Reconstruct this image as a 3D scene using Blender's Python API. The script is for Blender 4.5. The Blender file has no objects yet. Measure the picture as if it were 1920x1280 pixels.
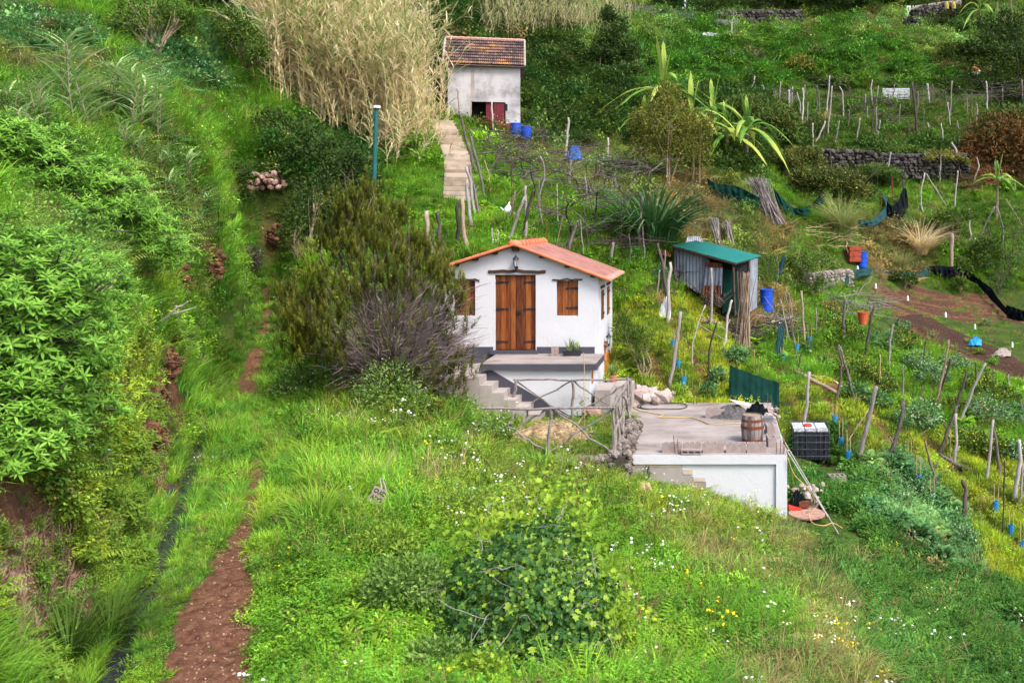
import bpy, math, random
import numpy as np
from mathutils import Vector, Matrix
random.seed(7)
rng = np.random.default_rng(11)
F, CX, CY = 1750.0, 1343.0, 417.0       # focal length and principal point in photo pixels; the eye is the origin
scene = bpy.context.scene
COL = scene.collection
pi = math.pi

# ------------------------------------------------------------------ helpers
def tag(o, label=None, cat=None, group=None, kind=None):
    if label: o['label'] = label
    if cat: o['category'] = cat
    if group: o['group'] = group
    if kind: o['kind'] = kind
    return o

def empty(name, loc, label, cat, group=None):
    o = bpy.data.objects.new(name, None)
    COL.objects.link(o)
    o.location = loc
    o.empty_display_size = 0.2
    return tag(o, label, cat, group)

def P(px, py, Y):
    return np.array([(px - CX) / F * Y, Y, (CY - py) / F * Y])

def Pz(px, py, z):
    return P(px, py, z * F / (CY - py))

class MB:
    """collects geometry, then links it as ONE mesh object"""
    def __init__(s):
        s.V, s.Fa, s.T, s.n = [], [], [], 0
    def add(s, v, f, tint=0.5):
        v = np.asarray(v, float).reshape(-1, 3)
        f = [np.asarray(f, int)] if not isinstance(f, list) else [np.asarray(q, int) for q in f]
        for q in f:
            if q.size:
                s.Fa.append(q.reshape(-1, q.shape[-1]) + s.n)
        s.V.append(v)
        t = np.asarray(tint, float)
        s.T.append(np.full(len(v), float(t)) if t.ndim == 0 else t)
        s.n += len(v)
        return s
    def box(s, c, d, rz=0.0, tint=0.5, R=None):
        h = np.array(d, float) / 2
        v = np.array([[x, y, z] for x in (-1, 1) for y in (-1, 1) for z in (-1, 1)], float) * h
        f = np.array([[0, 1, 3, 2], [4, 6, 7, 5], [0, 4, 5, 1], [2, 3, 7, 6], [0, 2, 6, 4], [1, 5, 7, 3]])
        if R is None:
            ca, sa = math.cos(rz), math.sin(rz)
            R = np.array([[ca, -sa, 0], [sa, ca, 0], [0, 0, 1]])
        return s.add(v @ np.asarray(R).T + np.array(c), f, tint)
    def span(s, a, b, tint=0.5):
        a, b = np.array(a, float), np.array(b, float)
        return s.box((a + b) / 2, b - a, tint=tint)
    def tube(s, pts, r, n=6, tint=0.5, cap=True):
        pts = np.asarray(pts, float)
        k = len(pts)
        r = np.full(k, float(r)) if np.ndim(r) == 0 else np.asarray(r, float)
        d = np.gradient(pts, axis=0)
        d /= np.linalg.norm(d, axis=1, keepdims=True) + 1e-9
        ref = np.array([0.13, 0.21, 1.0]) if abs(d[0][2]) < 0.9 else np.array([1.0, 0.1, 0.05])
        V = []
        for i in range(k):
            a = np.cross(d[i], ref); a /= np.linalg.norm(a) + 1e-9
            b = np.cross(d[i], a)
            th = np.arange(n) * 2 * pi / n
            V.append(pts[i] + r[i] * (np.cos(th)[:, None] * a + np.sin(th)[:, None] * b))
        V = np.concatenate(V)
        f = []
        for i in range(k - 1):
            for j in range(n):
                j2 = (j + 1) % n
                f.append([i * n + j, i * n + j2, (i + 1) * n + j2, (i + 1) * n + j])
        fs = [np.array(f)]
        if cap:
            fs.append(np.array([list(range(n))[::-1], [(k - 1) * n + j for j in range(n)]]))
        return s.add(V, fs, tint)
    def lathe(s, prof, c, n=16, tint=0.5, R=None):
        prof = np.asarray(prof, float)
        th = np.arange(n) * 2 * pi / n
        V = np.concatenate([np.stack([r * np.cos(th), r * np.sin(th), np.full(n, z)], 1) for r, z in prof])
        f = [[i * n + j, i * n + (j + 1) % n, (i + 1) * n + (j + 1) % n, (i + 1) * n + j]
             for i in range(len(prof) - 1) for j in range(n)]
        if R is not None: V = V @ np.asarray(R).T
        return s.add(V + np.array(c), np.array(f), tint)
    def grid(s, pts, tint=0.5):
        pts = np.asarray(pts, float)
        a, b = pts.shape[:2]
        i = np.arange(a * b).reshape(a, b)
        f = np.stack([i[:-1, :-1], i[1:, :-1], i[1:, 1:], i[:-1, 1:]], -1).reshape(-1, 4)
        return s.add(pts.reshape(-1, 3), f, np.asarray(tint).reshape(-1) if np.ndim(tint) > 0 else tint)
    def prism(s, poly, axis, lo, hi, tint=0.5):
        """closed polygon (2-D) pushed along an axis; axis 1: poly is (x, z)"""
        n = len(poly)
        def put(p, t):
            return [(t, p[0], p[1]), (p[0], t, p[1]), (p[0], p[1], t)][axis]
        V = [put(p, lo) for p in poly] + [put(p, hi) for p in poly]
        f = np.array([[i, (i + 1) % n, n + (i + 1) % n, n + i] for i in range(n)])
        return s.add(V, [f, np.array([list(range(n))[::-1]]), np.array([list(range(n, 2 * n))])], tint)
    def scat(s, tpl, pos, R, scale, tint):
        """copies of a small template (leaf, stone) into this one mesh"""
        v, fs = tpl[0], tpl[1]
        n, k = len(pos), len(v)
        if n == 0: return s
        scale = np.broadcast_to(np.asarray(scale, float), (n,))
        W = np.einsum('nij,kj->nki', R, v) * scale[:, None, None] + pos[:, None, :]
        t = np.repeat(np.broadcast_to(np.asarray(tint, float), (n,)), k)
        if len(tpl) > 2: t = np.clip(t + np.tile(tpl[2], n), 0, 1)
        off = (np.arange(n) * k)[:, None, None]
        return s.add(W.reshape(-1, 3), [(np.asarray(f)[None] + off).reshape(-1, np.asarray(f).shape[-1]) for f in fs], t)
    def build(s, name, mat, parent=None, smooth=False, bevel=0, link=True):
        me = bpy.data.meshes.new(name)
        V = np.concatenate(s.V).astype(np.float32)
        o = bpy.data.objects.new(name, me)
        if parent is not None and parent.type == 'EMPTY' and parent.parent is None:
            V = V - np.array(parent.location, dtype=np.float32)
        cnt = np.concatenate([np.full(len(f), f.shape[1]) for f in s.Fa]).astype(np.int32)
        lo = np.concatenate([f.reshape(-1) for f in s.Fa]).astype(np.int32)
        me.vertices.add(len(V)); me.loops.add(len(lo)); me.polygons.add(len(cnt))
        me.vertices.foreach_set('co', V.reshape(-1))
        me.loops.foreach_set('vertex_index', lo)
        me.polygons.foreach_set('loop_start', np.concatenate([[0], np.cumsum(cnt)[:-1]]).astype(np.int32))
        me.polygons.foreach_set('use_smooth', np.full(len(cnt), bool(smooth)))
        a = me.attributes.new('tint', 'FLOAT', 'POINT')
        a.data.foreach_set('value', np.concatenate(s.T).astype(np.float32))
        me.update(calc_edges=True)
        me.validate()
        if mat is not None: me.materials.append(mat)
        if link: COL.objects.link(o)
        if parent is not None:
            o.parent = parent
            if not (parent.type == 'EMPTY' and parent.parent is None):
                q = parent                         # a part under a part keeps world coordinates of its thing
                o.location = (0, 0, 0)
                root = q
                while root.parent: root = root.parent
                if root.type == 'EMPTY':
                    n = len(me.vertices); co = np.empty(n * 3, np.float32)
                    me.vertices.foreach_get('co', co)
                    me.vertices.foreach_set('co', (co.reshape(-1, 3) - np.array(root.location, dtype=np.float32)).reshape(-1))
        if bevel:
            m = o.modifiers.new('bevel', 'BEVEL'); m.width = bevel; m.segments = 2; m.limit_method = 'ANGLE'
        return o

def one(name, mb, mat, label, cat, group=None, smooth=False, kind=None):
    return tag(mb.build(name, mat, None, smooth), label, cat, group, kind)

def frames(d, up=None, roll=None):
    """rotation matrices whose x column is d and whose z column is close to up"""
    d = d / (np.linalg.norm(d, axis=1, keepdims=True) + 1e-9)
    if up is None: up = np.tile([0, 0, 1.0], (len(d), 1))
    y = np.cross(up, d)
    bad = np.linalg.norm(y, axis=1) < 1e-3
    y[bad] = [1, 0, 0]
    y /= np.linalg.norm(y, axis=1, keepdims=True)
    z = np.cross(d, y)
    if roll is not None:
        c, s_ = np.cos(roll)[:, None], np.sin(roll)[:, None]
        y, z = c * y + s_ * z, c * z - s_ * y
    return np.stack([d, y, z], 2)

def rand_dir(n):
    v = rng.normal(size=(n, 3))
    return v / np.linalg.norm(v, axis=1, keepdims=True)

def hash2(ix, iy, s=0):
    h = (ix * 374761393 + iy * 668265263 + s * 982451653) & 0xFFFFFFFF
    h = ((h ^ (h >> 13)) * 1274126177) & 0xFFFFFFFF
    return ((h ^ (h >> 16)) & 0xFFFF) / 65535.0

def vnoise(x, y, s=0):
    x = np.asarray(x, float); y = np.asarray(y, float)
    ix, iy = np.floor(x).astype(np.int64), np.floor(y).astype(np.int64)
    fx, fy = x - ix, y - iy
    fx, fy = fx * fx * (3 - 2 * fx), fy * fy * (3 - 2 * fy)
    a = hash2(ix, iy, s) * (1 - fx) + hash2(ix + 1, iy, s) * fx
    b = hash2(ix, iy + 1, s) * (1 - fx) + hash2(ix + 1, iy + 1, s) * fx
    return a * (1 - fy) + b * fy

def fbm(x, y, s=0, o=4):
    t, a, n = 0, 0.5, 0
    for i in range(o):
        t = t + a * vnoise(x * 2 ** i, y * 2 ** i, s + i); n += a; a *= 0.5
    return t / n

def srgb(r, g, b):
    return tuple(((c / 255) / 12.92 if c / 255 <= 0.04045 else ((c / 255 + 0.055) / 1.055) ** 2.4) for c in (r, g, b))

# ------------------------------------------------------------------ materials
def nodes(name):
    m = bpy.data.materials.new(name); m.use_nodes = True
    nt = m.node_tree; b = nt.nodes['Principled BSDF']
    return m, nt, b

def L(nt, a, b): nt.links.new(a, b)

def N(nt, t, **kw):
    n = nt.nodes.new(t)
    for k, v in kw.items():
        if k in n.inputs: n.inputs[k].default_value = v
        else: setattr(n, k, v)
    return n

def ramp(nt, stops, interp='LINEAR'):
    r = nt.nodes.new('ShaderNodeValToRGB'); r.color_ramp.interpolation = interp
    e = r.color_ramp.elements
    while len(e) < len(stops): e.new(0.5)
    for i, (p, c) in enumerate(stops):
        e[i].position = p; e[i].color = (*c[:3], 1)
    return r

def rough_mat(name, cols, scale=6.0, rough=0.85, bump=0.25, stretch=(1, 1, 1), detail=6, metal=0.0, bscale=None, tint=0.0, spec=0.3):
    """noise-driven colour and bump; cols is a list of (position, colour)"""
    m, nt, b = nodes(name)
    tc = N(nt, 'ShaderNodeTexCoord'); mp = N(nt, 'ShaderNodeMapping'); mp.inputs['Scale'].default_value = stretch
    L(nt, tc.outputs['Object'], mp.inputs['Vector'])
    nz = N(nt, 'ShaderNodeTexNoise', Scale=scale, Detail=detail, Roughness=0.65)
    L(nt, mp.outputs[0], nz.inputs['Vector'])
    fac = nz.outputs['Fac']
    if tint:
        at = N(nt, 'ShaderNodeAttribute', attribute_name='tint')
        mm = N(nt, 'ShaderNodeMath', operation='MULTIPLY_ADD')
        su = N(nt, 'ShaderNodeMath', operation='SUBTRACT'); su.inputs[1].default_value = 0.5
        L(nt, at.outputs['Fac'], su.inputs[0])
        L(nt, su.outputs[0], mm.inputs[0]); mm.inputs[1].default_value = tint; L(nt, fac, mm.inputs[2])
        fac = mm.outputs[0]
    r = ramp(nt, cols); L(nt, fac, r.inputs[0]); L(nt, r.outputs[0], b.inputs['Base Color'])
    b.inputs['Roughness'].default_value = rough; b.inputs['Metallic'].default_value = metal
    b.inputs['Specular IOR Level'].default_value = spec
    if bump:
        n2 = N(nt, 'ShaderNodeTexNoise', Scale=bscale or scale * 5, Detail=5)
        L(nt, mp.outputs[0], n2.inputs['Vector'])
        bp = N(nt, 'ShaderNodeBump', Strength=bump, Distance=0.02)
        L(nt, n2.outputs['Fac'], bp.inputs['Height']); L(nt, bp.outputs[0], b.inputs['Normal'])
    return m

def leaf_mat(name, ca, cb, cc=None, trans=0.27, rough=0.5, noise=0.6):
    """leaf colour runs over the tint attribute (one value per leaf) and over patches in space"""
    m, nt, b = nodes(name)
    at = N(nt, 'ShaderNodeAttribute', attribute_name='tint')
    g = N(nt, 'ShaderNodeNewGeometry')
    nz = N(nt, 'ShaderNodeTexNoise', Scale=noise, Detail=2); L(nt, g.outputs['Position'], nz.inputs['Vector'])
    mm = N(nt, 'ShaderNodeMath', operation='MULTIPLY_ADD'); L(nt, nz.outputs['Fac'], mm.inputs[0]); mm.inputs[1].default_value = 0.5
    sb = N(nt, 'ShaderNodeMath', operation='SUBTRACT'); L(nt, at.outputs['Fac'], sb.inputs[0]); sb.inputs[1].default_value = 0.25
    L(nt, sb.outputs[0], mm.inputs[2])
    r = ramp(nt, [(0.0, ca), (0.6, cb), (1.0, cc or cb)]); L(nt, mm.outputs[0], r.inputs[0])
    L(nt, r.outputs[0], b.inputs['Base Color']); b.inputs['Roughness'].default_value = rough
    b.inputs['Specular IOR Level'].default_value = 0.12
    if trans:
        t = N(nt, 'ShaderNodeBsdfTranslucent'); L(nt, r.outputs[0], t.inputs['Color'])
        mx = N(nt, 'ShaderNodeMixShader'); mx.inputs[0].default_value = trans
        out = nt.nodes['Material Output']
        L(nt, b.outputs[0], mx.inputs[1]); L(nt, t.outputs[0], mx.inputs[2]); L(nt, mx.outputs[0], out.inputs[0])
    return m

def cover_mat(name, trans=0.24):
    """ground cover: the colour of each plant is carried by its instance, each leaf varies round it"""
    m, nt, b = nodes(name)
    a = N(nt, 'ShaderNodeAttribute', attribute_name='col'); a.attribute_type = 'INSTANCER'
    t = N(nt, 'ShaderNodeAttribute', attribute_name='tint')
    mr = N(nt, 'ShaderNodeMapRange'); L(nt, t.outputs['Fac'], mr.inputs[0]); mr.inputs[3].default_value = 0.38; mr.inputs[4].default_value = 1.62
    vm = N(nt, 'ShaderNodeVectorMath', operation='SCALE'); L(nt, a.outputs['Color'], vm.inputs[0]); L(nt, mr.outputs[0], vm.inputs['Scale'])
    L(nt, vm.outputs[0], b.inputs['Base Color']); b.inputs['Roughness'].default_value = 0.55; b.inputs['Specular IOR Level'].default_value = 0.08
    tr = N(nt, 'ShaderNodeBsdfTranslucent'); L(nt, vm.outputs[0], tr.inputs['Color'])
    mx = N(nt, 'ShaderNodeMixShader'); mx.inputs[0].default_value = trans
    L(nt, b.outputs[0], mx.inputs[1]); L(nt, tr.outputs[0], mx.inputs[2]); L(nt, mx.outputs[0], nt.nodes['Material Output'].inputs[0])
    return m

M = {}
M['white'] = rough_mat('white_paint', [(0.25, (.45, .445, .45)), (0.40, (.56, .57, .605)), (0.6, (.595, .605, .65)), (0.9, (.62, .63, .665))], .9, .85, .25, bscale=14, detail=9)
M['band'] = rough_mat('dark_grey_paint', [(0.3, (.055, .055, .075)), (0.7, (.075, .075, .10))], 3, .7, .1)
M['concrete'] = rough_mat('concrete', [(0.25, (.22, .19, .18)), (0.5, (.34, .30, .28)), (0.75, (.43, .38, .36))], 1.1, .9, .2)
M['slab'] = rough_mat('weathered_slab', [(0.30, (.13, .11, .10)), (0.42, (.23, .195, .18)), (0.56, (.315, .275, .257)), (0.8, (.39, .36, .345))], .8, .9, .15, (1, 1.6, 1))
M['block'] = rough_mat('concrete_block', [(0.3, (.25, .20, .19)), (0.7, (.36, .29, .275))], 9, .95, .4)
M['stone'] = rough_mat('field_stone', [(0.25, (.10, .085, .075)), (0.5, (.22, .19, .17)), (0.8, (.34, .30, .27))], 5, .95, .5, tint=.5)
M['rubble'] = rough_mat('pale_stone', [(0.25, (.26, .19, .17)), (0.5, (.36, .29, .27)), (0.8, (.45, .40, .38))], 5, .95, .4, tint=.5)
M['redstone'] = rough_mat('reddish_stone', [(0.25, (.25, .13, .10)), (0.6, (.36, .24, .20)), (0.9, (.45, .36, .33))], 5, .95, .4, tint=.6)
M['soil'] = rough_mat('bare_earth', [(0.25, (.07, .03, .018)), (0.5, (.14, .062, .035)), (0.8, (.22, .11, .06))], 4, .97, .6, tint=.4)
M['tilled'] = rough_mat('tilled_earth', [(0.25, (.045, .02, .014)), (0.5, (.085, .037, .024)), (0.8, (.13, .06, .04))], 5, .97, .7)
M['wood_door'] = rough_mat('varnished_wood', [(0.30, (.045, .012, .005)), (0.44, (.13, .032, .008)), (0.58, (.24, .066, .013)), (0.80, (.40, .14, .03))], 5.0, .5, .12, (7, 7, .40), 6, tint=.30, spec=.4)
M['wood_orange'] = rough_mat('orange_wood', [(0.3, (.30, .09, .012)), (0.7, (.52, .20, .035))], 5, .5, .1, (5, 5, .4))
M['wood_dark'] = rough_mat('dark_beam', [(0.3, (.035, .018, .012)), (0.7, (.09, .045, .03))], 5, .7, .2, (1, 5, 5))
M['iron'] = rough_mat('black_iron', [(0.3, (.012, .013, .018)), (0.7, (.03, .032, .04))], 8, .5, .05)
M['glass'] = rough_mat('lamp_glass', [(0.3, (.35, .42, .46)), (0.7, (.55, .62, .66))], 4, .1, 0, spec=.6)
M['roof_new'] = rough_mat('salmon_roof_tile', [(0.3, (.50, .20, .145)), (0.5, (.64, .285, .215)), (0.62, (.70, .34, .265)), (0.85, (.74, .42, .35))], 2.2, .75, .12)
M['roof_edge'] = rough_mat('orange_roof_tile', [(0.3, (.60, .14, .06)), (0.7, (.75, .24, .13))], 4, .7, .1)
M['greywood'] = rough_mat('weathered_pole', [(0.25, (.09, .072, .066)), (0.5, (.22, .19, .18)), (0.8, (.36, .325, .315))], 5, .9, .3, (4, 4, .7), tint=.5)
M['palewood'] = rough_mat('bleached_pole', [(0.25, (.24, .20, .185)), (0.6, (.43, .385, .365)), (0.9, (.56, .515, .49))], 5, .9, .25, (4, 4, .7), tint=.3)
M['darkwood'] = rough_mat('dark_pole', [(0.25, (.03, .022, .02)), (0.55, (.09, .068, .06)), (0.85, (.2, .16, .15))], 5, .9, .3, (4, 4, .7), tint=.4)
M['brownwood'] = rough_mat('brown_pole', [(0.25, (.15, .10, .065)), (0.55, (.29, .215, .155)), (0.85, (.42, .34, .27))], 5, .9, .3, (4, 4, .7), tint=.4)
M['cane'] = rough_mat('dry_cane', [(0.25, (.30, .21, .10)), (0.6, (.48, .36, .19)), (0.9, (.60, .50, .32))], 6, .7, .1, tint=.5)
M['twig'] = rough_mat('bare_twig', [(0.25, (.06, .045, .045)), (0.6, (.15, .115, .115)), (0.9, (.25, .20, .20))], 6, .9, .2, tint=.5)
M['tintwig'] = rough_mat('grey_twig', [(0.25, (.13, .085, .09)), (0.6, (.26, .19, .195)), (0.9, (.40, .32, .32))], 6, .9, 0, tint=.6)
M['blue'] = rough_mat('blue_plastic', [(0.3, (.008, .055, .42)), (0.7, (.012, .085, .60))], 3, .45, .03)
M['guard'] = rough_mat('blue_mesh_tube', [(0.3, (.01, .16, .42)), (0.7, (.03, .28, .58))], 6, .6, .05)
M['net'] = rough_mat('green_shade_net', [(0.3, (.004, .024, .019)), (0.7, (.008, .042, .033))], 3, .95, .2, spec=.05)
M['net_dark'] = rough_mat('dark_shade_net', [(0.3, (.004, .006, .008)), (0.7, (.010, .014, .018))], 3, .95, .2, spec=.05)
M['net_blue'] = rough_mat('blue_green_net', [(0.3, (.012, .045, .050)), (0.7, (.028, .075, .08))], 3, .95, .2, spec=.05)
M['teal'] = rough_mat('teal_sheet', [(0.25, (.004, .10, .085)), (0.6, (.008, .17, .145)), (0.9, (.03, .24, .21))], 2.5, .45, .05, (1, 4, 1))
M['zinc'] = rough_mat('galvanised_sheet', [(0.25, (.12, .11, .12)), (0.42, (.20, .22, .28)), (0.6, (.32, .36, .44)), (0.85, (.44, .48, .56))], 2.2, .45, .1, (1, 1, .6), metal=.3)
M['rust'] = rough_mat('rusty_sheet', [(0.25, (.05, .018, .010)), (0.5, (.15, .05, .022)), (0.8, (.26, .10, .045))], 4, .85, .3)
M['black'] = rough_mat('shade_and_boot_black', [(0.3, (.006, .007, .007)), (0.7, (.014, .015, .015))], 4, .9, 0)  # near-black standing for shade inside barn and shed; also plain boot colour
M['blackplastic'] = rough_mat('black_plastic', [(0.3, (.010, .012, .018)), (0.7, (.022, .026, .036))], 5, .35, .05, spec=.5)
M['steel'] = rough_mat('steel_bar', [(0.3, (.16, .17, .20)), (0.7, (.3, .32, .36))], 5, .4, 0, metal=.5)
M['cage'] = rough_mat('dark_cage_bar', [(0.3, (.03, .035, .045)), (0.7, (.10, .11, .13))], 5, .4, 0, metal=.3)
M['wallstone'] = rough_mat('garden_wall_stone', [(0.25, (.06, .048, .040)), (0.5, (.14, .115, .10)), (0.85, (.25, .22, .195))], 6, .95, .6, tint=.6)
M['darkstone'] = rough_mat('dark_field_stone', [(0.2, (.014, .012, .012)), (0.5, (.038, .032, .030)), (0.85, (.10, .088, .082))], 5, .95, .6, tint=.7)
M['tankcloth'] = rough_mat('pale_tank_top', [(0.3, (.18, .19, .23)), (0.5, (.5, .52, .56)), (0.75, (.75, .76, .8))], 5, .6, .2)
M['red'] = rough_mat('red_plastic', [(0.3, (.55, .03, .02)), (0.7, (.70, .07, .04))], 4, .5, .05)
M['tub'] = rough_mat('orange_tub', [(0.3, (.45, .07, .03)), (0.7, (.60, .13, .06))], 4, .6, .05)
M['maroon'] = rough_mat('maroon_door_paint', [(0.3, (.10, .012, .022)), (0.7, (.17, .022, .035))], 3, .7, .1)
M['barnwall'] = rough_mat('stained_plaster', [(0.30, (.13, .125, .13)), (0.42, (.31, .30, .32)), (0.54, (.47, .455, .48)), (0.8, (.55, .535, .56))], .8, .9, .2, detail=8)
M['barrel'] = rough_mat('grey_barrel_stave', [(0.25, (.10, .08, .075)), (0.5, (.23, .19, .18)), (0.8, (.36, .31, .30))], 5, .9, .3, (5, 5, .6), tint=.5)
M['gravelly'] = rough_mat('path_pebble', [(0.25, (.14, .075, .05)), (0.55, (.27, .16, .115)), (0.85, (.42, .29, .22))], 5, .95, .3, tint=.7)
M['greenpole'] = rough_mat('green_pole_paint', [(0.3, (.010, .085, .085)), (0.7, (.02, .13, .13))], 5, .6, .1)
M['capwhite'] = rough_mat('white_plastic', [(0.3, (.7, .71, .73)), (0.7, (.8, .81, .83))], 5, .5, 0)
M['hose_yellow'] = rough_mat('yellow_hose', [(0.3, (.42, .30, .10)), (0.7, (.56, .42, .16))], 5, .5, 0)
M['hose_black'] = rough_mat('black_hose', [(0.3, (.015, .018, .024)), (0.7, (.03, .034, .042))], 5, .5, 0)
M['tile'] = rough_mat('clay_tile', [(0.3, (.40, .20, .15)), (0.7, (.56, .34, .28))], 6, .85, .2)
M['gravel'] = rough_mat('dark_gravel', [(0.3, (.05, .05, .05)), (0.7, (.14, .135, .13))], 12, .95, .8)
M['spool'] = rough_mat('spool_wood', [(0.3, (.30, .16, .12)), (0.7, (.46, .28, .22))], 4, .8, .2, (1, 5, 1))
M['tarpblue'] = rough_mat('blue_tarp', [(0.3, (.02, .08, .30)), (0.7, (.06, .16, .46))], 4, .6, .3)
M['cyanbag'] = rough_mat('cyan_bag', [(0.3, (.01, .25, .50)), (0.7, (.03, .34, .62))], 4, .5, .3)
M['plywood'] = rough_mat('plywood', [(0.3, (.42, .38, .31)), (0.7, (.58, .54, .46))], 3, .8, .1)
M['sign'] = rough_mat('weathered_board', [(0.3, (.22, .16, .16)), (0.7, (.36, .28, .27))], 6, .9, .2)
M['letter'] = rough_mat('black_lettering', [(0.3, (.012, .012, .014)), (0.7, (.02, .02, .024))], 6, .8, 0)
M['asphalt'] = rough_mat('asphalt', [(0.3, (.045, .04, .05)), (0.7, (.08, .07, .085))], 5, .9, .4)
M['planter'] = rough_mat('black_planter', [(0.3, (.012, .013, .018)), (0.7, (.03, .03, .036))], 5, .6, .05)
M['terracotta'] = rough_mat('terracotta', [(0.3, (.42, .15, .07)), (0.7, (.55, .22, .11))], 5, .8, .1)
M['straw'] = rough_mat('dry_grass', [(0.25, (.22, .14, .07)), (0.6, (.40, .29, .16)), (0.9, (.55, .44, .28))], 6, .9, 0, tint=.6)
M['feather'] = rough_mat('white_feather', [(0.3, (.72, .72, .72)), (0.7, (.82, .82, .82))], 8, .8, .1)
M['water'] = rough_mat('water', [(0.3, (.02, .025, .03)), (0.7, (.04, .045, .05))], 3, .06, .12, bscale=9, spec=.6)
# ------------------------------------------------------------------ terrain: a height field through surveyed points
# every entry: photo pixel and distance (metres) of a point of ground
CTRL = [
 # right of the path, the near spur
 (600,900,16),(800,850,19.0),(700,1000,14),(960,1280,9.1),(700,1280,9.0),(900,900,17.5),(1050,885,18.9),(820,1120,11.4),(560,1100,11.6),(560,1000,13.6),
 (1200,910,19.9),(1320,925,20.1),(1400,955,20.2),(1475,978,20.3),(1200,1100,13),(1300,1280,10.2),(1500,1280,10.7),(1500,1100,14.6),(1400,1050,15.6),(1600,1280,11.2),(1500,1000,18.2),(1300,1000,16.6),
 (1600,1050,18.7),(1700,1150,16.2),(1800,1280,14.2),(1900,1280,14.8),(1920,1180,17.5),(1700,1000,21),(1850,1050,21.2),(1560,900,24),(1520,985,20.6),(1620,940,23.0),
 (960,1450,7.0),(500,1450,6.8),(1500,1450,8.2),(1900,1450,12),
 (640,760,22),(560,700,24.5),(740,745,22.5),(840,770,22.3),(700,650,25.5),(600,610,28),
 # garden, house and slab surroundings
 (960,785,23.4),(1080,785,23.6),(1130,855,19.8),(1000,860,19.7),(1150,770,25.2),(1175,760,25.8),(1210,752,26.6),(1300,752,26.7),(1400,752,26.9),(1455,785,26.2),
 (1165,690,28.2),(1190,692,27.6),(1160,600,30.3),(1155,530,31.2),(1300,690,27.8),(1250,640,29.2),(1250,560,31.3),(1350,640,31),(1440,610,34),(1400,700,28.6),(1450,700,29),
 (870,690,26.2),(830,640,27.5),(790,600,28.5),(830,500,30.2),
 # lower right vines
 (1520,868,26),(1500,790,27),(1600,860,25.6),(1600,760,28.3),(1700,860,26.6),(1700,950,23.6),(1900,1000,22.6),(1900,900,26),(1800,900,25.6),(1800,780,30),(1900,800,31),(1700,760,30),
 (1560,660,33.5),(1660,680,34),(1760,680,35.5),(1500,640,34),(1600,620,37),(1900,720,37),(1800,660,39),
 # ploughed plot and beyond
 (1690,600,43),(1800,600,45),(1900,605,46),(1660,550,48),(1900,560,51),(1780,540,52),(1617,505,51),(1560,500,46),(1480,540,40),(1440,580,36.8),
 (1500,450,45),(1560,440,46.5),(1440,415,43),(1590,440,47),(1700,470,54),(1790,505,54.5),(1700,400,56),(1880,480,55),(1800,350,61),(1640,350,59),(1900,380,60),(1700,325,63),(1560,330,60),(1850,325,63),
 (1560,283,63.5),(1700,283,64.5),(1850,270,67),(1560,230,69),(1700,230,71),(1850,220,73),(1700,185,77),(1520,180,74),(1880,185,79),
 (1450,300,56),(1420,220,63),(1360,300,50),(1320,370,43),(1250,340,44),(1300,250,52),(1180,260,54),
 # behind the house, the vines below the barn
 (870,468,29.2),(930,470,29.6),(1000,450,31.2),(1080,470,31.2),(1150,495,31.3),(1200,480,32.5),(1240,445,34),(1260,530,33.6),(1340,560,34.2),(1330,470,38),(1400,560,35.5),
 (885,410,34),(980,400,35),(1100,390,37.5),(1200,370,39),(940,340,40),(1050,320,43),(1150,320,45),(930,270,47.5),(1000,265,48.5),(1080,270,50),(900,245,50),(970,250,51),(1110,220,57),
 (850,370,35.5),(845,300,40),(825,228,46.5),(840,260,43.3),(790,330,38),(760,420,33),(700,400,34.5),(700,500,29.8),(640,480,30.5),
 # upper slopes
 (1050,160,62),(1150,140,68),(1050,80,73),(1200,90,77),(1200,20,95),(1350,120,78),(1350,60,90),(1500,130,80),(1500,60,95),(1650,120,83),(1650,50,100),(1850,130,84),(1850,60,98),
 (1300,0,106),(1500,0,112),(1700,0,116),(1900,0,116),(1500,-80,135),(1000,0,92),(1000,-100,120),(1900,-80,135),(850,60,64),(900,110,60),(800,180,52),(830,130,55),(600,0,62),(700,60,55),(600,-100,80),
 # left
 (640,270,41),(560,230,41),(600,340,36),(520,300,34.5),(500,350,31.8),(480,230,38),(480,120,43),(420,60,45),(300,112,36.5),(280,60,42),(300,15,49),(150,80,34),(150,20,40),(0,100,31),(0,35,37),(0,-60,50),(300,-80,62),
 (150,250,22.5),(60,200,21),(0,160,23),(250,200,27),(300,300,24.5),(400,250,32),(400,350,27),(450,450,28.6),(350,440,21.5),(520,440,30),
 (200,330,19),(100,330,17.0),(0,330,15),(250,430,18.5),(300,520,18.8),(330,580,19.6),(240,520,16.2),(150,470,14.3),(60,460,12.7),(-60,460,11.8),
 (310,690,19.2),(350,620,21.5),(420,540,25.5),(480,520,30),(430,600,25),(400,660,23.8),(270,700,14.9),(250,620,14.2),(285,830,15.3),(240,780,13.2),(290,940,14.8),
 (180,800,12.1),(120,640,11.8),(40,640,10.8),(-60,640,10.2),(60,800,10.6),(-40,820,9.6),(150,930,11.9),(60,950,10.4),(-40,980,9.2),(120,1080,10.6),(30,1100,9.35),(130,1180,9.75),(60,1250,8.85),(-40,1200,8.4),(0,1350,7.6),
 (240,1000,13.0),(200,1090,11.2),
]
PATH_PX = [(395,1330),(398,1280),(405,1180),(428,1060),(462,980),(482,900),(490,830),(472,765),(462,712)]
PATH = [Pz(x, y, -4.5) for x, y in PATH_PX] + [P(485, 650, 28.0), P(503, 600, 29.8), P(500, 550, 32), P(505, 515, 33.5)]
LEV = [Pz(x, y, -4.5) for x, y in [(170,1420),(195,1300),(212,1250),(236,1180),(266,1115),(300,1045),(328,970),(350,905),(372,840),(398,770),(424,712)]]
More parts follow.
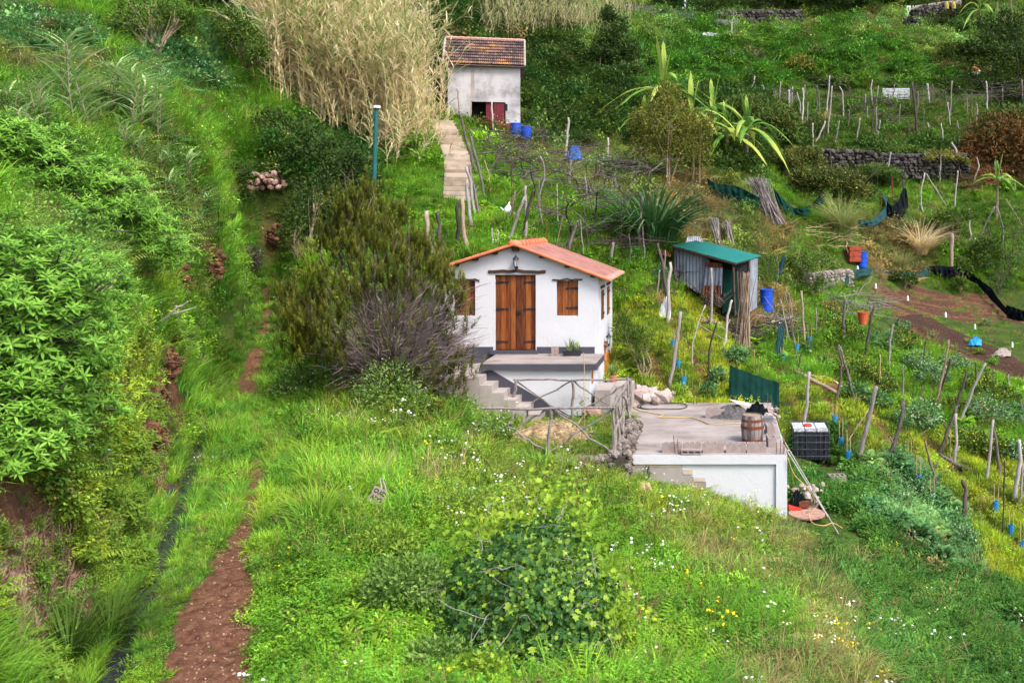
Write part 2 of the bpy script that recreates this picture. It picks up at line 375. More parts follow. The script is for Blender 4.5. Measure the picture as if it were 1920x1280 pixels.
PTS = np.array([P(*c) for c in CTRL] + PATH + LEV)
PATH = np.array(PATH); LEV = np.array(LEV)

def uw(X, Y): return X / Y, np.log(Y)
U0, U1, W0, W1, NU, NW = -1.02, 0.62, math.log(5.2), math.log(150), 420, 560
ug, wg = np.linspace(U0, U1, NU), np.linspace(W0, W1, NW)
cu, cw = uw(PTS[:, 0], PTS[:, 1])
C = np.stack([cu, cw], 1)
def kern(a, b):
    d2 = ((a[:, None, :] - b[None]) ** 2).sum(-1)
    return np.sqrt(d2 + 0.03 ** 2)
n = len(C)
A = np.zeros((n + 3, n + 3))
A[:n, :n] = kern(C, C) - 0.004 * np.eye(n)
A[:n, n] = 1; A[:n, n + 1:] = C; A[n, :n] = 1; A[n + 1:, :n] = C.T
coef = np.linalg.solve(A, np.concatenate([PTS[:, 2], [0, 0, 0]]))
UU, WW = np.meshgrid(ug, wg, indexing='ij')
Q = np.stack([UU.ravel(), WW.ravel()], 1)
ZZ = np.concatenate([kern(q, C) @ coef[:n] + coef[n] + q @ coef[n + 1:] for q in np.array_split(Q, 24)]).reshape(NU, NW)
YY = np.exp(WW); XX = UU * YY

def seg_dist(X, Y, line):
    best = np.full(np.shape(X), 1e9); zz = np.zeros(np.shape(X))
    for a, b in zip(line[:-1], line[1:]):
        d = b[:2] - a[:2]
        t = np.clip(((X - a[0]) * d[0] + (Y - a[1]) * d[1]) / (d @ d), 0, 1)
        q = np.hypot(X - a[0] - t * d[0], Y - a[1] - t * d[1])
        k = q < best
        best = np.where(k, q, best); zz = np.where(k, a[2] + t * (b[2] - a[2]), zz)
    return best, zz

amp = np.clip(YY / 40, 0.25, 1.6)
ZZ = ZZ + amp * (0.30 * (fbm(XX * .55, YY * .55, 3) - .5) + 0.9 * (fbm(XX * .16, YY * .16, 9) - .5) * np.clip((YY - 20) / 30, 0, 1))
dP, zP = seg_dist(XX, YY, PATH)
pw = (1 + 1.0 * np.exp(-((YY - 26.0) / 1.6) ** 2)) * np.interp(YY, [8, 11.3, 14, 22, 30], [.35, .29, .12, .13, .11]) * (0.75 + 0.6 * fbm(XX * 1.3, YY * 1.3, 21))
k = np.clip(1.5 - dP / .8, 0, 1); ZZ = ZZ * (1 - k) + (zP - 0.02 + .09 * (fbm(XX * 2.6, YY * 2.6, 23) - .5) + .05 * (fbm(XX * 9, YY * 9, 24) - .5)) * k
dL, zL = seg_dist(XX, YY, LEV)
k = np.clip(1.6 - dL / .5, 0, 1); ZZ = ZZ * (1 - k) + zL * k
lev_w = .135 * np.clip((24 - YY) / 6, 0, 1)
ZZ = np.where(dL < lev_w, zL - .42, ZZ)
def rect(x0, x1, y0, y1): return (XX > x0) & (XX < x1) & (YY > y0) & (YY < y1)
gard = rect(-5.9, -2.0, 19.85, 24.0)
ZZ = np.where(gard, -4.95 + .10 * (fbm(XX * 1.2, YY * 1.2, 5) - .5), ZZ)
ZZ = np.where(rect(-2.3, 1.45, 20.5, 26.2), -6.9, ZZ)
ZZ = np.where(rect(-7.4, -3.4, 25.9, 29.1), -5.6, ZZ)
ZZ = np.where(rect(-7.0, -3.3, 22.9, 25.9), np.minimum(ZZ, -4.93), ZZ)
ZZ = np.where(rect(-3.6, -1.6, 24.0, 26.9), -5.12, ZZ)

def bil(Gd, X, Y):
    X = np.asarray(X, float); Y = np.asarray(Y, float)
    a = np.clip((X / Y - U0) / (U1 - U0) * (NU - 1), 0, NU - 1.001); b = np.clip((np.log(Y) - W0) / (W1 - W0) * (NW - 1), 0, NW - 1.001)
    i, j = a.astype(int), b.astype(int); fa, fb = a - i, b - j
    return Gd[i, j] * (1 - fa) * (1 - fb) + Gd[i + 1, j] * fa * (1 - fb) + Gd[i, j + 1] * (1 - fa) * fb + Gd[i + 1, j + 1] * fa * fb
def H(X, Y): return bil(ZZ, X, Y)

def G(px, py, ymin=6.0):
    """the point of ground seen at a photo pixel"""
    u, s = (px - CX) / F, (CY - py) / F
    Ys = np.exp(np.linspace(math.log(ymin), math.log(148), 3000))
    z = H(u * Ys, Ys)
    hit = np.nonzero(z >= s * Ys)[0]
    Y = Ys[hit[0]] if len(hit) else 148.0
    return np.array([u * Y, Y, float(H(u * Y, Y))])

# soil masks, in plan
def poly_mask(pxs, soft=0):
    pg = np.array([G(*p)[:2] for p in pxs])
    ins = np.zeros(XX.shape, bool); j = len(pg) - 1
    for i in range(len(pg)):
        xi, yi, xj, yj = *pg[i], *pg[j]
        ins ^= ((yi > YY) != (yj > YY)) & (XX < (xj - xi) * (YY - yi) / (yj - yi + 1e-12) + xi)
        j = i
    return ins
soil = np.zeros(XX.shape)
field = poly_mask([(1625,548),(1700,535),(1850,552),(1925,585),(1930,606),(1800,602),(1690,592)])
ridge = poly_mask([(1672,585),(1720,596),(1760,612),(1930,690),(1930,718),(1880,706),(1800,672),(1740,640),(1690,612)])
soil = np.where(field, np.where((np.sin(YY * 4.6 + .8 * np.sin(XX * .5)) > -.45) & (fbm(XX * .9, YY * .35, 31) > .33), 1.7, .25), soil)
soil = np.where(ridge, 2, soil)
pe = pw * (.72 + .75 * fbm(XX * 4.5, YY * 4.5, 27)); soil = np.where((dP < pe) & ((YY < 17.8) | (np.abs(YY - 26) < 2) | (fbm(XX * 1.1, YY * .7, 29) > .60)), 1, soil)
for (px, py, r) in [(512,452,.55),(330,540,.5),(310,690,.4),(285,870,.75),(268,790,.7),(290,830,.6),(255,560,.6),(280,520,.6),(305,720,.6),(240,640,.45),(325,570,.8),(345,520,.5),(385,520,.4),(100,1060,.6),(130,1140,.6),(30,1090,.6),(45,1200,.45),(60,960,.5),(170,980,.35),(235,730,.4),(520,0,4),(1500,0,0),(590,8,4),(440,5,4),(680,5,4),(1420,590,.9),(1900,1200,1.0),(1790,520,0),(960,405,.5),(1560,730,.4),(40,330,0),(385,500,.5)]:
    g = G(px, py)
    if r: soil = np.maximum(soil, np.clip(1.4 - np.sqrt((XX - g[0]) ** 2 + (YY - g[1]) ** 2 + (ZZ - g[2]) ** 2) / r + .8 * (fbm(XX * .9, YY * .9, 41) - .5), 0, 1))
bankf = np.clip((dL > .35) * (dL < 1.2) * (XX < np.interp(YY, LEV[:, 1], LEV[:, 0])) * (fbm(XX * 1.6, YY * 1.6, 17) > .60), 0, 1) * (YY < 20)
soil = np.maximum(soil, bankf)
STEPL = [(838, 374), (833, 330), (833, 300), (823, 265), (807, 226)]
STEPR = [(880, 374), (885, 315), (878, 287), (861, 254), (845, 224)]
stepc = np.array([(G(*a) + G(*c_)) / 2 for a, c_ in zip(STEPL, STEPR)])
stepc = np.stack([np.interp(np.linspace(0, 4, 40), np.arange(5), stepc[:, j]) for j in range(3)], 1)
dSt, zSt = seg_dist(XX, YY, stepc)
k = np.clip(1.9 - dSt / .55, 0, 1) * (YY > stepc[0][1] - .1) * (YY < stepc[-1][1] + .6)
ZZ = ZZ * (1 - k) + (zSt - .05) * k
road = poly_mask([(-60,-10),(64,-6),(52,12),(20,30),(-60,48)])
# furrows of the plot
ZZ = np.where(field, ZZ + .06 * np.sin(YY * 4.6 + .8 * np.sin(XX * .5)) * 1.6, ZZ)
ZZ = np.where(ridge, ZZ + .16 * np.sin((XX * .8 + YY * .5) * 2.6) + .12, ZZ)
# contour furrows of the young vines, lower right
lowv = poly_mask([(1480,700),(1640,700),(1930,860),(1930,1040),(1800,1000),(1640,880),(1500,860)]) | poly_mask([(1210,560),(1330,560),(1480,690),(1450,750),(1220,750)])
fur = np.sin((XX * .93 + YY * .36) * 5.0 + 2.0 * fbm(XX * .3, YY * .3, 77))
ZZ = np.where(lowv, ZZ + .12 * fur, ZZ)
soil = np.where(lowv & (fur < -.66), np.maximum(soil, .85), soil)

mb = MB(); mb.grid(np.stack([XX, YY, ZZ], -1), soil)
m, nt, b = nodes('hillside_ground')
at = N(nt, 'ShaderNodeAttribute', attribute_name='tint'); g = N(nt, 'ShaderNodeNewGeometry')
n1 = N(nt, 'ShaderNodeTexNoise', Scale=1.4, Detail=8, Roughness=.7); L(nt, g.outputs['Position'], n1.inputs['Vector'])
n2 = N(nt, 'ShaderNodeTexNoise', Scale=9.0, Detail=6, Roughness=.7); L(nt, g.outputs['Position'], n2.inputs['Vector'])
rg = ramp(nt, [(.3, (.018, .028, .007)), (.5, (.045, .075, .012)), (.68, (.075, .10, .02)), (.8, (.11, .085, .04))]); L(nt, n1.outputs[0], rg.inputs[0])
rs = ramp(nt, [(.3, (.040, .018, .011)), (.46, (.115, .050, .028)), (.6, (.165, .082, .048)), (.72, (.25, .145, .09))]); L(nt, n2.outputs[0], rs.inputs[0])
mx = N(nt, 'ShaderNodeMix', data_type='RGBA'); L(nt, at.outputs['Fac'], mx.inputs['Factor']); L(nt, rg.outputs[0], mx.inputs[6]); L(nt, rs.outputs[0], mx.inputs[7])
rt = ramp(nt, [(.3, (.020, .011, .008)), (.5, (.052, .028, .018)), (.75, (.095, .056, .038))]); L(nt, n2.outputs[0], rt.inputs[0])
sb_ = N(nt, 'ShaderNodeMath', operation='SUBTRACT', use_clamp=True); L(nt, at.outputs['Fac'], sb_.inputs[0]); sb_.inputs[1].default_value = 1
m3 = N(nt, 'ShaderNodeMix', data_type='RGBA'); L(nt, sb_.outputs[0], m3.inputs['Factor']); L(nt, mx.outputs[2], m3.inputs[6]); L(nt, rt.outputs[0], m3.inputs[7])
L(nt, m3.outputs[2], b.inputs['Base Color']); b.inputs['Roughness'].default_value = .95; b.inputs['Specular IOR Level'].default_value = .15
bp = N(nt, 'ShaderNodeBump', Strength=.8, Distance=.06); L(nt, n2.outputs[0], bp.inputs['Height']); L(nt, bp.outputs[0], b.inputs['Normal'])
tag(mb.build('ground', m, None, True), 'steep green hillside with bare brown earth in places', 'hillside', kind='structure')
# water in the channel
lw = MB()
fine = np.concatenate([np.linspace(a, c, 8, endpoint=False) for a, c in zip(LEV[:-1], LEV[1:])])
dd = np.gradient(fine, axis=0); dd /= np.linalg.norm(dd, axis=1, keepdims=True)
sd = np.stack([dd[:, 1], -dd[:, 0], 0 * dd[:, 0]], 1)
lw.grid(np.stack([fine + sd * .15 - [0, 0, .20], fine - sd * .15 - [0, 0, .20]], 1))
tag(lw.build('water', M['water'], None, True), 'narrow run of dark water in the channel beside the path', 'water', kind='structure')
wl = MB()
for sg in (-1, 1):
    k = fine[:, 1] < 17.5
    p_ = fine[k] + sd[k] * .16 * sg
    zz_ = p_.copy(); zz_[:, 2] -= .5; oo = p_ + sd[k] * .10 * sg; oz = oo.copy(); oz[:, 2] -= .5
    ins = (fbm(p_[:, 0] * 2, p_[:, 1] * 2, 5) - .5)[:, None] * [0, 0, .06]
    wl.grid(np.stack([zz_, p_ + ins, oo + ins, oz], 1))
tag(wl.build('water_channel', M['darkstone']), 'mossy concrete sides of the narrow channel left of the path', 'channel', kind='structure')
# ------------------------------------------------------------------ leaf and tuft templates (vertices, faces, tint offsets)
def leaf_tpl(w=.22, fold=.05, droop=.12, segs=2):
    """leaf along +x, unit length"""
    if segs == 2:
        v = np.array([[0, 0, 0], [.42, w, 0], [.42, -w, 0], [.48, 0, -fold], [1, 0, -droop]])
        f = [np.array([[0, 2, 3], [0, 3, 1], [2, 4, 3], [3, 4, 1]])]
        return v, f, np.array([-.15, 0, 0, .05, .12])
    t = np.linspace(0, 1, segs + 1); wd = w * np.sin(np.clip(t * .95 + .05, 0, 1) * pi) ** .7
    wd[-1] = 0.004
    z = -droop * t ** 2
    v = np.concatenate([np.stack([t, wd, z], 1), np.stack([t, 0 * t, z - fold * (1 - t)], 1), np.stack([t, -wd, z], 1)])
    k = segs + 1
    f = [[a * k + i, a * k + i + 1, (a + 1) * k + i + 1, (a + 1) * k + i] for a in (0, 1) for i in range(segs)]
    return v, [np.array(f)], np.tile(.15 * (t - .5), 3)
LEAF = leaf_tpl()
LEAF_WIDE = leaf_tpl(.36, .04, .10)
LEAF_NARROW = leaf_tpl(.13, .03, .25)
IVY = (np.array([[0, 0, 0], [.25, .42, .02], [.45, .22, -.02], [.68, .40, 0], [.72, .12, -.03], [1.0, 0, -.08], [.72, -.12, -.03], [.68, -.40, 0], [.45, -.22, -.02], [.25, -.42, .02], [.45, 0, -.05]]),
       [np.array([[10, i, i + 1] for i in range(0, 9)] + [[10, 9, 0]])], np.zeros(11))
PETAL = (np.array([[-.5, -.5, 0], [.5, -.5, 0], [.5, .5, 0], [-.5, .5, 0], [0, 0, .45]]), [np.array([[0, 1, 4], [1, 2, 4], [2, 3, 4], [3, 0, 4]])])
def stone_tpl(seed):
    r = np.random.default_rng(seed)
    import bmesh
    bm = bmesh.new(); bmesh.ops.create_icosphere(bm, subdivisions=1, radius=.5)
    v = np.array([q.co[:] for q in bm.verts]); f = np.array([[q.index for q in p.verts] for p in bm.faces]); bm.free()
    v *= (1 + r.normal(size=(len(v), 1)) * .14) * [1, .85, .75]
    return v, [f]
STONES = [stone_tpl(i) for i in range(4)]

def strip(mb, pts, w, side, tint=.5):
    """a thin blade: pts (k,3), half widths (k), side vector"""
    pts = np.asarray(pts); w = np.asarray(w)[:, None]
    mb.grid(np.stack([pts - side * w, pts + side * w], 1), np.repeat(np.asarray(tint), 2) if np.ndim(tint) else tint)

def blades(mb, base, n, h, w, spread, arch, segs=3, hv=.35, tint=(.3, .7), lean=None, r=rng):
    """n arching blades rooted round base, all at once"""
    base = np.asarray(base, float)
    az = r.uniform(0, 2 * pi, n); out = np.stack([np.cos(az), np.sin(az), 0 * az], 1)
    rad = spread * np.sqrt(r.uniform(0, 1, n))
    b0 = base + out * rad[:, None]
    hh = h * (1 + hv * r.uniform(-1, 1, n))
    ar = arch * r.uniform(.3, 1.3, n)
    t = np.linspace(0, 1, segs + 1)
    side = np.stack([-np.sin(az), np.cos(az), 0 * az], 1)
    tw = r.uniform(-.6, .6, n)
    side = side * np.cos(tw)[:, None] + out * np.sin(tw)[:, None]
    P_ = b0[:, None, :] + out[:, None, :] * (hh * ar)[:, None, None] * (t ** 1.7)[None, :, None]
    P_[:, :, 2] += hh[:, None] * (t - .45 * ar[:, None] * t ** 2.4)
    if lean is not None: P_ += np.asarray(lean)[None, None, :] * (t ** 1.5)[None, :, None] * hh[:, None, None]
    W_ = w * np.array([.8, 1, .75, .06] if segs == 3 else np.interp(t, [0, .3, .7, 1], [.7, 1, .8, .05]))
    V = np.stack([P_ - side[:, None] * W_[None, :, None], P_ + side[:, None] * W_[None, :, None]], 2)   # n, k, 2, 3
    k = segs + 1
    f1 = np.array([[2 * i, 2 * i + 1, 2 * i + 3, 2 * i + 2] for i in range(segs)])
    f = f1[None] + (np.arange(n) * 2 * k)[:, None, None]
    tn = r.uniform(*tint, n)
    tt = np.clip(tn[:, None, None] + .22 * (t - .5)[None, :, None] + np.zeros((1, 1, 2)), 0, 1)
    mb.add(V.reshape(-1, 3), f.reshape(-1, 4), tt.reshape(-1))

def leaves(mb, pos, tpl, size, d=None, upm=.6, tint=(.2, .8)):
    n = len(pos)
    if d is None: d = rand_dir(n); d[:, 2] = d[:, 2] * .5
    up = rand_dir(n) * (1 - upm) + np.array([0, 0, 1.0]) * upm
    mb.scat(tpl, pos, frames(d, up), size * rng.uniform(.65, 1.3, n), rng.uniform(*tint, n))

def tuft(kind):
    mb = MB()
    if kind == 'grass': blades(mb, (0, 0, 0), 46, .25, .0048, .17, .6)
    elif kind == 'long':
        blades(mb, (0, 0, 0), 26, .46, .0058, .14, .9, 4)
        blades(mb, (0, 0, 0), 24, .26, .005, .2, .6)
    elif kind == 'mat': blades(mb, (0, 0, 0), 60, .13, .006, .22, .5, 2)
    elif kind == 'weed' and rng.uniform() < .5:
        for i in range(7):
            b0 = np.array([rng.normal(0, .10), rng.normal(0, .10), 0]); tp = b0 + [rng.normal(0, .10), rng.normal(0, .10), rng.uniform(.22, .46)]
            strip(mb, np.stack([b0, (b0 + tp) / 2, tp]), [.004, .003, .002], np.array([1, 0, 0.]), .3)
            k = 15; t = rng.uniform(.15, 1, k); d = rand_dir(k) * [1, 1, .4] + [0, 0, .25]
            mb.scat(LEAF, b0 + (tp - b0) * t[:, None], frames(d), .085 * (1.15 - .7 * t) * rng.uniform(.7, 1.2, k), np.clip(.2 + .5 * t + rng.uniform(-.2, .2, k), 0, 1))
    elif kind == 'weed':
        n = 46; az = rng.uniform(0, 2 * pi, n); rad = .22 * np.sqrt(rng.uniform(0, 1, n)); hz = rng.uniform(.03, .30, n) * (1 - rad * 2)
        p = np.stack([rad * np.cos(az), rad * np.sin(az), hz], 1)
        d = np.stack([np.cos(az), np.sin(az), rng.uniform(-.2, .7, n)], 1) + rand_dir(n) * .5
        leaves(mb, p, LEAF, .085, d, .8)
        blades(mb, (0, 0, 0), 10, .3, .004, .14, .4)
    elif kind == 'clover':
        n = 120; p = np.stack([rng.normal(0, .14, n), rng.normal(0, .14, n), np.abs(rng.normal(.12, .07, n))], 1)
        leaves(mb, p, LEAF_WIDE, .052, None, .85)
    elif kind == 'fern':
        for i in range(9):
            az = rng.uniform(0, 2 * pi); ln = rng.uniform(.4, .75); el = rng.uniform(.3, 1.1)
            t = np.linspace(.12, 1, 12)
            ax = np.stack([np.cos(az) * t * ln, np.sin(az) * t * ln, el * ln * (t - .75 * t ** 2)], 1)
            sd = np.array([-math.sin(az), math.cos(az), 0])
            for s in (-1, 1):
                d = np.tile(sd * s, (12, 1)) + np.array([math.cos(az), math.sin(az), -.1]) * .45
                mb.scat(LEAF_NARROW, ax, frames(d), .24 * ln * (1.05 - t) + .03, rng.uniform(.25, .75) + rng.uniform(-.1, .1, 12))
    elif kind == 'big':
        n = 16; az = np.arange(n) * 2.4 + rng.uniform(0, 1); el = np.linspace(.15, 1.1, n)
        d = np.stack([np.cos(az), np.sin(az), el], 1)
        mb.scat(leaf_tpl(.30, .05, .35, 4), d * .04 + [0, 0, .08], frames(d), .23 * rng.uniform(.6, 1.2, n), rng.uniform(.2, .8, n))
    elif kind == 'flower':
        for i in range(3):
            b0 = np.array([rng.normal(0, .16), rng.normal(0, .16), 0]); tp = b0 + [rng.normal(0, .1), rng.normal(0, .1), rng.uniform(.3, .62)]
            strip(mb, np.stack([b0, (b0 + tp) / 2 + rng.normal(0, .02, 3), tp]), [.003, .003, .002], np.array([1, 0, 0.]), .3)
            for j in range(rng.integers(1, 4)):
                mb.scat(PETAL, (tp + rng.normal(0, .035, 3))[None], frames(rand_dir(1)), .036, 1.0)
    elif kind == 'bush':
        m_ = 9; cc = rand_dir(m_) * rng.uniform(.1, .36, (m_, 1)); cc[:, 2] = np.abs(cc[:, 2]) * .9 + .06; n = 330; w_ = rng.integers(0, m_, n)
        p = cc[w_] + rng.normal(0, .10, (n, 3)); p[:, 2] = np.abs(p[:, 2]); d = p - [0, 0, .1] + rand_dir(n) * .35
        mb.scat(LEAF, p, frames(d), .105 * rng.uniform(.6, 1.3, n), np.clip(rng.uniform(.15, .8, n) + rng.uniform(-.2, .2, m_)[w_], 0, 1))
    elif kind == 'straw': blades(mb, (0, 0, 0), 26, .42, .005, .2, .9, 3, .5)
    return mb

KINDS = ['grass', 'long', 'mat', 'weed', 'clover', 'fern', 'big', 'flower', 'straw', 'bush']
NV = 4
cover = cover_mat('ground_cover_leaf')
cover_col = bpy.data.collections.new('cover_plants')
fl = cover_mat('flower_heads', .2)
for i, kd in enumerate(KINDS):
    for v in range(NV):
        o = tuft(kd).build('%02d_%d_%s' % (i, v, kd), fl if kd == 'flower' else cover, link=False)
        cover_col.objects.link(o)

# zone seeds: photo pixel and zone; ground takes the zone of its nearest seed
C_ = dict(gold=(.205, .375, .036), lush=(0.160, 0.335, 0.034), lime=(0.36, 0.47, 0.034), mead=(0.217, 0.342, 0.040), dkg=(0.074, 0.188, 0.030), veg=(0.154, 0.325, 0.027), fern=(0.092, 0.225, 0.026),
          fernb=(0.060, 0.118, 0.022), dry=(0.274, 0.228, 0.085), rust=(0.182, 0.097, 0.040), olive=(0.194, 0.285, 0.057), blue=(0.14, 0.29, 0.09), top=(0.051, 0.091, 0.018), smoke=(0.20, 0.33, 0.07), far=(0.097, 0.194, 0.025))
#        kind weights: grass long mat weed clover fern big flower straw ; colour ; density ; size
ZT = {
 'lush':  ([3, 3, 0, 2.2, 1.0, 0, 0, 0.029, .1, 0.05], 'lush', 1.15, 1.12),
 'tall':  ([1, 5, 0, .6, .2, 0, 0, 0.012, .3, 0.05], 'lush', 1.1, 1.1),
 'gold':  ([2, 5, 0, 1.2, .3, 0, 0, .03, .3, 0.05], 'gold', 1.1, 1.0),
 'clov':  ([.25, .12, 0, 2.5, 5, .2, 0, 0.012, 0, 0.1], 'veg', 1.2, 1.0),
 'mead':  ([2.4, .7, 0, 4.0, 1.2, .8, 0, 0.194, .35, 0.12], 'mead', 1.15, 1.15),
 'meadf': ([1.5, .6, 0, 2.5, 1.2, 2.5, 0, 0.097, .2, 0.15], 'veg', 1.15, 1.12),
 'meadd': ([2, 1, 0, 2, .5, .7, 0, 0.17, 1.5, 0.1], 'olive', 1.0, .95),
 'dkw':   ([1, 1, 0, 4, 1.5, 1, .3, 0.06, .1, 1.2], 'dkg', 1.15, 1.1),
 'cab':   ([.5, .5, 0, 3, .5, .3, 2.0, 0.049, 0, 0.5], 'blue', 1.1, 1.2),
 'lime':  ([1, .0, 6, .5, .3, 0, 0, 0.024, .12, 0], 'lime', 1.3, .9),
 'veg':   ([3, .3, 3, 1.2, .6, 0, .1, 0.029, .05, 0.05], 'veg', 1.2, .95),
 'fern':  ([.3, .1, .3, 2, 0, 5, 0, 0.0, .05, 2.2], 'fern', 1.2, 1.1),
 'fernb': ([.3, .2, 0, 3, 0, 5, 0, 0.0, .12, 3.0], 'fernb', 1.2, 1.2),
 'rust':  ([0, .5, 0, .5, 0, 3, 0, 0.0, 2, 0.8], 'rust', 1.1, 1.0),
 'dry':   ([1, 1, 0, 1, 0, .7, 0, 0.0, 4, 0.5], 'dry', .8, 1.0),
 'olive': ([2, 1.2, .5, 2, .2, 0, 0, 0.036, 1.2, 0.3], 'olive', .9, .9),
 'vine':  ([3, .5, 2, 2, 0, .5, 0, 0.0, .3, 0.3], 'far', 1.1, 1.0),
 'top':   ([1, .3, 0, 2, 0, 3, 0, 0.0, .1, 2.5], 'top', 1.2, 1.2),
 'smoke': ([1, 1, 0, 2, 0, 2, 0, 0.024, .6, 1.2], 'smoke', 1.1, 1.1),
 'bank':  ([.4, .4, 0, 5, 1.6, .6, .2, 0.049, .35, 1.2], 'mead', 1.3, 1.0),
 'none':  ([1, 0, 1, 0, 0, 0, 0, 0.0, .2, 0], 'veg', .10, .8),
}
SEEDS = '''lush 560,900 600,1000 520,1080 650,860 420,820 380,900 450,730 550,800 480,560 430,650 380,1000 520,720 400,560
tall 640,930 330,860 300,950 285,1030 120,1220 80,1260 380,740 420,950 360,1080 860,800 230,1180 560,960 740,900
gold 560,850 640,830 600,890 530,940 690,870 560,960 640,960 600,1000 660,760
clov 540,1200 600,1130 470,1240 560,1110 680,1200 740,1180 760,1250 500,1280 620,1280 690,1100 430,1270 780,1200 300,1220 700,1150 740,1060 640,1250 360,1180 500,1130
mead 1000,880 1200,950 1300,960 1400,1010 900,850 800,800 700,720 650,680 1100,920 850,900 620,650 1000,800 1080,820
meadf 1250,1100 1350,1150 1200,1200 1120,980 1300,1230 1420,1190
meadd 1480,1080 1550,1200 1490,1010 1600,1270 1450,1250 1330,1050 1560,1110
dkw 1620,1080 1700,1150 1800,1150 1750,1250 1680,1040 1590,930 1550,890 1850,1230 1640,920 1540,1010 1760,1080 1650,1240 1560,830 600,230 620,330 560,300
cab 1680,930 1740,990 1790,1030 1660,900 330,110 350,140 80,80 130,60
lime 1620,820 1720,860 1800,940 1880,920 1300,640 1220,620 1280,710 1560,760 1500,740 1880,1000 1240,580 1350,690 1640,780
veg 1600,700 1680,720 1700,770 1850,780 1420,650 950,400 1050,430 1100,440 950,320 1150,480 1230,500 1180,520 880,420 1040,360 1760,700 1560,640 800,300 780,370 840,440 760,430 1480,700 1900,780 1540,470 1540,560
fern 1420,100 1500,90 1600,110 1700,140 1300,80 1250,140 1560,60 1450,140 1200,120 1680,90 1340,150
fernb 1050,150 1100,200 1150,190 1450,220 1000,110 1220,230 1420,250 1050,220 1480,240 1150,130 1320,200 1380,190
rust 1880,300 1850,312
fernb 1740,320 1640,320
dry 1450,440 1650,450 1700,490 1330,410 1740,450 1420,590
olive 1500,470 1600,420 1540,520 1400,490 1380,450 1690,420
olive 120,130 40,140 1400,380 1100,330 1150,310 1000,280 520,380
vine 1560,250 1650,240 1750,230 1500,200 1600,200 1700,200 1820,220
veg 1750,380 1850,430 1700,360 1850,480 1640,380 1900,380 1780,500 1860,520 1480,370 1560,380
top 1400,5 1550,10 1280,0 1600,0 1880,110 1900,170 1820,130 1760,20
smoke 1250,50 1400,40 1480,45 1640,40 1720,60 1840,90 1150,100
lush 400,280 450,310 350,210 150,20 480,230 430,420 250,40 300,30 500,150 120,20
smoke 250,350 330,400 280,280 200,190 60,190
lush 200,280 340,340 120,160 230,230 100,210 20,180
bank 250,850 200,950 220,1000 150,1050 250,780 310,780 180,900 40,1050 60,950 100,1130
none 1750,570 1850,575 1700,560 1900,600'''
sx, sy, sz = [], [], []
for ln in SEEDS.split('\n'):
    q = ln.split()
    for p in q[1:]:
        a, c = p.split(','); sx.append(float(a)); sy.append(float(c)); sz.append(q[0])
sx, sy = np.array(sx), np.array(sy)
ZN = list(ZT); szi = np.array([ZN.index(z) for z in sz])

def thin_w(lo, hi, du, dw):
    us = np.arange(-.86, .42, du); ws = np.arange(lo, hi, dw)
    a, c = np.meshgrid(us, ws, indexing='ij')
    a = a + rng.uniform(-.5, .5, a.shape) * du; c = c + rng.uniform(-.5, .5, c.shape) * dw
    return a.ravel(), c.ravel()
u1, w1 = thin_w(math.log(7.2), math.log(14), .0085, .0075)
u2, w2 = thin_w(math.log(14), math.log(34), .0066, .0075)
u3, w3 = thin_w(math.log(34), math.log(125), .0050, .0068)
cu = np.concatenate([u1, u2, u3]); cw = np.concatenate([w1, w2, w3])
cY = np.exp(cw); cX = cu * cY; cZ = H(cX, cY)
ppx = CX + F * cX / cY; ppy = CY - F * cZ / cY
slp = np.abs(H(cX * np.exp(.012), cY * np.exp(.012)) - H(cX * np.exp(-.012), cY * np.exp(-.012))) / (cY * .024)
ex = np.concatenate([np.nonzero(rng.uniform(0, 1, len(cX)) < np.clip(slp * .7 - .5, 0, 1))[0] for _ in range(6)])
cY = np.concatenate([cY, cY[ex] * np.exp(rng.uniform(-.009, .009, len(ex)))]); cX = np.concatenate([cX, cX[ex] + rng.normal(0, .04, len(ex))]); cZ = H(cX, cY)
ppx = CX + F * cX / cY; ppy = CY - F * cZ / cY
keep = (ppy > -160) & (ppy < 1420)
dPp, _ = seg_dist(cX, cY, PATH); dLp, _ = seg_dist(cX, cY, LEV)
keep &= ~((dPp < bil(pe, cX, cY) * 1.0) & (rng.uniform(0, 1, len(cX)) > np.where((cY > 17) & (np.abs(cY - 26) > 2.0), .85, np.where(cY > 13.5, .25, .05))))
keep &= ~((dLp < .15) & (cY < 21))
for x0, x1, y0, y1 in [(-2.05, 1.5, 20.3, 26.3), (-7.6, -3.2, 25.7, 29.3), (-7.0, -3.2, 23.1, 25.9), (-2.25, -1.8, 19.6, 23.2), (-3.2, -1.8, 25.0, 26.4)]:
    keep &= ~((cX > x0) & (cX < x1) & (cY > y0) & (cY < y1))
sdir = np.gradient(stepc, axis=0); sdir[:, 2] = 0; sdir /= np.linalg.norm(sdir, axis=1, keepdims=True); snrm = np.stack([sdir[:, 1], -sdir[:, 0], 0 * sdir[:, 0]], 1)
SL, SR = stepc - snrm * .56, stepc + snrm * .56
dS, _ = seg_dist(cX, cY, stepc); keep &= ~((dS < .70) & (cY > SL[0][1] - .2) & (cY < SL[-1][1] + 1.5))
bx0, bx1 = -13.9, -9.9
BARN_Y = 50.5
keep &= ~((cX > P(838, 0, BARN_Y)[0]) & (cX < P(976, 0, BARN_Y)[0]) & (cY > BARN_Y - .3) & (cY < BARN_Y + 4))
keep &= ~(bil(road.astype(float), cX, cY) > .5)
sl = bil(soil, cX, cY)
keep &= ~((sl > .55) & (rng.uniform(0, 1, len(cX)) > np.where((cY < 22) & (dPp > .6) & (cX > -3), .45, .12)))
idx = np.nonzero(keep)[0]
cX, cY, cZ, ppx, ppy, sl = [q[idx] for q in (cX, cY, cZ, ppx, ppy, sl)]
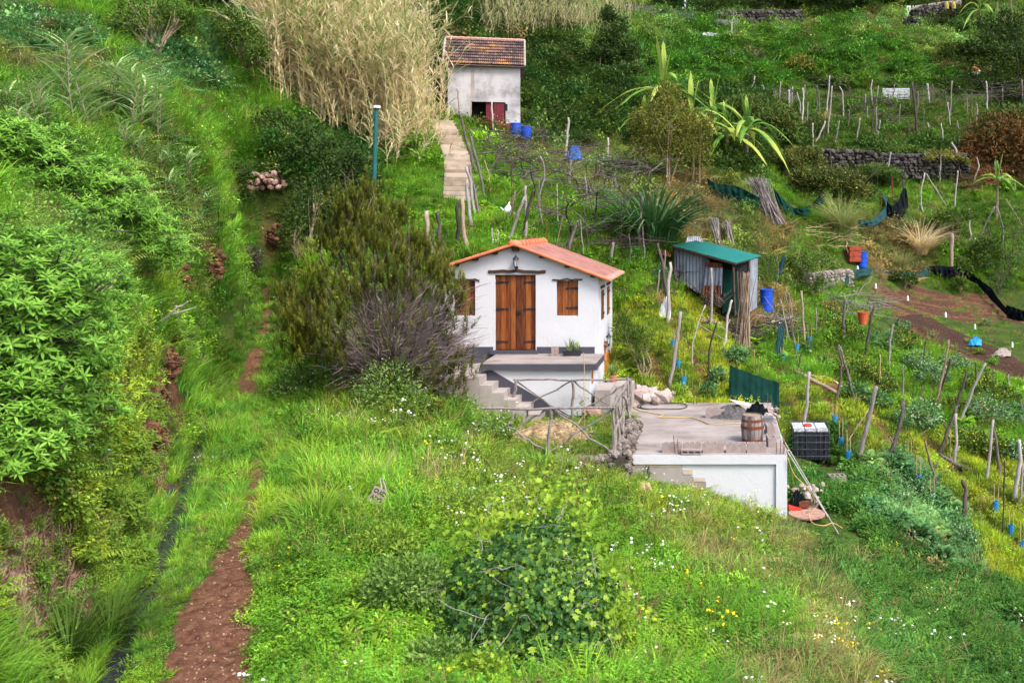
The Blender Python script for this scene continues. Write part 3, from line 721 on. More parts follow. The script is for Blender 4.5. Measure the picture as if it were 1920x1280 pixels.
jx = ppx + 36 * (fbm(cX * .5, cY * .5, 61) - .5) * 2; jy = ppy + 30 * (fbm(cX * .5, cY * .5, 62) - .5) * 2
zi = np.empty(len(cX), int)
for c0 in range(0, len(cX), 8000):
    s_ = slice(c0, c0 + 8000)
    zi[s_] = szi[np.argmin((jx[s_, None] - sx) ** 2 + 1.6 * (jy[s_, None] - sy) ** 2, 1)]
kind = np.zeros(len(cX), int); colr = np.zeros((len(cX), 3)); size = np.zeros(len(cX)); kp = np.ones(len(cX), bool)
patch = fbm(cX * .45, cY * .45, 71); patch2 = fbm(cX * 1.6, cY * 1.6, 72)
for i, zname in enumerate(ZN):
    k = np.nonzero(zi == i)[0]
    if not len(k): continue
    wts, cn, dens, sz_ = ZT[zname]
    wts = np.array(wts, float); wts /= wts.sum(); cum = np.cumsum(wts)
    q = np.clip(np.mod(.62 * rng.uniform(0, 1, len(k)) + 1.6 * fbm(cX[k] * .8, cY[k] * .8, 80), 1), 0, .999)
    kind[k] = np.searchsorted(cum, q)
    kp[k] = rng.uniform(0, 1, len(k)) < dens
    size[k] = sz_
    base = np.array(C_[cn])
    v = .55 + .95 * patch[k] * patch2[k] * 2 + rng.normal(0, .20, len(k))
    hue = (patch2[k] - .5) * 1.1 + rng.normal(0, .25, len(k))
    c = base[None] * np.clip(v, .35, 1.9)[:, None] * np.stack([1 + .55 * hue, 1 + .05 * hue, 1 - .3 * hue], 1)
    dryk = rng.uniform(0, 1, len(k)) < .035
    c[dryk] = np.array([.26, .20, .08]) * rng.uniform(.7, 1.2, (dryk.sum(), 1))
    colr[k] = c
kind = np.clip(kind, 0, len(KINDS) - 1)
st = kind == 8; colr[st] = np.array([.34, .25, .11]) * rng.uniform(.6, 1.25, (st.sum(), 1)) * np.where(zi[st] == ZN.index('rust'), .55, 1)[:, None]
fk = kind == 7
fc = np.array([[.52, .53, .48], [.58, .40, .015], [.52, .53, .48], [.55, .50, .30]])[rng.integers(0, 4, fk.sum())]
red_ = rng.uniform(0, 1, fk.sum()) < .05; fc[red_] = [.6, .08, .01]
colr[fk] = fc
colr[fk & (zi == ZN.index('mead'))] = np.where(rng.uniform(0, 1, ((fk & (zi == ZN.index('mead'))).sum(), 1)) < .8, [[.52, .53, .48]], [[.58, .40, .015]])
scl = size * np.interp(cY, [7, 12, 20, 34, 60, 110], [.62, .74, .88, 1.08, 1.35, 1.65]) * rng.uniform(.75, 1.3, len(cX))
scl *= np.where(dPp[idx] < .75, .62, 1.0) * np.where((dLp[idx] < .6) & (cY < 19), .55, 1.0) * np.where(sl > .5, .6, 1)
scl *= np.where((cX > -4.9) & (cX < -1.9) & (cY > 18.9) & (cY < 25), .45, 1.0) * np.where((cX > 1.2) & (cX < 3.3) & (cY > 17.6) & (cY < 21.6), .24, 1.0) * np.where((cX > 1.9) & (cX < 3.6) & (cY > 23.5) & (cY < 26), .5, 1)       # kept short round the garden
scl *= np.where((cX > -2.0) & (cX < 1.6) & (cY > 18.5) & (cY < 20.5), .55, 1.0)
for px_, py_, r_ in [(1437, 590, 1.0), (1617, 510, 1.1), (1394, 655, .6), (1521, 876, .8), (1569, 908, .5), (1600, 500, .8), (1214, 930, .5), (708, 945, .4), (498, 368, .7)]:
    g_ = G(px_, py_); scl *= np.where(np.hypot(cX - g_[0], cY - g_[1]) < r_, .35, 1)
hdl = {k: i for i, k in enumerate(KINDS)}
scl *= np.where(np.isin(kind, [hdl['mat']]), 1.25, 1.0) * np.where(kind == hdl['bush'], np.where(cY > 34, rng.choice([.8, 1.0, 1.4], len(cX)), .75), 1)
scl = np.where((((ppx - 985) / 165) ** 2 + ((ppy - 1235) / 130) ** 2 < 1) & (rng.uniform(0, 1, len(cX)) < .85), 0, scl); kp &= scl > 0
rot = np.stack([rng.normal(0, .14, len(cX)), rng.normal(0, .14, len(cX)), rng.uniform(0, 2 * pi, len(cX))], 1)
index = kind * NV + rng.integers(0, NV, len(cX))

def smooth(pts, n=60):
    pts = np.array(pts, float); t = np.linspace(0, len(pts) - 1, n); i = np.clip(t.astype(int), 0, len(pts) - 2); f_ = (t - i)[:, None]
    return pts[i] * (1 - f_) + pts[i + 1] * f_

def scatter_object(name, sel, label, cat):
    n = int(sel.sum())
    me = bpy.data.meshes.new(name)
    me.vertices.add(n)
    me.vertices.foreach_set('co', np.stack([cX[sel], cY[sel], cZ[sel] - .02], 1).astype(np.float32).reshape(-1))
    for nm, ty, dat in [('rot', 'FLOAT_VECTOR', rot[sel]), ('scl', 'FLOAT', scl[sel]), ('idx', 'INT', index[sel])]:
        a = me.attributes.new(nm, ty, 'POINT')
        a.data.foreach_set('vector' if ty == 'FLOAT_VECTOR' else 'value', (dat.astype(np.int32) if ty == 'INT' else dat.astype(np.float32)).reshape(-1))
    a = me.attributes.new('col', 'FLOAT_COLOR', 'POINT')
    a.data.foreach_set('color', np.concatenate([np.clip(colr[sel], 0, .8), np.ones((n, 1))], 1).astype(np.float32).reshape(-1))
    o = bpy.data.objects.new(name, me); COL.objects.link(o)
    ng = bpy.data.node_groups.new(name + '_scatter', 'GeometryNodeTree')
    ng.interface.new_socket('Geometry', in_out='INPUT', socket_type='NodeSocketGeometry')
    ng.interface.new_socket('Geometry', in_out='OUTPUT', socket_type='NodeSocketGeometry')
    gi, go = ng.nodes.new('NodeGroupInput'), ng.nodes.new('NodeGroupOutput')
    ip = ng.nodes.new('GeometryNodeInstanceOnPoints'); ci = ng.nodes.new('GeometryNodeCollectionInfo')
    ci.inputs['Collection'].default_value = cover_col; ci.inputs['Separate Children'].default_value = True; ci.inputs['Reset Children'].default_value = True
    def na(nm, ty):
        q = ng.nodes.new('GeometryNodeInputNamedAttribute'); q.data_type = ty; q.inputs['Name'].default_value = nm
        return q.outputs['Attribute']
    er = ng.nodes.new('FunctionNodeEulerToRotation')
    ng.links.new(na('rot', 'FLOAT_VECTOR'), er.inputs[0])
    ng.links.new(gi.outputs[0], ip.inputs['Points']); ng.links.new(ci.outputs[0], ip.inputs['Instance'])
    ip.inputs['Pick Instance'].default_value = True
    ng.links.new(na('idx', 'INT'), ip.inputs['Instance Index']); ng.links.new(er.outputs[0], ip.inputs['Rotation']); ng.links.new(na('scl', 'FLOAT'), ip.inputs['Scale'])
    ng.links.new(ip.outputs[0], go.inputs[0])
    md = o.modifiers.new('scatter', 'NODES'); md.node_group = ng
    return tag(o, label, cat, kind='stuff')
k_ = lambda *q: kp & np.isin(kind, [hdl[x] for x in q])
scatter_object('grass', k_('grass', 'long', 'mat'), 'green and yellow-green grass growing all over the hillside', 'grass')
scatter_object('weeds', k_('weed', 'clover', 'big'), 'small broad-leaved weeds and clover among the hillside grass', 'weeds')
scatter_object('ferns', k_('fern'), 'feathery green ferns and bracken covering the slopes', 'ferns')
scatter_object('wildflowers', k_('flower'), 'tiny white and yellow wildflowers dotted through the grass', 'wildflowers')
scatter_object('scrub', k_('bush'), 'low leafy scrub bushes covering the rough parts of the slopes', 'scrub')
scatter_object('dry_grass', k_('straw'), 'straw-coloured dead grass scattered over the slopes', 'dry grass')
k = 700; q_ = MB(); i_ = rng.integers(0, 60, k); pl_ = smooth(PATH[:6], 60)
pp = pl_[i_] + np.stack([rng.normal(0, .22, k), rng.normal(0, .12, k), 0 * i_], 1); pp[:, 2] = H(pp[:, 0], pp[:, 1]) + .004
for j in range(4): q_.scat(STONES[j], pp[j::4], frames(rand_dir(len(pp[j::4])) * [1, 1, .3]), np.clip(rng.lognormal(-4.15, .5, len(pp[j::4])), .008, .09), rng.uniform(0, 1, len(pp[j::4])))
tag(q_.build('pebbles', M['gravelly']), 'small reddish stones and clods scattered on the earth path', 'pebbles', kind='stuff')
print('cover', kp.sum())
# ------------------------------------------------------------------ the white house
YW, YF, YB = 25.75, 24.0, 29.2            # front wall, terrace front, back wall
K = F / YW
hx = lambda px: (px - CX) / K
hz = lambda py: (CY - py) / K
XL, XR, XRG = hx(831), hx(1122), hx(967)
ZTER = -3.615
ZE_L, ZE_R, ZAP = hz(505), hz(520), hz(462)
house = empty('white_house', (XL, YW, -4.95), 'small white house with a salmon tiled roof and brown plank doors', 'house')
dd_ = .14                                   # doors and windows sit in real recesses this deep
DX0, DX1, DZ0, DZ1 = hx(928), hx(1004.5), hz(656), hz(515)
WRX0, WRX1, WZ0, WZ1 = hx(1043.5), hx(1084), hz(592), hz(526)
WLX0, WLX1 = hx(850), hx(891)
def zroof(x): return ZAP + (ZE_L - ZAP) * (XRG - x) / (XRG - XL) if x < XRG else ZAP + (ZE_R - ZAP) * (x - XRG) / (XR - XRG)
w_ = MB()
def wallcol(x0, x1, z0, z1=None):
    if z1 is None:
        if x0 < XRG < x1: poly = [(x0, z0), (x1, z0), (x1, zroof(x1)), (XRG, ZAP), (x0, zroof(x0))]
        else: poly = [(x0, z0), (x1, z0), (x1, zroof(x1)), (x0, zroof(x0))]
    else: poly = [(x0, z0), (x1, z0), (x1, z1), (x0, z1)]
    w_.prism(poly, 1, YW, YW + dd_)
xs = [XL, WLX0, WLX1, DX0, DX1, WRX0, WRX1, XR]
for i in range(7):
    a, c = xs[i], xs[i + 1]
    if i in (1, 5): wallcol(a, c, -5.3, WZ0); wallcol(a, c, WZ1)
    elif i == 3: wallcol(a, c, -5.3, DZ0); wallcol(a, c, DZ1)
    else: wallcol(a, c, -5.3)
w_.prism([(XL, -5.3), (XR - .002, -5.3), (XR - .002, ZE_R), (XRG, ZAP), (XL, ZE_L)], 1, YB - .2, YB)
w_.span((XL, YW + dd_, -5.3), (XL + .2, YB - .2, ZE_L - .01))
# right wall with two shutter recesses
w_.span((XR - .2, YW + dd_, -5.3), (XR, YB - .2, ZE_R - .01))
w_.span((XL + .2, YW + dd_ + .001, -5.2), (XR - .2, YB - .2, -3.65))
wall = w_.build('wall', M['white'], house)
# lower storey under the terrace, open stair in front of it
t_ = MB(); XT0, XT1 = (913 - CX) / F * YF, XR - .003
t_.span((XT0, YF, -5.3), (XT1, YW - .001, ZTER - .17)); t_.build('terrace_wall', M['white'], house)
b_ = MB()
b_.prism([(XT0, -3.70), (XT0, -5.2), (XT0 + 2.12, -5.2), (XT0 + 2.12, -4.96), (XT0 + .10, -3.78)], 1, YF - .004, YF + .02)
zb0, zb1 = hz(664), hz(650)
b_.build('stair_band', M['band'], house); b_ = MB(); b_.span((XL, YW - .006, -4.1), (DX0 - .05, YW + .02, zb1)); b_.build('base_band', M['band'], house); b_ = MB(); b_.span((DX1 + .03, YW - .006, ZTER - .05), (XR - .10, YW + .02, zb1)); b_.build('base_band', M['band'], house)
ts = MB(); ts.span(((902.5 - CX) / F * YF, YF - .10, ZTER - .045), ((1118 - CX) / F * YF, YW - .007, ZTER)); slab_t = ts.build('terrace_slab', M['slab'], house)
te = MB(); x0_, x1_ = (902.5 - CX) / F * YF, (1118 - CX) / F * YF
te.span((x0_, YF - .105, ZTER - .17), (x1_, YF - .02, ZTER - .012)); te.span((x1_ - .06, YF - .02, ZTER - .17), (x1_ + .004, YW - .01, ZTER - .012)); te.span((x0_ - .004, YF - .02, ZTER - .17), (x0_ + .06, YW - .01, ZTER - .012))
te.span((x0_ + .06, YF - .02, ZTER - .17), (x1_ - .06, YW - .01, ZTER - .05))
te.build('terrace_edge', M['band'], house)
si = MB(); si.span((DX0 - .12, YW - .12, DZ0 - .10), (DX1 + .08, YW + .10, DZ0)); si.build('door_sill', M['band'], house)
# steps
ld = MB(); ld.span((-7.1, 23.25, -5.2), (XT0 - .004, YW - .01, -3.88)); ld.build('landing', M['concrete'], house)
for i in range(6):
    q = MB(); xa = XT0 + .30 * i; q.span((xa, 23.25, -5.3), (xa + .30, YF - .006, -4.06 - .18 * i)); q.build('step', M['concrete'], house)
# lean-to on the left
q = MB(); q.span((hx(831) - .72, YW + .9, -4.5), (hx(831) - .003, YW + 2.9, -2.50)); q.build('side_room', M['white'], house)

def hinge(parent, x0, x1, z, y):
    q = MB(); h = .022; d_ = 1 if x1 > x0 else -1
    q.span((min(x0, x0 + d_ * .10), y - .012, z - h * 1.6), (max(x0, x0 + d_ * .10), y, z + h * 1.6))
    n = 5; ts_ = np.linspace(0, 1, n)
    for a in range(n - 1):
        xa, xb = x0 + d_ * .10 + (x1 - x0 - d_ * .10) * ts_[a], x0 + d_ * .10 + (x1 - x0 - d_ * .10) * ts_[a + 1]
        hh = h * (1.15 - .75 * ts_[a]) * (1.25 if a == 1 else 1)
        q.span((min(xa, xb), y - .010 - .001 * a, z - hh), (max(xa, xb), y, z + hh))
    q.lathe([(0, -.014), (h * 1.4, -.014), (h * 1.4, 0)], (x1, y, z), 10, R=Matrix.Rotation(-pi / 2, 3, 'X'))
    q.build('hinge', M['iron'], parent)

def planks(name, x0, x1, z0, z1, n, parent, mat='wood_door', y=YW + .085):
    q = MB(); ww = (x1 - x0) / n
    for i in range(n):
        q.span((x0 + i * ww + .004, y + rng.uniform(0, .004), z0), (x0 + (i + 1) * ww - .004, y + .045, z1), rng.uniform(0, 1))
    q.span((x0, y + .02, z0), (x1, y + .045, z1), .3)
    return q.build(name, M[mat], parent)
xm = (DX0 + DX1) / 2
d1 = planks('door', DX0 + .01, xm - .004, DZ0 + .01, DZ1 - .02, 4, house); d2 = planks('door', xm + .004, DX1 - .01, DZ0 + .01, DZ1 - .02, 4, house)
for z in (hz(529.5), hz(580), hz(641)):
    hinge(d1, DX0 + .012, DX0 + .33, z, YW + .083); hinge(d2, DX1 - .012, DX1 - .33, z, YW + .083)
q = MB(); q.lathe([(0, -.05), (.035, -.05), (.045, -.03), (.03, -.012), (.05, -.008), (.05, 0)], (xm + .10, YW + .083, hz(586.5)), 12, R=Matrix.Rotation(-pi / 2, 3, 'X')); q.build('handle', M['iron'], d2)
q = MB(); q.box((xm + .03, YW + .077, hz(586.5)), (.035, .012, .12)); q.build('lock_plate', M['iron'], d2)
sh = planks('shutter', WRX0 + .008, WRX1 - .008, WZ0 + .008, WZ1 - .008, 4, house)
for z in (hz(541), hz(577.5)): hinge(sh, WRX1 - .012, WRX1 - .32, z, YW + .083)
sh = planks('shutter', WLX0 + .008, WLX1 - .008, WZ0 + .008, WZ1 - .008, 4, house)
for z in (hz(541), hz(577.5)): hinge(sh, WLX0 + .012, WLX0 + .32, z, YW + .083)
def beam(x0, x1, zc, hgt, proud=.03):
    q = MB(); n = 9; xs_ = np.linspace(x0, x1, n); wob = rng.normal(0, .012, n)
    pts = [[(x, YW - proud, zc + wob[i] - hgt / 2 * (1 if s < 2 else -1) + 0) if s in (0, 3) else (x, YW + .01, zc + wob[i] - hgt / 2 * (1 if s < 2 else -1)) for i, x in enumerate(xs_)] for s in (0, 1, 2, 3, 0)]
    q.grid(np.array(pts).transpose(1, 0, 2)[:, ::-1]); q.span((x0 - .004, YW - proud + .004, zc - hgt * .45), (x0, YW + .01, zc + hgt * .45)); q.span((x1, YW - proud + .004, zc - hgt * .45), (x1 + .004, YW + .01, zc + hgt * .45))
    q.build('lintel', M['wood_dark'], house)
beam(hx(916), hx(1023), hz(509), .085); beam(hx(1036), hx(1092), hz(524.3), .04); beam(hx(843), hx(899), hz(524.3), .04)
# right wall shutters, lintels, lower orange door
for ya, yb, zt, zo in ((26.35, 26.95, -1.92, -2.75), (27.75, 28.35, -1.92, -2.75)):
    q = MB()
    for i in range(3):
        w3 = (yb - ya) / 3; q.span((XR - .02, ya + i * w3 + .004, zo), (XR + .012, ya + (i + 1) * w3 - .004, zt), rng.uniform(0, 1))
    s_ = q.build('shutter', M['wood_door'], house)
    for z in (zt - .15, zo + .15):
        q = MB(); q.span((XR + .012, yb - .32, z - .025), (XR + .026, yb + .02, z + .025)); q.build('hinge', M['iron'], s_)
    q = MB(); q.span((XR - .01, ya - .12, zt + .05), (XR + .03, yb + .12, zt + .13)); q.build('lintel', M['wood_dark'], house)
q = MB()
for i in range(4): q.span((XR - .02, 27.1 + i * .27 + .004, -5.2), (XR + .05, 27.1 + (i + 1) * .27 - .004, -3.85), rng.uniform(0, 1))
q.build('lower_door', M['wood_orange'], house)
for ya, za, zb in ((24.35, -4.2, -3.78), (25.3, -4.0, -3.66)):
    q = MB(); q.span((XR - .01, ya, za), (XR + .025, ya + .16, zb)); q.build('shutter', M['wood_orange'], house)
q = MB(); q.tube([(XR + .02, 27.0, -3.55), (XR + .05, 27.05, -3.45), (XR + .03, 27.1, -3.8), (XR + .04, 27.02, -4.0)], .035, 6); q.build('rope_coil', M['wood_orange'], house)

def lantern(c, parent, out=(0, -1, 0)):
    out = np.array(out, float); c = np.array(c, float)
    q = MB(); p = c + out * .14
    q.tube([c + [0, 0, -.20], c + out * .06 + [0, 0, -.27], p + [0, 0, -.24], p + [0, 0, -.19]], .014, 6)
    q.lathe([(0, 0), (.045, 0), (.03, .02), (0, .02)], c + [0, 0, -.22], 10, R=Matrix.Rotation(pi / 2, 3, 'X' if out[1] else 'Y'))
    q.lathe([(0, -.24), (.03, -.23), (.045, -.18), (.035, -.17)], p, 8)
    for a in range(4):
        t = a * pi / 2 + pi / 4
        q.tube([p + [.04 * math.cos(t), .04 * math.sin(t), -.17], p + [.07 * math.cos(t), .07 * math.sin(t), .02]], .007, 4)
    q.lathe([(.10, .015), (.085, .035), (.05, .075), (.03, .085), (.025, .11), (.008, .13), (0, .16)], p, 8)
    o = q.build('wall_lantern', M['iron'], parent)
    g_ = MB(); g_.lathe([(.036, -.17), (.064, .02)], p, 6); g_.build('lamp_glass', M['glass'], o)
lantern((XRG + .03, YW, hz(487)), house)
lantern((XR, 27.0, -3.33), house, (1, 0, 0))
# roof: two slopes of rolled tiles, verge and ridge tiles, rafter ends
YR0, YR1 = 25.55, 29.7
def slope(xa, za, xb, zb, name):
    n = int((YR1 - YR0) / .018); ys = np.linspace(YR0 + .02, YR1, n)
    roll = .010 * np.abs(np.sin((ys - YR0) / .235 * pi)) ** .6
    rows = []
    m_ = 14
    for i in range(m_ + 1):
        for e in (0, 1):
            if (i == 0 and e == 0) or (i == m_ and e == 1): continue
            t = i / m_; x = xa + (xb - xa) * t; z = za + (zb - za) * t
            rows.append(np.stack([np.full(n, x), ys, z + roll + (.006 if e else 0.0)], 1))
    up = np.array(rows); lowp = up[[0, -1]].copy(); lowp[:, :, 2] = np.array([za, zb])[:, None] - .045
    q = MB(); q.grid(up); q.grid(lowp[:, ::-1])
    q.grid(np.stack([up[-1], lowp[1]])); q.grid(np.stack([lowp[0], up[0]])); q.grid(np.stack([up[:, 0], np.linspace(lowp[0][0], lowp[1][0], len(up))], 0)); q.grid(np.stack([np.linspace(lowp[0][-1], lowp[1][-1], len(up)), up[:, -1]], 0))
    return q.build(name, M['roof_new'], house, True)
zr = ZAP + .07
xe_r = (1143 - CX) / F * YR0; xe_l = (828 - CX) / F * YR0
sl_r = (ZE_R - ZAP) / (XR - XRG); sl_l = (ZE_L - ZAP) / (XRG - XL)
r1 = slope(XRG, zr, xe_r, zr + sl_r * (xe_r - XRG), 'roof'); r2 = slope(XRG, zr, xe_l, zr + sl_l * (XRG - xe_l), 'roof')
for xe, s_, par in ((xe_r, sl_r, r1), (xe_l, sl_l, r2)):
    q = MB(); n = 9
    for i in range(n):
        a, c = i / n, (i + 1) / n
        pa = np.array([XRG + (xe - XRG) * a, YR0 - .01, zr - .005 + s_ * abs(xe - XRG) * a]); pb = np.array([XRG + (xe - XRG) * c, YR0 - .01, zr - .005 + s_ * abs(xe - XRG) * c])
        q.tube([pa, pb + (pb - pa) * .06], [.040, .047], 8)
    q.build('verge_tile', M['roof_edge'], par)
    q = MB()
    for t in (.28, .55, .82):
        x = XRG + (xe - XRG) * t; q = MB(); q.box((x, YW - .06, zr - .085 + s_ * abs(x - XRG)), (.14, .16, .05)); q.build('rafter_end', M['wood_dark'], par)
    pass
q = MB()
for i in range(9):
    ya, yb = YR0 - .04 + i * .47, YR0 - .04 + (i + 1) * .47
    th = np.linspace(-.25, pi + .25, 9)
    q.grid([[(XRG + .165 * r_ * math.cos(t), y, zr - .03 + .14 * r_ * math.sin(t)) for t in th] for y, r_ in ((ya, 1.05), (yb + .03, .94))])
th = np.linspace(-.25, pi + .25, 9)
q.prism([(XRG + .172 * math.cos(t), zr - .03 + .146 * math.sin(t)) for t in th], 1, YR0 - .045, YR0 - .03)
q.build('ridge_tile', M['roof_edge'], r1, True)
q = MB(); q.box((XRG + .01, YW - .03, ZAP - .065), (.19, .2, .13)); q.build('ridge_beam', M['wood_dark'], house)

# ------------------------------------------------------------------ things on the terrace
def block(name, c, rz, label, group, lie=False, size=(.48, .19, .19), mat='block'):
    l, d_, h = size; q = MB(); t = .032
    R = np.array(Matrix.Rotation(rz, 3, 'Z') @ (Matrix.Rotation(pi / 2, 3, 'X') if lie else Matrix.Identity(3)))
    def bb(cx, cy, sx_, sy_, hz_=h): q.box(np.array(c) + R @ np.array([cx, cy, 0]), (sx_, sy_, hz_), R=R)
    bb(0, d_ / 2 - t / 2, l, t); bb(0, -d_ / 2 + t / 2, l, t)
    for i in range(4): bb(-l / 2 + t / 2 + i * (l - t) / 3, 0, t, d_ - 2 * t)
    q.box(np.array(c) + R @ np.array([0, 0, -h * .22]), (l - 2 * t - .01, d_ - 2 * t, .02), R=R)
    return one(name, q, M[mat], label, 'block', group)
q = MB(); bx_, by_ = hx(1045.5), YW - .42
for i in (0, 1): q.box((bx_ - .045 + i * .092, by_, ZTER + .125), (.085, .16, .25))
q.box((bx_, by_ + .02, ZTER + .11), (.12, .12, .22))
one('concrete_block', q, M['block'], 'grey concrete block standing on the house terrace beside the planter', 'block')
pl = empty('planter', (hx(1077), YW - .4, ZTER), 'black rectangular planter with a spiky plant on the house terrace', 'planter')
c = np.array(pl.location); q = MB(); q.prism([(c[0] - .22, c[2]), (c[0] + .22, c[2]), (c[0] + .245, c[2] + .15), (c[0] - .245, c[2] + .15)], 1, c[1] - .1, c[1] + .1); q.build('pot', M['planter'], pl)
q = MB(); blades(q, c + [-.05, 0, .12], 24, .36, .016, .10, .35, 3); blades(q, c + [.12, 0, .12], 16, .26, .014, .06, .35, 3)
M['aloe'] = leaf_mat('aloe_leaf', (.06, .12, .03), (.20, .28, .08), (.42, .44, .24)); q.build('spiky_plant', M['aloe'], pl)

def barrel(loc, r, h, label, hoops, lidmat='brownwood', hm='rust', tilt=0):
    e = empty('wooden_barrel', loc, label, 'barrel')
    n = 18; q = MB(); zz = np.linspace(0, 1, 9)
    prof = lambda z: r * (.84 + .16 * math.sin(z * pi))
    for i in range(n):
        a0, a1 = i * 2 * pi / n + .012, (i + 1) * 2 * pi / n - .012
        am = (a0 + a1) / 2
        q.grid([[(np.array(loc) + [prof(z) * math.cos(a) * k2, prof(z) * math.sin(a) * k2, z * h]) for a, k2 in ((a0, 1), (am, 1.015), (a1, 1))] for z in zz], rng.uniform(0, 1))
    q.build('stave', M['barrel'], e, True)
    q = MB(); q.lathe([(0, h * .96), (prof(1) * .99, h * .96), (prof(1) * .99, h * .9)], loc, 18); q.build('lid', M[lidmat], e)
    for z in hoops:
        q = MB(); q.lathe([(prof(z) * 1.005, z * h - .035), (prof(z) * 1.035, z * h - .035), (prof(z + .03) * 1.035, z * h + .035), (prof(z + .03) * 1.005, z * h + .035)], loc, 20); q.build('hoop', M[hm], e)
    return e
barrel((hx(858) - .02, YW - .35, -3.88), .30, .75, 'small pale-hooped wooden barrel against the house wall behind the heather', (.12, .5, .82, .93), hm='steel')

# ------------------------------------------------------------------ the flat-roofed annex
ZS = -5.07
AX1, AY0, AY1 = 1.535, 20.36, 26.25; AX0 = -2.55
annex = empty('flat_roofed_annex', (AX1, AY0, ZS), 'low white building whose flat concrete roof serves as a yard', 'building')
q = MB(); q.span((AX0, AY0 + .03, ZS - .14), (AX1, AY1, ZS)); 
q.build('roof_slab', M['slab'], annex)
q = MB(); q.span((AX0, AY0 + .06, -7.6), (AX1 - .012, AY1 - .02, ZS - .141)); q.build('wall', M['white'], annex)
q = MB(); q.span((AX0, AY0, ZS - .20), (AX1 + .012, AY0 + .029, ZS - .008)); q.span((AX1 - .23, AY0, -7.6), (AX1 + .012, AY0 + .058, ZS - .2001)); q.span((AX1 - .011, AY0 + .06, ZS - .2), (AX1 + .012, AY1, ZS - .008))
q.build('painted_border', M['white'], annex)
xa = lambda px: (px - CX) / F * AY0
za = lambda py: (CY - py) / F * AY0
q = MB(); yy = AY0 + .045
q.prism([(AX0, -6.6), (xa(1324), -6.6), (xa(1324), za(904)), (xa(1300), za(904)), (xa(1300), za(894)), (xa(1279), za(892)), (xa(1279), za(869.5)), (AX0, za(869.5))], 1, yy, yy + .03)
q.build('bare_plaster', M['concrete'], annex)
q = MB(); q.span((AX0, yy - .006, za(876)), (xa(1277), yy, za(870))); q.span((xa(1281), yy - .008, za(890)), (xa(1299), yy + .03, za(881))); q.span((xa(1301), yy - .006, za(903)), (xa(1322), yy, za(896)))
M['beige'] = rough_mat('beige_render', [(.3, (.46, .36, .28)), (.7, (.58, .48, .40))], 3, .9, .15); q.build('beige_patch', M['beige'], annex)
for px, py in [(1266, 851), (1272, 851), (1456, 851), (1463, 851), (1469, 850), (1471, 845), (1300, 757), (1306, 757), (1420, 760), (1440, 757), (1447, 765)]:
    g_ = Pz(px, min(py, 852.5), ZS); g_[1] = min(max(g_[1], AY0 + .1), AY1 - .06); q = MB(); q.tube([g_ - [0, 0, .03], g_ + [rng.normal(0, .02), 0, rng.uniform(.25, .42)]], .008, 5); q.build('rebar', M['rust'], annex)
S_ = lambda px, py: Pz(px, py, ZS)
# blocks along the front and right edges
gp = 'concrete blocks on the flat roof'
for x0, x1, lab in [(1241, 1279, 'pinkish concrete block first from the left along the roof front edge'), (1280, 1315, 'concrete block set behind the one with open holes at the roof edge'), (1317, 1357, 'concrete block third along the roof front edge left of the gap'),
                    (1361, 1399, 'pale concrete block just right of the gap at the roof front edge'), (1400, 1437, 'concrete block at the right end of the front row before the barrel')]:
    g_ = P((x0 + x1) / 2, 851, 20.6); block('concrete_block', (g_[0], 20.62, ZS + .105), rng.normal(0, .02), lab, gp, size=((x1 - x0 - 1) / F * 20.55, .17, .21))
block('concrete_block', (xa(1296), 20.435, ZS + .058), 0, 'low concrete block lying with its dark holes facing out at the roof edge', gp, True, size=(.44, .11, .14))
for (px, py, lab) in [(1443, 838, 'concrete block nearest the front in the row along the right roof edge'), (1441, 815, 'concrete block behind the front one along the right roof edge')]:
    g_ = S_(px, py); block('concrete_block', g_ + [.05, .25, .10], pi / 2 + .06, lab, gp, size=(.50, .19, .20))
g_ = S_(1341, 784); block('concrete_block', g_ + [0, .1, .1], 0, 'single concrete block at the back of the roof beside the gravel heap', gp, size=(.5, .19, .28))
g_ = S_(1441, 800); q = MB(); q.box(g_ + [0, .2, .10], (.22, .26, .20)); q.box(g_ + [0, .2, .205], (.24, .28, .012)); one('metal_box', q, M['steel'], 'small grey metal box on the roof edge right of the barrel', 'box')
g_ = S_(1411.5, 831); barrel(tuple(g_ + [0, .22, .004]), .265, .62, 'grey wooden barrel with rusty hoops on the flat concrete roof', (.07, .56, .80))
# gravel heap, plywood, tarp, rubble
def heap(c, rx, ry, h, mat, name, label, cat, n=26, kind=None):
    crump = .16 if n < 16 else 0
    t = np.linspace(0, 1, n); a = np.linspace(0, 2 * pi, 2 * n + 1)
    T, A_ = np.meshgrid(t, a, indexing='ij')
    nn = fbm(np.cos(A_) * 2 + 5 + T, np.sin(A_) * 2 + 9 + T * 2, 33)
    X = c[0] + rx * T * np.cos(A_) * (.75 + .5 * nn); Y = c[1] + ry * T * np.sin(A_) * (.75 + .5 * nn)
    Z = c[2] + h * (1 - T ** 2.2) * (.75 + .5 * nn) + .03 * h * rng.normal(size=T.shape) - .02
    if crump:
        w3 = np.sin(A_ * 5 + 7 * nn) * np.sin(T * 9 + 3 * nn); Z = Z + h * .30 * w3 * (T < .95) + h * crump * rng.normal(size=T.shape) * .5; X = X + rx * crump * w3; Z[0] = Z[1].mean(); X[:, -1], Y[:, -1], Z[:, -1] = X[:, 0], Y[:, 0], Z[:, 0]
    q = MB(); q.grid(np.stack([X, Y, Z], -1)[:, ::-1], rng.uniform(0, 1, T.shape)); return q
g_ = S_(1372, 786); one('gravel_heap', heap(g_ + [0, .35, 0], .62, .42, .30, None, '', '', ''), M['gravel'], 'dark heap of gravel at the back of the flat roof', 'gravel')
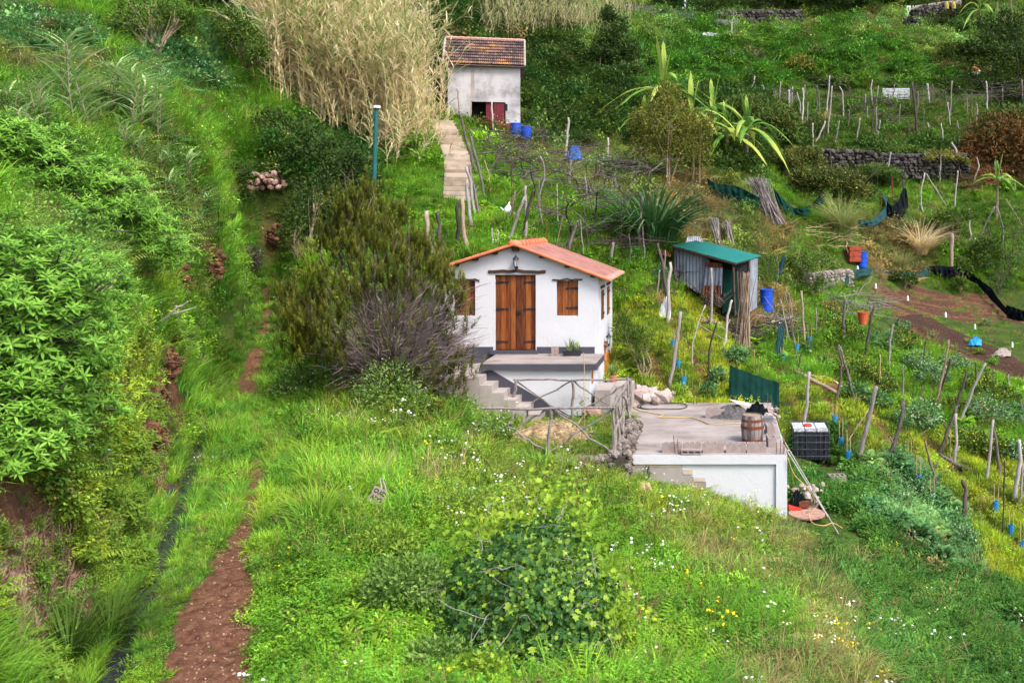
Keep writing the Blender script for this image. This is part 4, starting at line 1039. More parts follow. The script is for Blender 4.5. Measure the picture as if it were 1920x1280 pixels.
g_ = S_(1395, 783); q = MB(); q.box(g_ + [-.02, .40, .30], (.62, .5, .012), R=np.array(Matrix.Rotation(.24, 3, 'Y') @ Matrix.Rotation(-.05, 3, 'X') @ Matrix.Rotation(.4, 3, 'Z'))); one('plywood_sheet', q, M['plywood'], 'pale sheet of board lying on the gravel heap', 'board')
g_ = S_(1416, 786); q = heap(g_ + [.05, .3, 0], .34, .3, .32, None, '', '', '', 14); one('black_tarp', q, M['net_dark'], 'crumpled black plastic tarp beside the gravel heap', 'tarp')
g_ = S_(1436, 782); q = MB(); k = 46; p = g_ + np.stack([rng.normal(0, .16, k), rng.uniform(-.5, .9, k), np.abs(rng.normal(0, .05, k)) + .03], 1)
for i in range(4): q.scat(STONES[i], p[i::4], frames(rand_dir(len(p[i::4]))), rng.uniform(.07, .2, len(p[i::4])), rng.uniform(0, 1, len(p[i::4])))
one('rubble_pile', q, M['rubble'], 'loose grey rubble along the right back edge of the flat roof', 'rubble')
a = np.linspace(0, 2 * pi * 1.9, 70); c = S_(1243, 763)
q = MB(); q.tube(np.stack([c[0] + .66 * np.cos(a) * (1 + .06 * np.sin(a * .5)), c[1] + .45 * np.sin(a), np.full(70, c[2] + .03) + .015 * np.sin(a * 3)], 1), .014, 6); one('black_hose', q, M['hose_black'], 'black hose coiled in a loop at the back left of the flat roof', 'hose')
def smooth(pts, n=60):
    pts = np.array(pts, float); t = np.linspace(0, len(pts) - 1, n); i = np.clip(t.astype(int), 0, len(pts) - 2); f_ = (t - i)[:, None]
    p0, p1, p2, p3 = pts[np.clip(i - 1, 0, None)], pts[i], pts[i + 1], pts[np.clip(i + 2, None, len(pts) - 1)]
    return .5 * (2 * p1 + (p2 - p0) * f_ + (2 * p0 - 5 * p1 + 4 * p2 - p3) * f_ ** 2 + (3 * p1 - p0 - 3 * p2 + p3) * f_ ** 3)
q = MB(); q.tube(smooth([S_(x, y) + [0, 0, .02] for x, y in [(1186, 762), (1195, 769), (1215, 774), (1242, 779), (1236, 783), (1255, 783.5), (1295, 784), (1318, 791), (1332, 796), (1370, 795.5), (1391, 795.5)]], 80), .014, 6); one('yellow_hose', q, M['hose_yellow'], 'yellow garden hose running across the flat roof to the barrel', 'hose')

# ------------------------------------------------------------------ dry stone wall, garden and rustic fence
def stonewall(name, runs, label, s=.2, mat='stone', cap=True, core=.9):
    """runs: (a, b, bottom, top, thickness) stretches of stones on both faces"""
    q = MB()
    for a, b, z0, z1, th in runs:
        a, b = np.array(a, float), np.array(b, float); d_ = b - a; ln = np.linalg.norm(d_); d_ /= ln; nrm = np.array([-d_[1], d_[0]])
        z0f = z0 if callable(z0) else (lambda t, z0=z0: z0); z1f = z1 if callable(z1) else (lambda t, z1=z1: z1)
        m_ = max(2, int(ln / .5)); tt = np.linspace(0, 1, m_ + 1)
        for i in range(m_):
            for zf_, zt_ in ((z0f(tt[i]), z1f(tt[i])),):
                mid = a + d_ * ln * (tt[i] + tt[i + 1]) / 2
                q.box((mid[0], mid[1], (zf_ + zt_) / 2 - .02), (ln / m_, th * core * .8, max(.05, zt_ - zf_ - .06)), math.atan2(d_[1], d_[0]), .1)
        n = int(ln / s * 1.25 + 1); H_ = max(z1f(0) - z0f(0), z1f(1) - z0f(1)); r_ = max(1, int(H_ / s * 1.6))
        T, R_ = np.meshgrid((np.arange(n) + .5) / n, (np.arange(r_) + .5) / r_)
        T = (T + rng.uniform(-.4, .4, T.shape) / n).ravel(); R_ = R_.ravel()
        for sd_ in (-1, 1):
            zz = np.array([z0f(t) + (z1f(t) - z0f(t)) * r for t, r in zip(T, R_)]) + rng.normal(0, .02, len(T))
            xy = a[None] + d_[None] * (T * ln)[:, None] + nrm[None] * (sd_ * th * .42 + rng.normal(0, .02, len(T)))[:, None]
            p = np.concatenate([xy, zz[:, None]], 1)
            for i in range(4):
                pp = p[i::4]; q.scat(STONES[i], pp, frames(np.concatenate([np.tile(d_, (len(pp), 1)), rng.normal(0, .15, (len(pp), 1))], 1) * rng.choice([-1, 1], (len(pp), 1))), s * rng.uniform(.8, 1.6, len(pp)), rng.uniform(0, 1, len(pp)))
        if cap:
            n2 = int(ln / s * 2.2); T = rng.uniform(0, 1, n2)
            p = np.concatenate([a[None] + d_[None] * (T * ln)[:, None] + nrm[None] * rng.uniform(-.4, .4, (n2, 1)) * th, np.array([z1f(t) for t in T])[:, None] - .02], 1)
            q.scat(STONES[0], p, frames(rand_dir(n2) * [1, 1, .2]), s * rng.uniform(.8, 1.5, n2), rng.uniform(.3, 1, n2))
    return q
q = stonewall('', [((-2.03, 19.6), (-2.03, 23.1), -6.2, -4.86, .34), ((-3.5, 19.62), (-2.2, 19.62), -6.0, -4.93, .3)], '', .135)
one('dry_stone_wall', q, M['wallstone'], 'rough dry stone wall holding up the fenced garden beside the flat roof', 'stone wall')
q = MB(); q.grid([[(x, y, -4.95 - .0 + .05 * float(fbm(np.array(x) * 1.5, np.array(y) * 1.5, 8)) - .02) for y in np.linspace(19.7, 23.95, 30)] for x in np.linspace(-5.9, -2.1, 30)][::-1], .15)
tag(q.build('garden_bed', m, None, True), 'small level garden bed inside the rustic fence', 'garden bed', kind='structure')
q = heap(np.array([-3.75, 21.6, -4.95]), .95, .8, .30, None, '', '', ''); 
n = 900; a = rng.uniform(0, 2 * pi, n); r = np.sqrt(rng.uniform(0, 1, n)); p = np.stack([-3.75 + .95 * r * np.cos(a), 21.6 + .8 * r * np.sin(a), -4.95 + .30 * (1 - r ** 1.4) + .02], 1)
q.scat(leaf_tpl(.03, .0, .15), p, frames(rand_dir(n) * [1, 1, .35]), rng.uniform(.15, .35, n), rng.uniform(0, 1, n)); one('straw_heap', q, M['straw'], 'brown heap of cut straw lying inside the rustic fence', 'straw')
for px, w_s, lab in ((1100, .24, 'dark boulder'), (1113, .34, 'large reddish boulder')):
    c = P(px, 779, 23.75); q = MB(); q.scat(STONES[1], c[None] + [0, 0, .08], frames(np.array([[1, .2, 0.]])), [w_s * 1.3], [.4]); one('boulder', q, M['redstone'], lab + ' at the foot of the white terrace wall', 'boulder')
fence = empty('rustic_fence', (-3.6, 21.7, -4.95), 'fence of crooked bare branches round the small garden bed', 'fence')
def branch(mbx, a, b, r0, r1, wob=.03, n=7, tint=.5, sides=6):
    a, b = np.array(a, float), np.array(b, float); t = np.linspace(0, 1, n)[:, None]
    p = a + (b - a) * t; w2 = rng.normal(0, wob, (n, 3)); w2[0] = w2[-1] = 0; w2 = (w2 + np.roll(w2, 1, 0)) / 2; w2[0] = 0; w2[-1] = 0
    mbx.tube(p + w2, np.linspace(r0, r1, n), sides, tint); return p + w2
def fpart(name, a, b, r=.03, wob=.02):
    q = MB(); branch(q, a, b, r, r * .85, wob, 9); q.build(name, M['greywood'], fence)
YFf, YBf, zg = 19.85, 23.65, -4.97
fx = lambda px, Y: (px - CX) / F * Y
fz = lambda py, Y: (CY - py) / F * Y
for px in (1028, 1149): fpart('post', (fx(px + rng.uniform(-2, 2), YFf), YFf, zg), (fx(px + 3, YFf), YFf, fz(763, YFf)), .042)
for px, dx in ((962, 5), (1073, -1), (1181, 1)): fpart('post', (fx(px - dx, YBf), YBf, zg), (fx(px + dx, YBf), YBf, fz(711, YBf)), .045)
for Y in (20.7, 21.5, 22.4, 23.1): fpart('post', (-2.19 + rng.normal(0, .04), Y, zg), (-2.2 + rng.normal(0, .06), Y + .1, -3.93 + rng.normal(0, .05)), .04)
fpart('rail', (fx(905, YFf), YFf - .03, fz(765, YFf)), (fx(1153, YFf), YFf - .03, fz(764, YFf)), .033)
fpart('rail', (fx(962, YBf), YBf, fz(711, YBf)), (fx(1073, YBf), YBf, fz(713, YBf)), .03); fpart('rail', (fx(1073, YBf), YBf, fz(713, YBf)), (fx(1185, YBf), YBf, fz(711, YBf)), .03)
fpart('rail', (-2.2, YFf, fz(762, YFf)), (-2.2, YBf, fz(711, YBf)), .035); fpart('rail', (-2.16, YFf, -4.45), (-2.18, YBf, -4.35), .03)
for (x0, y0, x1, y1, Y) in [(1030, 852, 952, 802, YFf), (952, 802, 966, 776, YFf), (967, 806, 1022, 768, YFf), (1030, 848, 1147, 768, YFf), (1034, 766, 1145, 847, YFf), (962, 778, 1071, 714, YBf), (966, 714, 1072, 785, YBf), (1076, 714, 1140, 758, YBf), (1098, 764, 1180, 716, YBf), (978, 795, 990, 770, YFf)]:
    fpart('brace', (fx(x0, Y), Y + .05, fz(y0, Y)), (fx(x1, Y), Y + .05, fz(y1, Y)), .024, .045)
for (ya, za_, yb, zb_) in [(YFf, -4.9, 21.6, -4.0), (21.6, -4.9, YFf, -4.0), (21.6, -4.9, YBf, -4.0), (YBf, -4.9, 21.6, -4.0)]:
    fpart('brace', (-2.17, ya, za_), (-2.23, yb, zb_), .026, .045)
sap = empty('young_tree', (fx(1089, 20.9), 20.9, -4.95), 'thin young tree tied to a cane inside the rustic fence', 'tree')
c = np.array(sap.location); q = MB(); branch(q, c, c + [.03, 0, 1.05], .012, .006, .02); q.build('trunk', M['brownwood'], sap)
q = MB(); p = c + np.stack([rng.normal(0, .12, 130), rng.normal(0, .12, 130), rng.uniform(.3, 1.1, 130)], 1); leaves(q, p, LEAF, .07); M['leaf_mid'] = leaf_mat('mid_green_leaf', (.05, .10, .02), (.12, .22, .03), (.22, .30, .06)); q.build('foliage', M['leaf_mid'], sap)
q = MB(); branch(q, c + [.07, .1, 0], (fx(1093, 20.9), 20.9 + .1, fz(662, 20.9)), .012, .009, .01); q.build('cane_stake', M['cane'], sap)
q = MB(); q.span((-3.15, 24.2, -5.3), (-2.75, 25.4, -4.35)); q.span((-3.05, 25.4, -5.3), (-2.3, 26.3, -4.45)); one('concrete_kerb', q, M['concrete'], 'low rough concrete wall between the house corner and the yard', 'low wall')
pot = empty('flower_pot', (-2.85, 25.8, -4.45), 'terracotta flower pot with a green plant on the low concrete wall', 'flower pot'); c = np.array(pot.location)
q = MB(); q.lathe([(0, 0), (.08, 0), (.11, .2), (.12, .2), (.12, .24), (0, .22)], c, 14); q.build('pot', M['terracotta'], pot)
q = MB(); blades(q, c + [0, 0, .2], 30, .45, .014, .07, .5, 3); q.build('plant', M['aloe'], pot)
q = MB(); k = 40; c = P(1213, 752, 26.5); c[2] = -5.08
p = c + np.stack([rng.normal(0, .3, k), rng.normal(0, .18, k), np.abs(rng.normal(.08, .08, k))], 1)
for i in range(4): q.scat(STONES[i], p[i::4], frames(rand_dir(len(p[i::4]))), rng.uniform(.18, .6, len(p[i::4])), rng.uniform(0, 1, len(p[i::4])))
one('boulder_pile', q, M['rubble'], 'pale lichen-covered boulders at the back left corner of the flat roof', 'boulders')
# ------------------------------------------------------------------ shrubs and trees
def LM(name, *cs, **k):
    M[name] = leaf_mat(name, *cs, **k); return M[name]
LM('lf_bank', (.07, .18, .025), (.20, .42, .050), (.36, .56, .11))
LM('lf_dark', (.016, .038, .010), (.048, .092, .018), (.10, .16, .03))
LM('lf_mid', (.03, .065, .012), (.075, .14, .020), (.16, .23, .035))
LM('lf_olive', (.07, .075, .014), (.16, .17, .026), (.30, .29, .05))
LM('lf_avo', (.03, .050, .012), (.08, .11, .022), (.27, .24, .05))
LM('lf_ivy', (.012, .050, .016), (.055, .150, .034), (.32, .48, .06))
LM('lf_lime', (.10, .20, .02), (.22, .36, .03), (.36, .48, .05))
LM('lf_heath', (.055, .070, .012), (.18, .20, .026), (.37, .38, .05), trans=.25)
LM('lf_reed', (.16, .32, .09), (.36, .52, .20), (.62, .70, .44))
LM('lf_tan', (.60, .47, .24), (.84, .70, .42), (.88, .80, .58), trans=.5)
LM('lf_tang', (.18, .24, .06), (.36, .40, .14), (.54, .55, .26), trans=.4)
LM('lf_ban', (.06, .17, .035), (.17, .33, .05), (.46, .52, .10))
LM('lf_flax', (.016, .06, .022), (.06, .15, .045), (.34, .44, .16))
LM('lf_blue', (.03, .10, .03), (.095, .23, .065), (.24, .38, .16))
LM('lf_rust', (.07, .030, .010), (.17, .075, .025), (.10, .13, .02))
LM('lf_fern', (.035, .075, .012), (.075, .14, .018), (.16, .11, .03))
LM('fl_yellow', (.50, .42, .02), (.62, .56, .05), trans=.1)
LM('fl_cream', (.50, .50, .34), (.66, .66, .52), trans=.1)
LM('fl_white', (.62, .63, .60), (.75, .76, .74), trans=.1)

LM('lf_scrub', (.13, .13, .05), (.30, .27, .14), (.46, .42, .26))
LM('lf_weed', (.05, .12, .025), (.15, .27, .05), (.28, .40, .10))
LM('lf_limeb', (.09, .17, .02), (.20, .33, .035), (.36, .44, .06))
M['straw_dark'] = rough_mat('dead_root', [(0.25, (.12, .065, .045)), (0.6, (.24, .15, .11)), (0.9, (.38, .28, .20))], 6, .9, 0, tint=.6)
def ell(bl):
    """blobs given as photo pixel, distance and pixel radii -> centres and radii in metres"""
    out = []
    for (px, py, Y, rx, rz, *d) in bl:
        k2 = Y / F; ry = d[0] if d else max(rx, rz) * k2 * .9
        out.append((P(px, py, Y), np.array([rx * k2, ry, rz * k2])))
    return out

def crown_points(bl, n, clumps=26, spread=.26, inner=.35):
    """points in clumps through the outer part of several ellipsoids, with outward directions"""
    vol = np.array([r[0] * r[2] for c, r in bl]); vol = vol / vol.sum()
    pos, nor, ct = [], [], []
    for (c, r), f_ in zip(bl, vol):
        m_ = max(4, int(clumps * f_ * len(bl) ** .5)); k = int(n * f_)
        d = rand_dir(m_); d[:, 2] = np.abs(d[:, 2]) * .9 - .25 * rng.uniform(0, 1, m_)
        rad = rng.uniform(inner, 1.0, m_) ** .6
        cc = d * rad[:, None]; w_ = rng.integers(0, m_, k)
        p = cc[w_] + rng.normal(0, spread, (k, 3)) * rng.uniform(.5, 1.2, m_)[w_][:, None]
        q = np.linalg.norm(p, axis=1); over = q > 1.12; p[over] *= (1.12 / q[over] * rng.uniform(.7, 1, over.sum()))[:, None]
        pos.append(c + p * r); nor.append(p / (np.linalg.norm(p, axis=1, keepdims=True) + 1e-6)); ct.append(rng.uniform(-.16, .16, m_)[w_])
    return np.concatenate(pos), np.concatenate(nor), np.concatenate(ct)

def trunk(root, base, tops, r, mat='brownwood', name='trunk'):
    q = MB()
    for t in tops:
        a = np.array(base) + rng.normal(0, r * .5, 3) * [1, 1, 0]
        if np.hypot(t[0] - a[0], t[1] - a[1]) > 1.1 and r < .065: a = np.array([t[0], t[1], float(H(t[0], t[1]))]) + rng.normal(0, .12, 3) * [1, 1, 0]
        if t[2] < a[2] + .15: continue
        a[2] -= .1
        mid = a + (np.array(t) - a) * .45 + rng.normal(0, .08, 3)
        pts = smooth([a, mid, t], 8); q.tube(pts, np.linspace(r, r * .35, 8), 6, rng.uniform(.2, .8))
        for _ in range(3):
            s_ = pts[rng.integers(3, 7)]; e_ = np.array(t) + rng.normal(0, .35, 3) * np.linalg.norm(np.array(t) - a) * .5
            branch(q, s_, e_, r * .4, r * .12, r * .4, 5)
    return q.build(name, M[mat], root) if q.n else None

def shrub(name, label, cat, bl, n, size, mat, tpl=LEAF, base=None, group=None, tr=.05, spread=.26, clumps=26, upm=.5, mix=.5, extra=None, tmat='brownwood', trunk_on=True, fixed=False):
    if base is None:
        b0 = max(bl, key=lambda v: v[1] + v[4]); base = G(b0[0], b0[1] + .8 * b0[4]); s_ = base[1] / b0[2]
        if abs(s_ - 1) > .025 and not fixed: bl = [(v[0], v[1], v[2] * s_, *v[3:]) for v in bl]
        bl = ell(bl)
    else:
        bl = ell(bl); base = G(*base)
    root = empty(name, base, label, cat, group)
    p, nr, ct = crown_points(bl, n, clumps, spread)
    q = MB(); d = nr * mix + rand_dir(len(p)) * (1 - mix) + np.array([0, 0, .15])
    up = nr * .6 + np.array([0, 0, upm]) + rand_dir(len(p)) * .35
    q.scat(tpl, p, frames(d, up), size * rng.uniform(.6, 1.3, len(p)), np.clip(rng.uniform(.12, .88, len(p)) + ct, 0, 1))
    q.build('foliage', M[mat], root)
    if trunk_on:
        tops = [c + r * np.array([rng.uniform(-.3, .3), 0, rng.uniform(-.2, .5)]) for c, r in bl for _ in range(2)][:9]
        trunk(root, base, tops, tr, tmat)
    if extra:
        emat, en, es, ename = extra
        k = rng.choice(len(p), min(en, len(p)), replace=False); k = k[nr[k][:, 2] > -.1]
        e = MB(); e.scat(PETAL, p[k] + nr[k] * es, frames(rand_dir(len(k))), es * rng.uniform(.7, 1.4, len(k)), rng.uniform(0, 1, len(k))); e.build(ename, M[emat], root)
    return root

def rosettes(name, label, bl, n, ln, mat, per=11, base=None):
    bl = ell(bl); c, r = bl[0]
    root = empty(name, (c[0], c[1], float(H(c[0], c[1]))), label, 'shrub')
    vol = np.array([r_[0] * r_[2] for _, r_ in bl]); vol /= vol.sum(); q = MB(); st = MB()
    tpl = leaf_tpl(.12, .02, .28, 3)
    for (c, r), f_ in zip(bl, vol):
        k = int(n * f_); d = rand_dir(k); d[:, 2] = np.where(d[:, 2] < -.35, -d[:, 2], d[:, 2]); d[:, 1] = np.where(d[:, 1] > .45, -d[:, 1], d[:, 1])
        bump = 1 + .42 * (fbm(d[:, 0] * 3 + 7 + c[0], d[:, 2] * 3 + 3 + c[2], 91) - .5) * 2
        hole = fbm(d[:, 0] * 5 + c[0] * 3, d[:, 2] * 5 + c[2] * 2, 93) > .27; d, bump = d[hole], bump[hole]; k = len(d)
        p = c + d * r * (bump * rng.uniform(.66, 1.10, k))[:, None]; sz = rng.choice([.6, .8, 1, 1, 1.15], k)
        ax = d * .7 + np.array([0, 0, .75]) + rng.normal(0, .22, (k, 3)); ax /= np.linalg.norm(ax, axis=1, keepdims=True)
        B = frames(ax)
        ctint = rng.uniform(-.14, .14, k)
        for j in range(per):
            az = j * 2.4 + rng.uniform(0, .5, k); el = (.10 + .85 * (j / per) ** 1.2) + rng.normal(0, .1, k)
            loc = np.stack([np.sin(el), np.cos(el) * np.cos(az), np.cos(el) * np.sin(az)], 1)
            dd2 = np.einsum('nij,nj->ni', B, loc)
            q.scat(tpl, p + ax * (.05 * j / per), frames(dd2, ax), ln * (1.05 - .45 * j / per) * sz * rng.uniform(.75, 1.15, k), np.clip(.22 + .05 * j + ctint + rng.uniform(-.1, .1, k), 0, 1))
        for i in rng.choice(k, k // 5, replace=False): st.tube([c + (p[i] - c) * .45, c + (p[i] - c) * .8 + [0, 0, -.02], p[i]], [.014, .010, .006], 4, rng.uniform(0, 1))
    q.build('foliage', M[mat], root); st.build('stem', M['twig'], root)
    return root

rosettes('leafy_shrub', 'large bright green leafy shrub spilling over the cut bank at the left edge', [(50, 640, 10.4, 150, 175), (120, 745, 11.2, 105, 140), (30, 830, 9.9, 105, 120), (165, 600, 11.9, 80, 100), (-60, 560, 10.4, 140, 140), (60, 530, 11.6, 90, 90)], 4300, .125, 'lf_bank')
rosettes('leafy_shrub', 'bright green leafy shrub on the bank above and behind the largest one', [(40, 320, 15.2, 120, 90), (150, 380, 16.2, 115, 85), (255, 445, 17.2, 85, 66), (90, 420, 15.2, 110, 70), (310, 490, 18.4, 50, 42), (-40, 290, 14.8, 90, 80)], 3700, .14, 'lf_bank', 9)

# the tree heather beside the house
def heather():
    base = G(742, 742) + np.array([-.15, 0, 0]); Y0 = base[1]
    root = empty('tree_heather', base, 'big dark olive tree heather with bare grey twigs left of the white house', 'shrub')
    W_ = lambda px, py, dy=0.0: P(px, py, Y0 + dy)
    limbs = MB(); tw = MB(); fo = MB()
    tips = [(560, 640, -.2, 1), (545, 560, .3, 1), (600, 520, -.5, 1), (640, 470, .2, 1), (640, 420, .6, 1), (690, 400, .2, 1), (720, 440, -.4, 1), (740, 410, .5, 1), (770, 460, 0, 1), (800, 470, .4, 1), (820, 500, -.1, 1), (660, 560, -.9, 1), (620, 600, -.8, .8), (700, 520, -.9, .9), (760, 520, -.8, .8),
            (850, 560, -.7, 1.0), (835, 520, -.2, .8), (580, 655, -.6, 1), (630, 650, -.8, .9), (560, 600, -.2, 1), (830, 600, -.4, .35), (850, 640, -.3, .12), (870, 660, -.1, .2), (800, 590, -.7, .25), (850, 690, -.3, .55), (780, 640, -1., .05), (720, 610, -1.1, .1), (810, 720, -.4, .5), (590, 570, .2, 1), (670, 450, -.2, 1), (780, 500, .3, 1), (575, 600, -.6, 1), (740, 480, -.5, .9), (700, 450, .9, 1), (620, 450, .9, 1), (830, 670, -.5, .3), (760, 560, -.9, .3), (690, 620, -1.0, .15), (690, 372, .6, 1), (650, 388, .5, 1), (860, 715, -.1, .4), (770, 700, -.7, .25)]
    for px, py, dy, leafy in tips:
        t = W_(px, py, dy); a = base + rng.normal(0, .12, 3) * [1, 1, 0]
        mid = a + (t - a) * .5 + np.array([0, 0, -.25 if px > 790 and py > 540 else .0]) + rng.normal(0, .12, 3)
        pts = smooth([a, mid, t], 12); limbs.tube(pts, np.linspace(.055, .012, 12), 5, rng.uniform(0, 1))
        ax = pts[-1] - pts[-4]; ax /= np.linalg.norm(ax); ax = ax * .5 + np.array([0, 0, .55]) if leafy > .5 else ax
        m_ = 80 if leafy < .5 else 22
        for j in range(m_):                                   # fine bare twigs, swept like brushes
            s_ = pts[rng.integers(5, 12)] + rng.normal(0, .05, 3); e_ = s_ + ax / np.linalg.norm(ax) * rng.uniform(.3, .75) + rng.normal(0, .17, 3)
            if s_[2] < base[2] + .2: continue
            m2 = (s_ + e_) / 2 + rng.normal(0, .04, 3)
            sd2 = np.cross(e_ - s_, [0, 1, 0.1]); sd2 /= np.linalg.norm(sd2) + 1e-6
            strip(tw, np.stack([s_, m2, e_]), [.006, .004, .002], sd2, rng.uniform(0, 1))
        for j in range(int(46 * leafy)):                      # upright plumes of needles
            c = t + rng.normal(0, 1, 3) * [.21, .21, .20] + np.array([0, 0, -.1]); pa = np.array([0, 0, 1.]) * .9 + ax * .4 + rng.normal(0, .22, 3); pa /= np.linalg.norm(pa)
            h = rng.uniform(.22, .42); k = 44; tt = rng.uniform(0, 1, k); ct_ = rng.uniform(-.15, .15)
            p = c + pa * (tt * h)[:, None]; dn = pa * .8 + rand_dir(k) * .62
            fo.scat(NEEDLE, p, frames(dn), .13 * (1.15 - .5 * tt), np.clip(.18 + .5 * tt + ct_ + rng.uniform(-.08, .08, k), 0, 1))
    for j in range(2600):                                     # haze of twigs low on the right and inside
        px, py = rng.normal(755, 62), rng.normal(635, 50)
        if not (600 < px < 872 and 540 < py < 735): continue
        s_ = W_(px, py, rng.normal(-.3, .5)); dv = s_ - (base + [0, 0, .5]); dv /= np.linalg.norm(dv) + .01; dv = dv * .6 + np.array([.55 if px > 745 else -.25, 0, .10])
        e_ = s_ + dv * rng.uniform(.2, .55) + rng.normal(0, .11, 3); sd2 = np.cross(e_ - s_, [0, 1, .1]); sd2 /= np.linalg.norm(sd2) + 1e-6
        strip(tw, np.stack([s_, (s_ + e_) / 2 + rng.normal(0, .03, 3), e_]), [.006, .0045, .002], sd2, rng.uniform(0, 1))
    limbs.build('trunk', M['darkwood'], root); tw.build('twigs', M['tintwig'], root); fo.build('foliage', M['lf_heath'], root)
NEEDLE = (np.array([[0, .06, 0], [0, -.06, 0], [.6, .045, 0], [.6, -.045, 0], [1, 0, 0]]), [np.array([[0, 1, 3, 2]]), np.array([[2, 3, 4]])], np.zeros(5))
heather()
for px, py, rx, rz, nn, lab in [(640, 680, 66, 56, 1900, 'tall white-flowered weeds at the foot of the tree heather'), (735, 730, 66, 52, 1800, 'white-flowered weeds below the tree heather nearer the house'), (850, 770, 46, 34, 800, 'tall weeds hiding the foot of the house steps'), (925, 800, 34, 26, 500, 'green weeds at the left end of the rustic fence'), (560, 720, 46, 34, 800, 'weeds between the path and the tree heather')]:
    g_ = G(px, py + rz * .7); shrub('weed_patch', lab, 'weeds', [(px, py, g_[1], rx, rz), (px + rx * .6, py + rz * .5, g_[1] - .4, rx * .6, rz * .6), (px - rx * .6, py + rz * .4, g_[1] - .3, rx * .6, rz * .6)], nn * 2, .075, 'lf_weed', spread=.32, clumps=60, tr=.006, extra=('fl_white', 60, .028, 'flowers'))

# ivy mound in the foreground
def ivy():
    bl = ell([(985, 1160, 10.4, 140, 125, .8), (1000, 1060, 11.3, 100, 75, .6), (1085, 1150, 10.7, 75, 110, .6), (905, 1215, 10.0, 95, 85, .6), (1060, 1240, 10.0, 95, 95, .6), (905, 1090, 11.1, 65, 60, .5), (985, 1275, 9.5, 160, 70, .5), (1115, 1260, 9.7, 55, 70, .5), (1045, 1000, 11.8, 45, 40, .4), (850, 1150, 10.6, 40, 40, .4)])
    root = empty('ivy_mound', G(965, 1270), 'mound of dark green ivy with bare pale twigs in the foreground', 'ivy')
    q = MB(); t2 = MB(); lm = MB()
    for c, r in bl:
        k = int(5200 * r[0] * r[2]); d = rand_dir(k); d[:, 1] = np.where(d[:, 1] > .5, -d[:, 1], d[:, 1]); d[:, 2] = np.where(d[:, 2] < -.4, -d[:, 2], d[:, 2])
        nz = fbm(d[:, 0] * 4 + c[0] * 3, d[:, 2] * 4 + c[2] * 3, 55)
        keep_ = rng.uniform(0, 1, k) < np.clip((nz - .30) * 5, .10, 1); d, nz = d[keep_], nz[keep_]; k = len(d)
        p = c + d * r * (.70 + .55 * nz + rng.uniform(-.12, .08, k))[:, None]
        ax = np.array([0, -.2, -.55]) + rand_dir(k) * .9
        q.scat(IVY, p, frames(ax, d + rng.normal(0, .35, (k, 3))), np.clip(rng.lognormal(-2.85, .32, k), .028, .12), np.clip(.10 + .45 * nz + .30 * d[:, 2] * rng.uniform(0, 1, k) + .18 * np.clip(d[:, 0], 0, 1) + rng.uniform(-.2, .42, k) * (rng.uniform(0, 1, k) < .6), 0, 1))  # leaves facing up and right get a brighter tint, as if better lit
        for _ in range(int(44 * r[0] * r[2] / .6)):
            d1 = rand_dir(1)[0]; d1[1] = -abs(d1[1]); a = c + d1 * r * rng.uniform(.9, 1.05); pts = [a]
            v = rand_dir(1)[0] * .1
            for _ in range(rng.integers(3, 7)): v = v * .85 + rand_dir(1)[0] * .035 + [0, -.006, 0]; pts.append(pts[-1] + v)
            t2.tube(smooth(pts, 14), np.linspace(.0048, .0026, 14), 4, rng.uniform(.4, 1))
    k = 700; cl = [(1040, 985, 11.9), (1000, 985, 11.9), (950, 1000, 11.7), (1060, 1010, 11.6), (1130, 1110, 10.9), (1140, 1160, 10.4), (1125, 1210, 10.0), (1090, 1060, 11.1), (1110, 1180, 10.4), (1050, 940, 12.3), (1035, 905, 12.5), (990, 985, 11.9), (1080, 1170, 10.0)]
    cl += [(1120, 1060, 11.0), (1075, 960, 12.0), (960, 970, 12.0), (920, 1000, 11.8), (870, 1020, 11.6), (1130, 1150, 10.6), (1000, 1060, 10.9), (930, 1120, 10.2)]
    for px, py, Y in cl:
        p = P(px, py, Y) + rng.normal(0, 1, (85, 3)) * [.20, .16, .15]; ax = np.array([0, -.1, .15]) + rand_dir(85) * .9
        lm.scat(IVY, p, frames(ax, np.tile([0, -.5, 1.], (85, 1)) + rng.normal(0, .5, (85, 3))), rng.uniform(.06, .10, 85), rng.uniform(.1, .9, 85))
    for (x0, y0, x1, y1) in [(790, 1110, 830, 1095), (900, 1072, 985, 1065), (1045, 975, 1065, 935), (1080, 1080, 1112, 1057), (800, 1200, 850, 1165), (960, 1180, 985, 1262), (880, 1150, 930, 1190), (1100, 1260, 1150, 1225), (1010, 1100, 1035, 1160), (1090, 1140, 1118, 1130), (850, 1180, 845, 1230)]:
        branch(t2, P(x0, y0, 9.9 + rng.uniform(-.1, .2)), P(x1, y1, 9.8 + rng.uniform(-.2, .2)), .0075, .004, .03, 8, .6)
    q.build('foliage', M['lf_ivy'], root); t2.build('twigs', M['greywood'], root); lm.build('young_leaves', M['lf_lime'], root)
ivy()
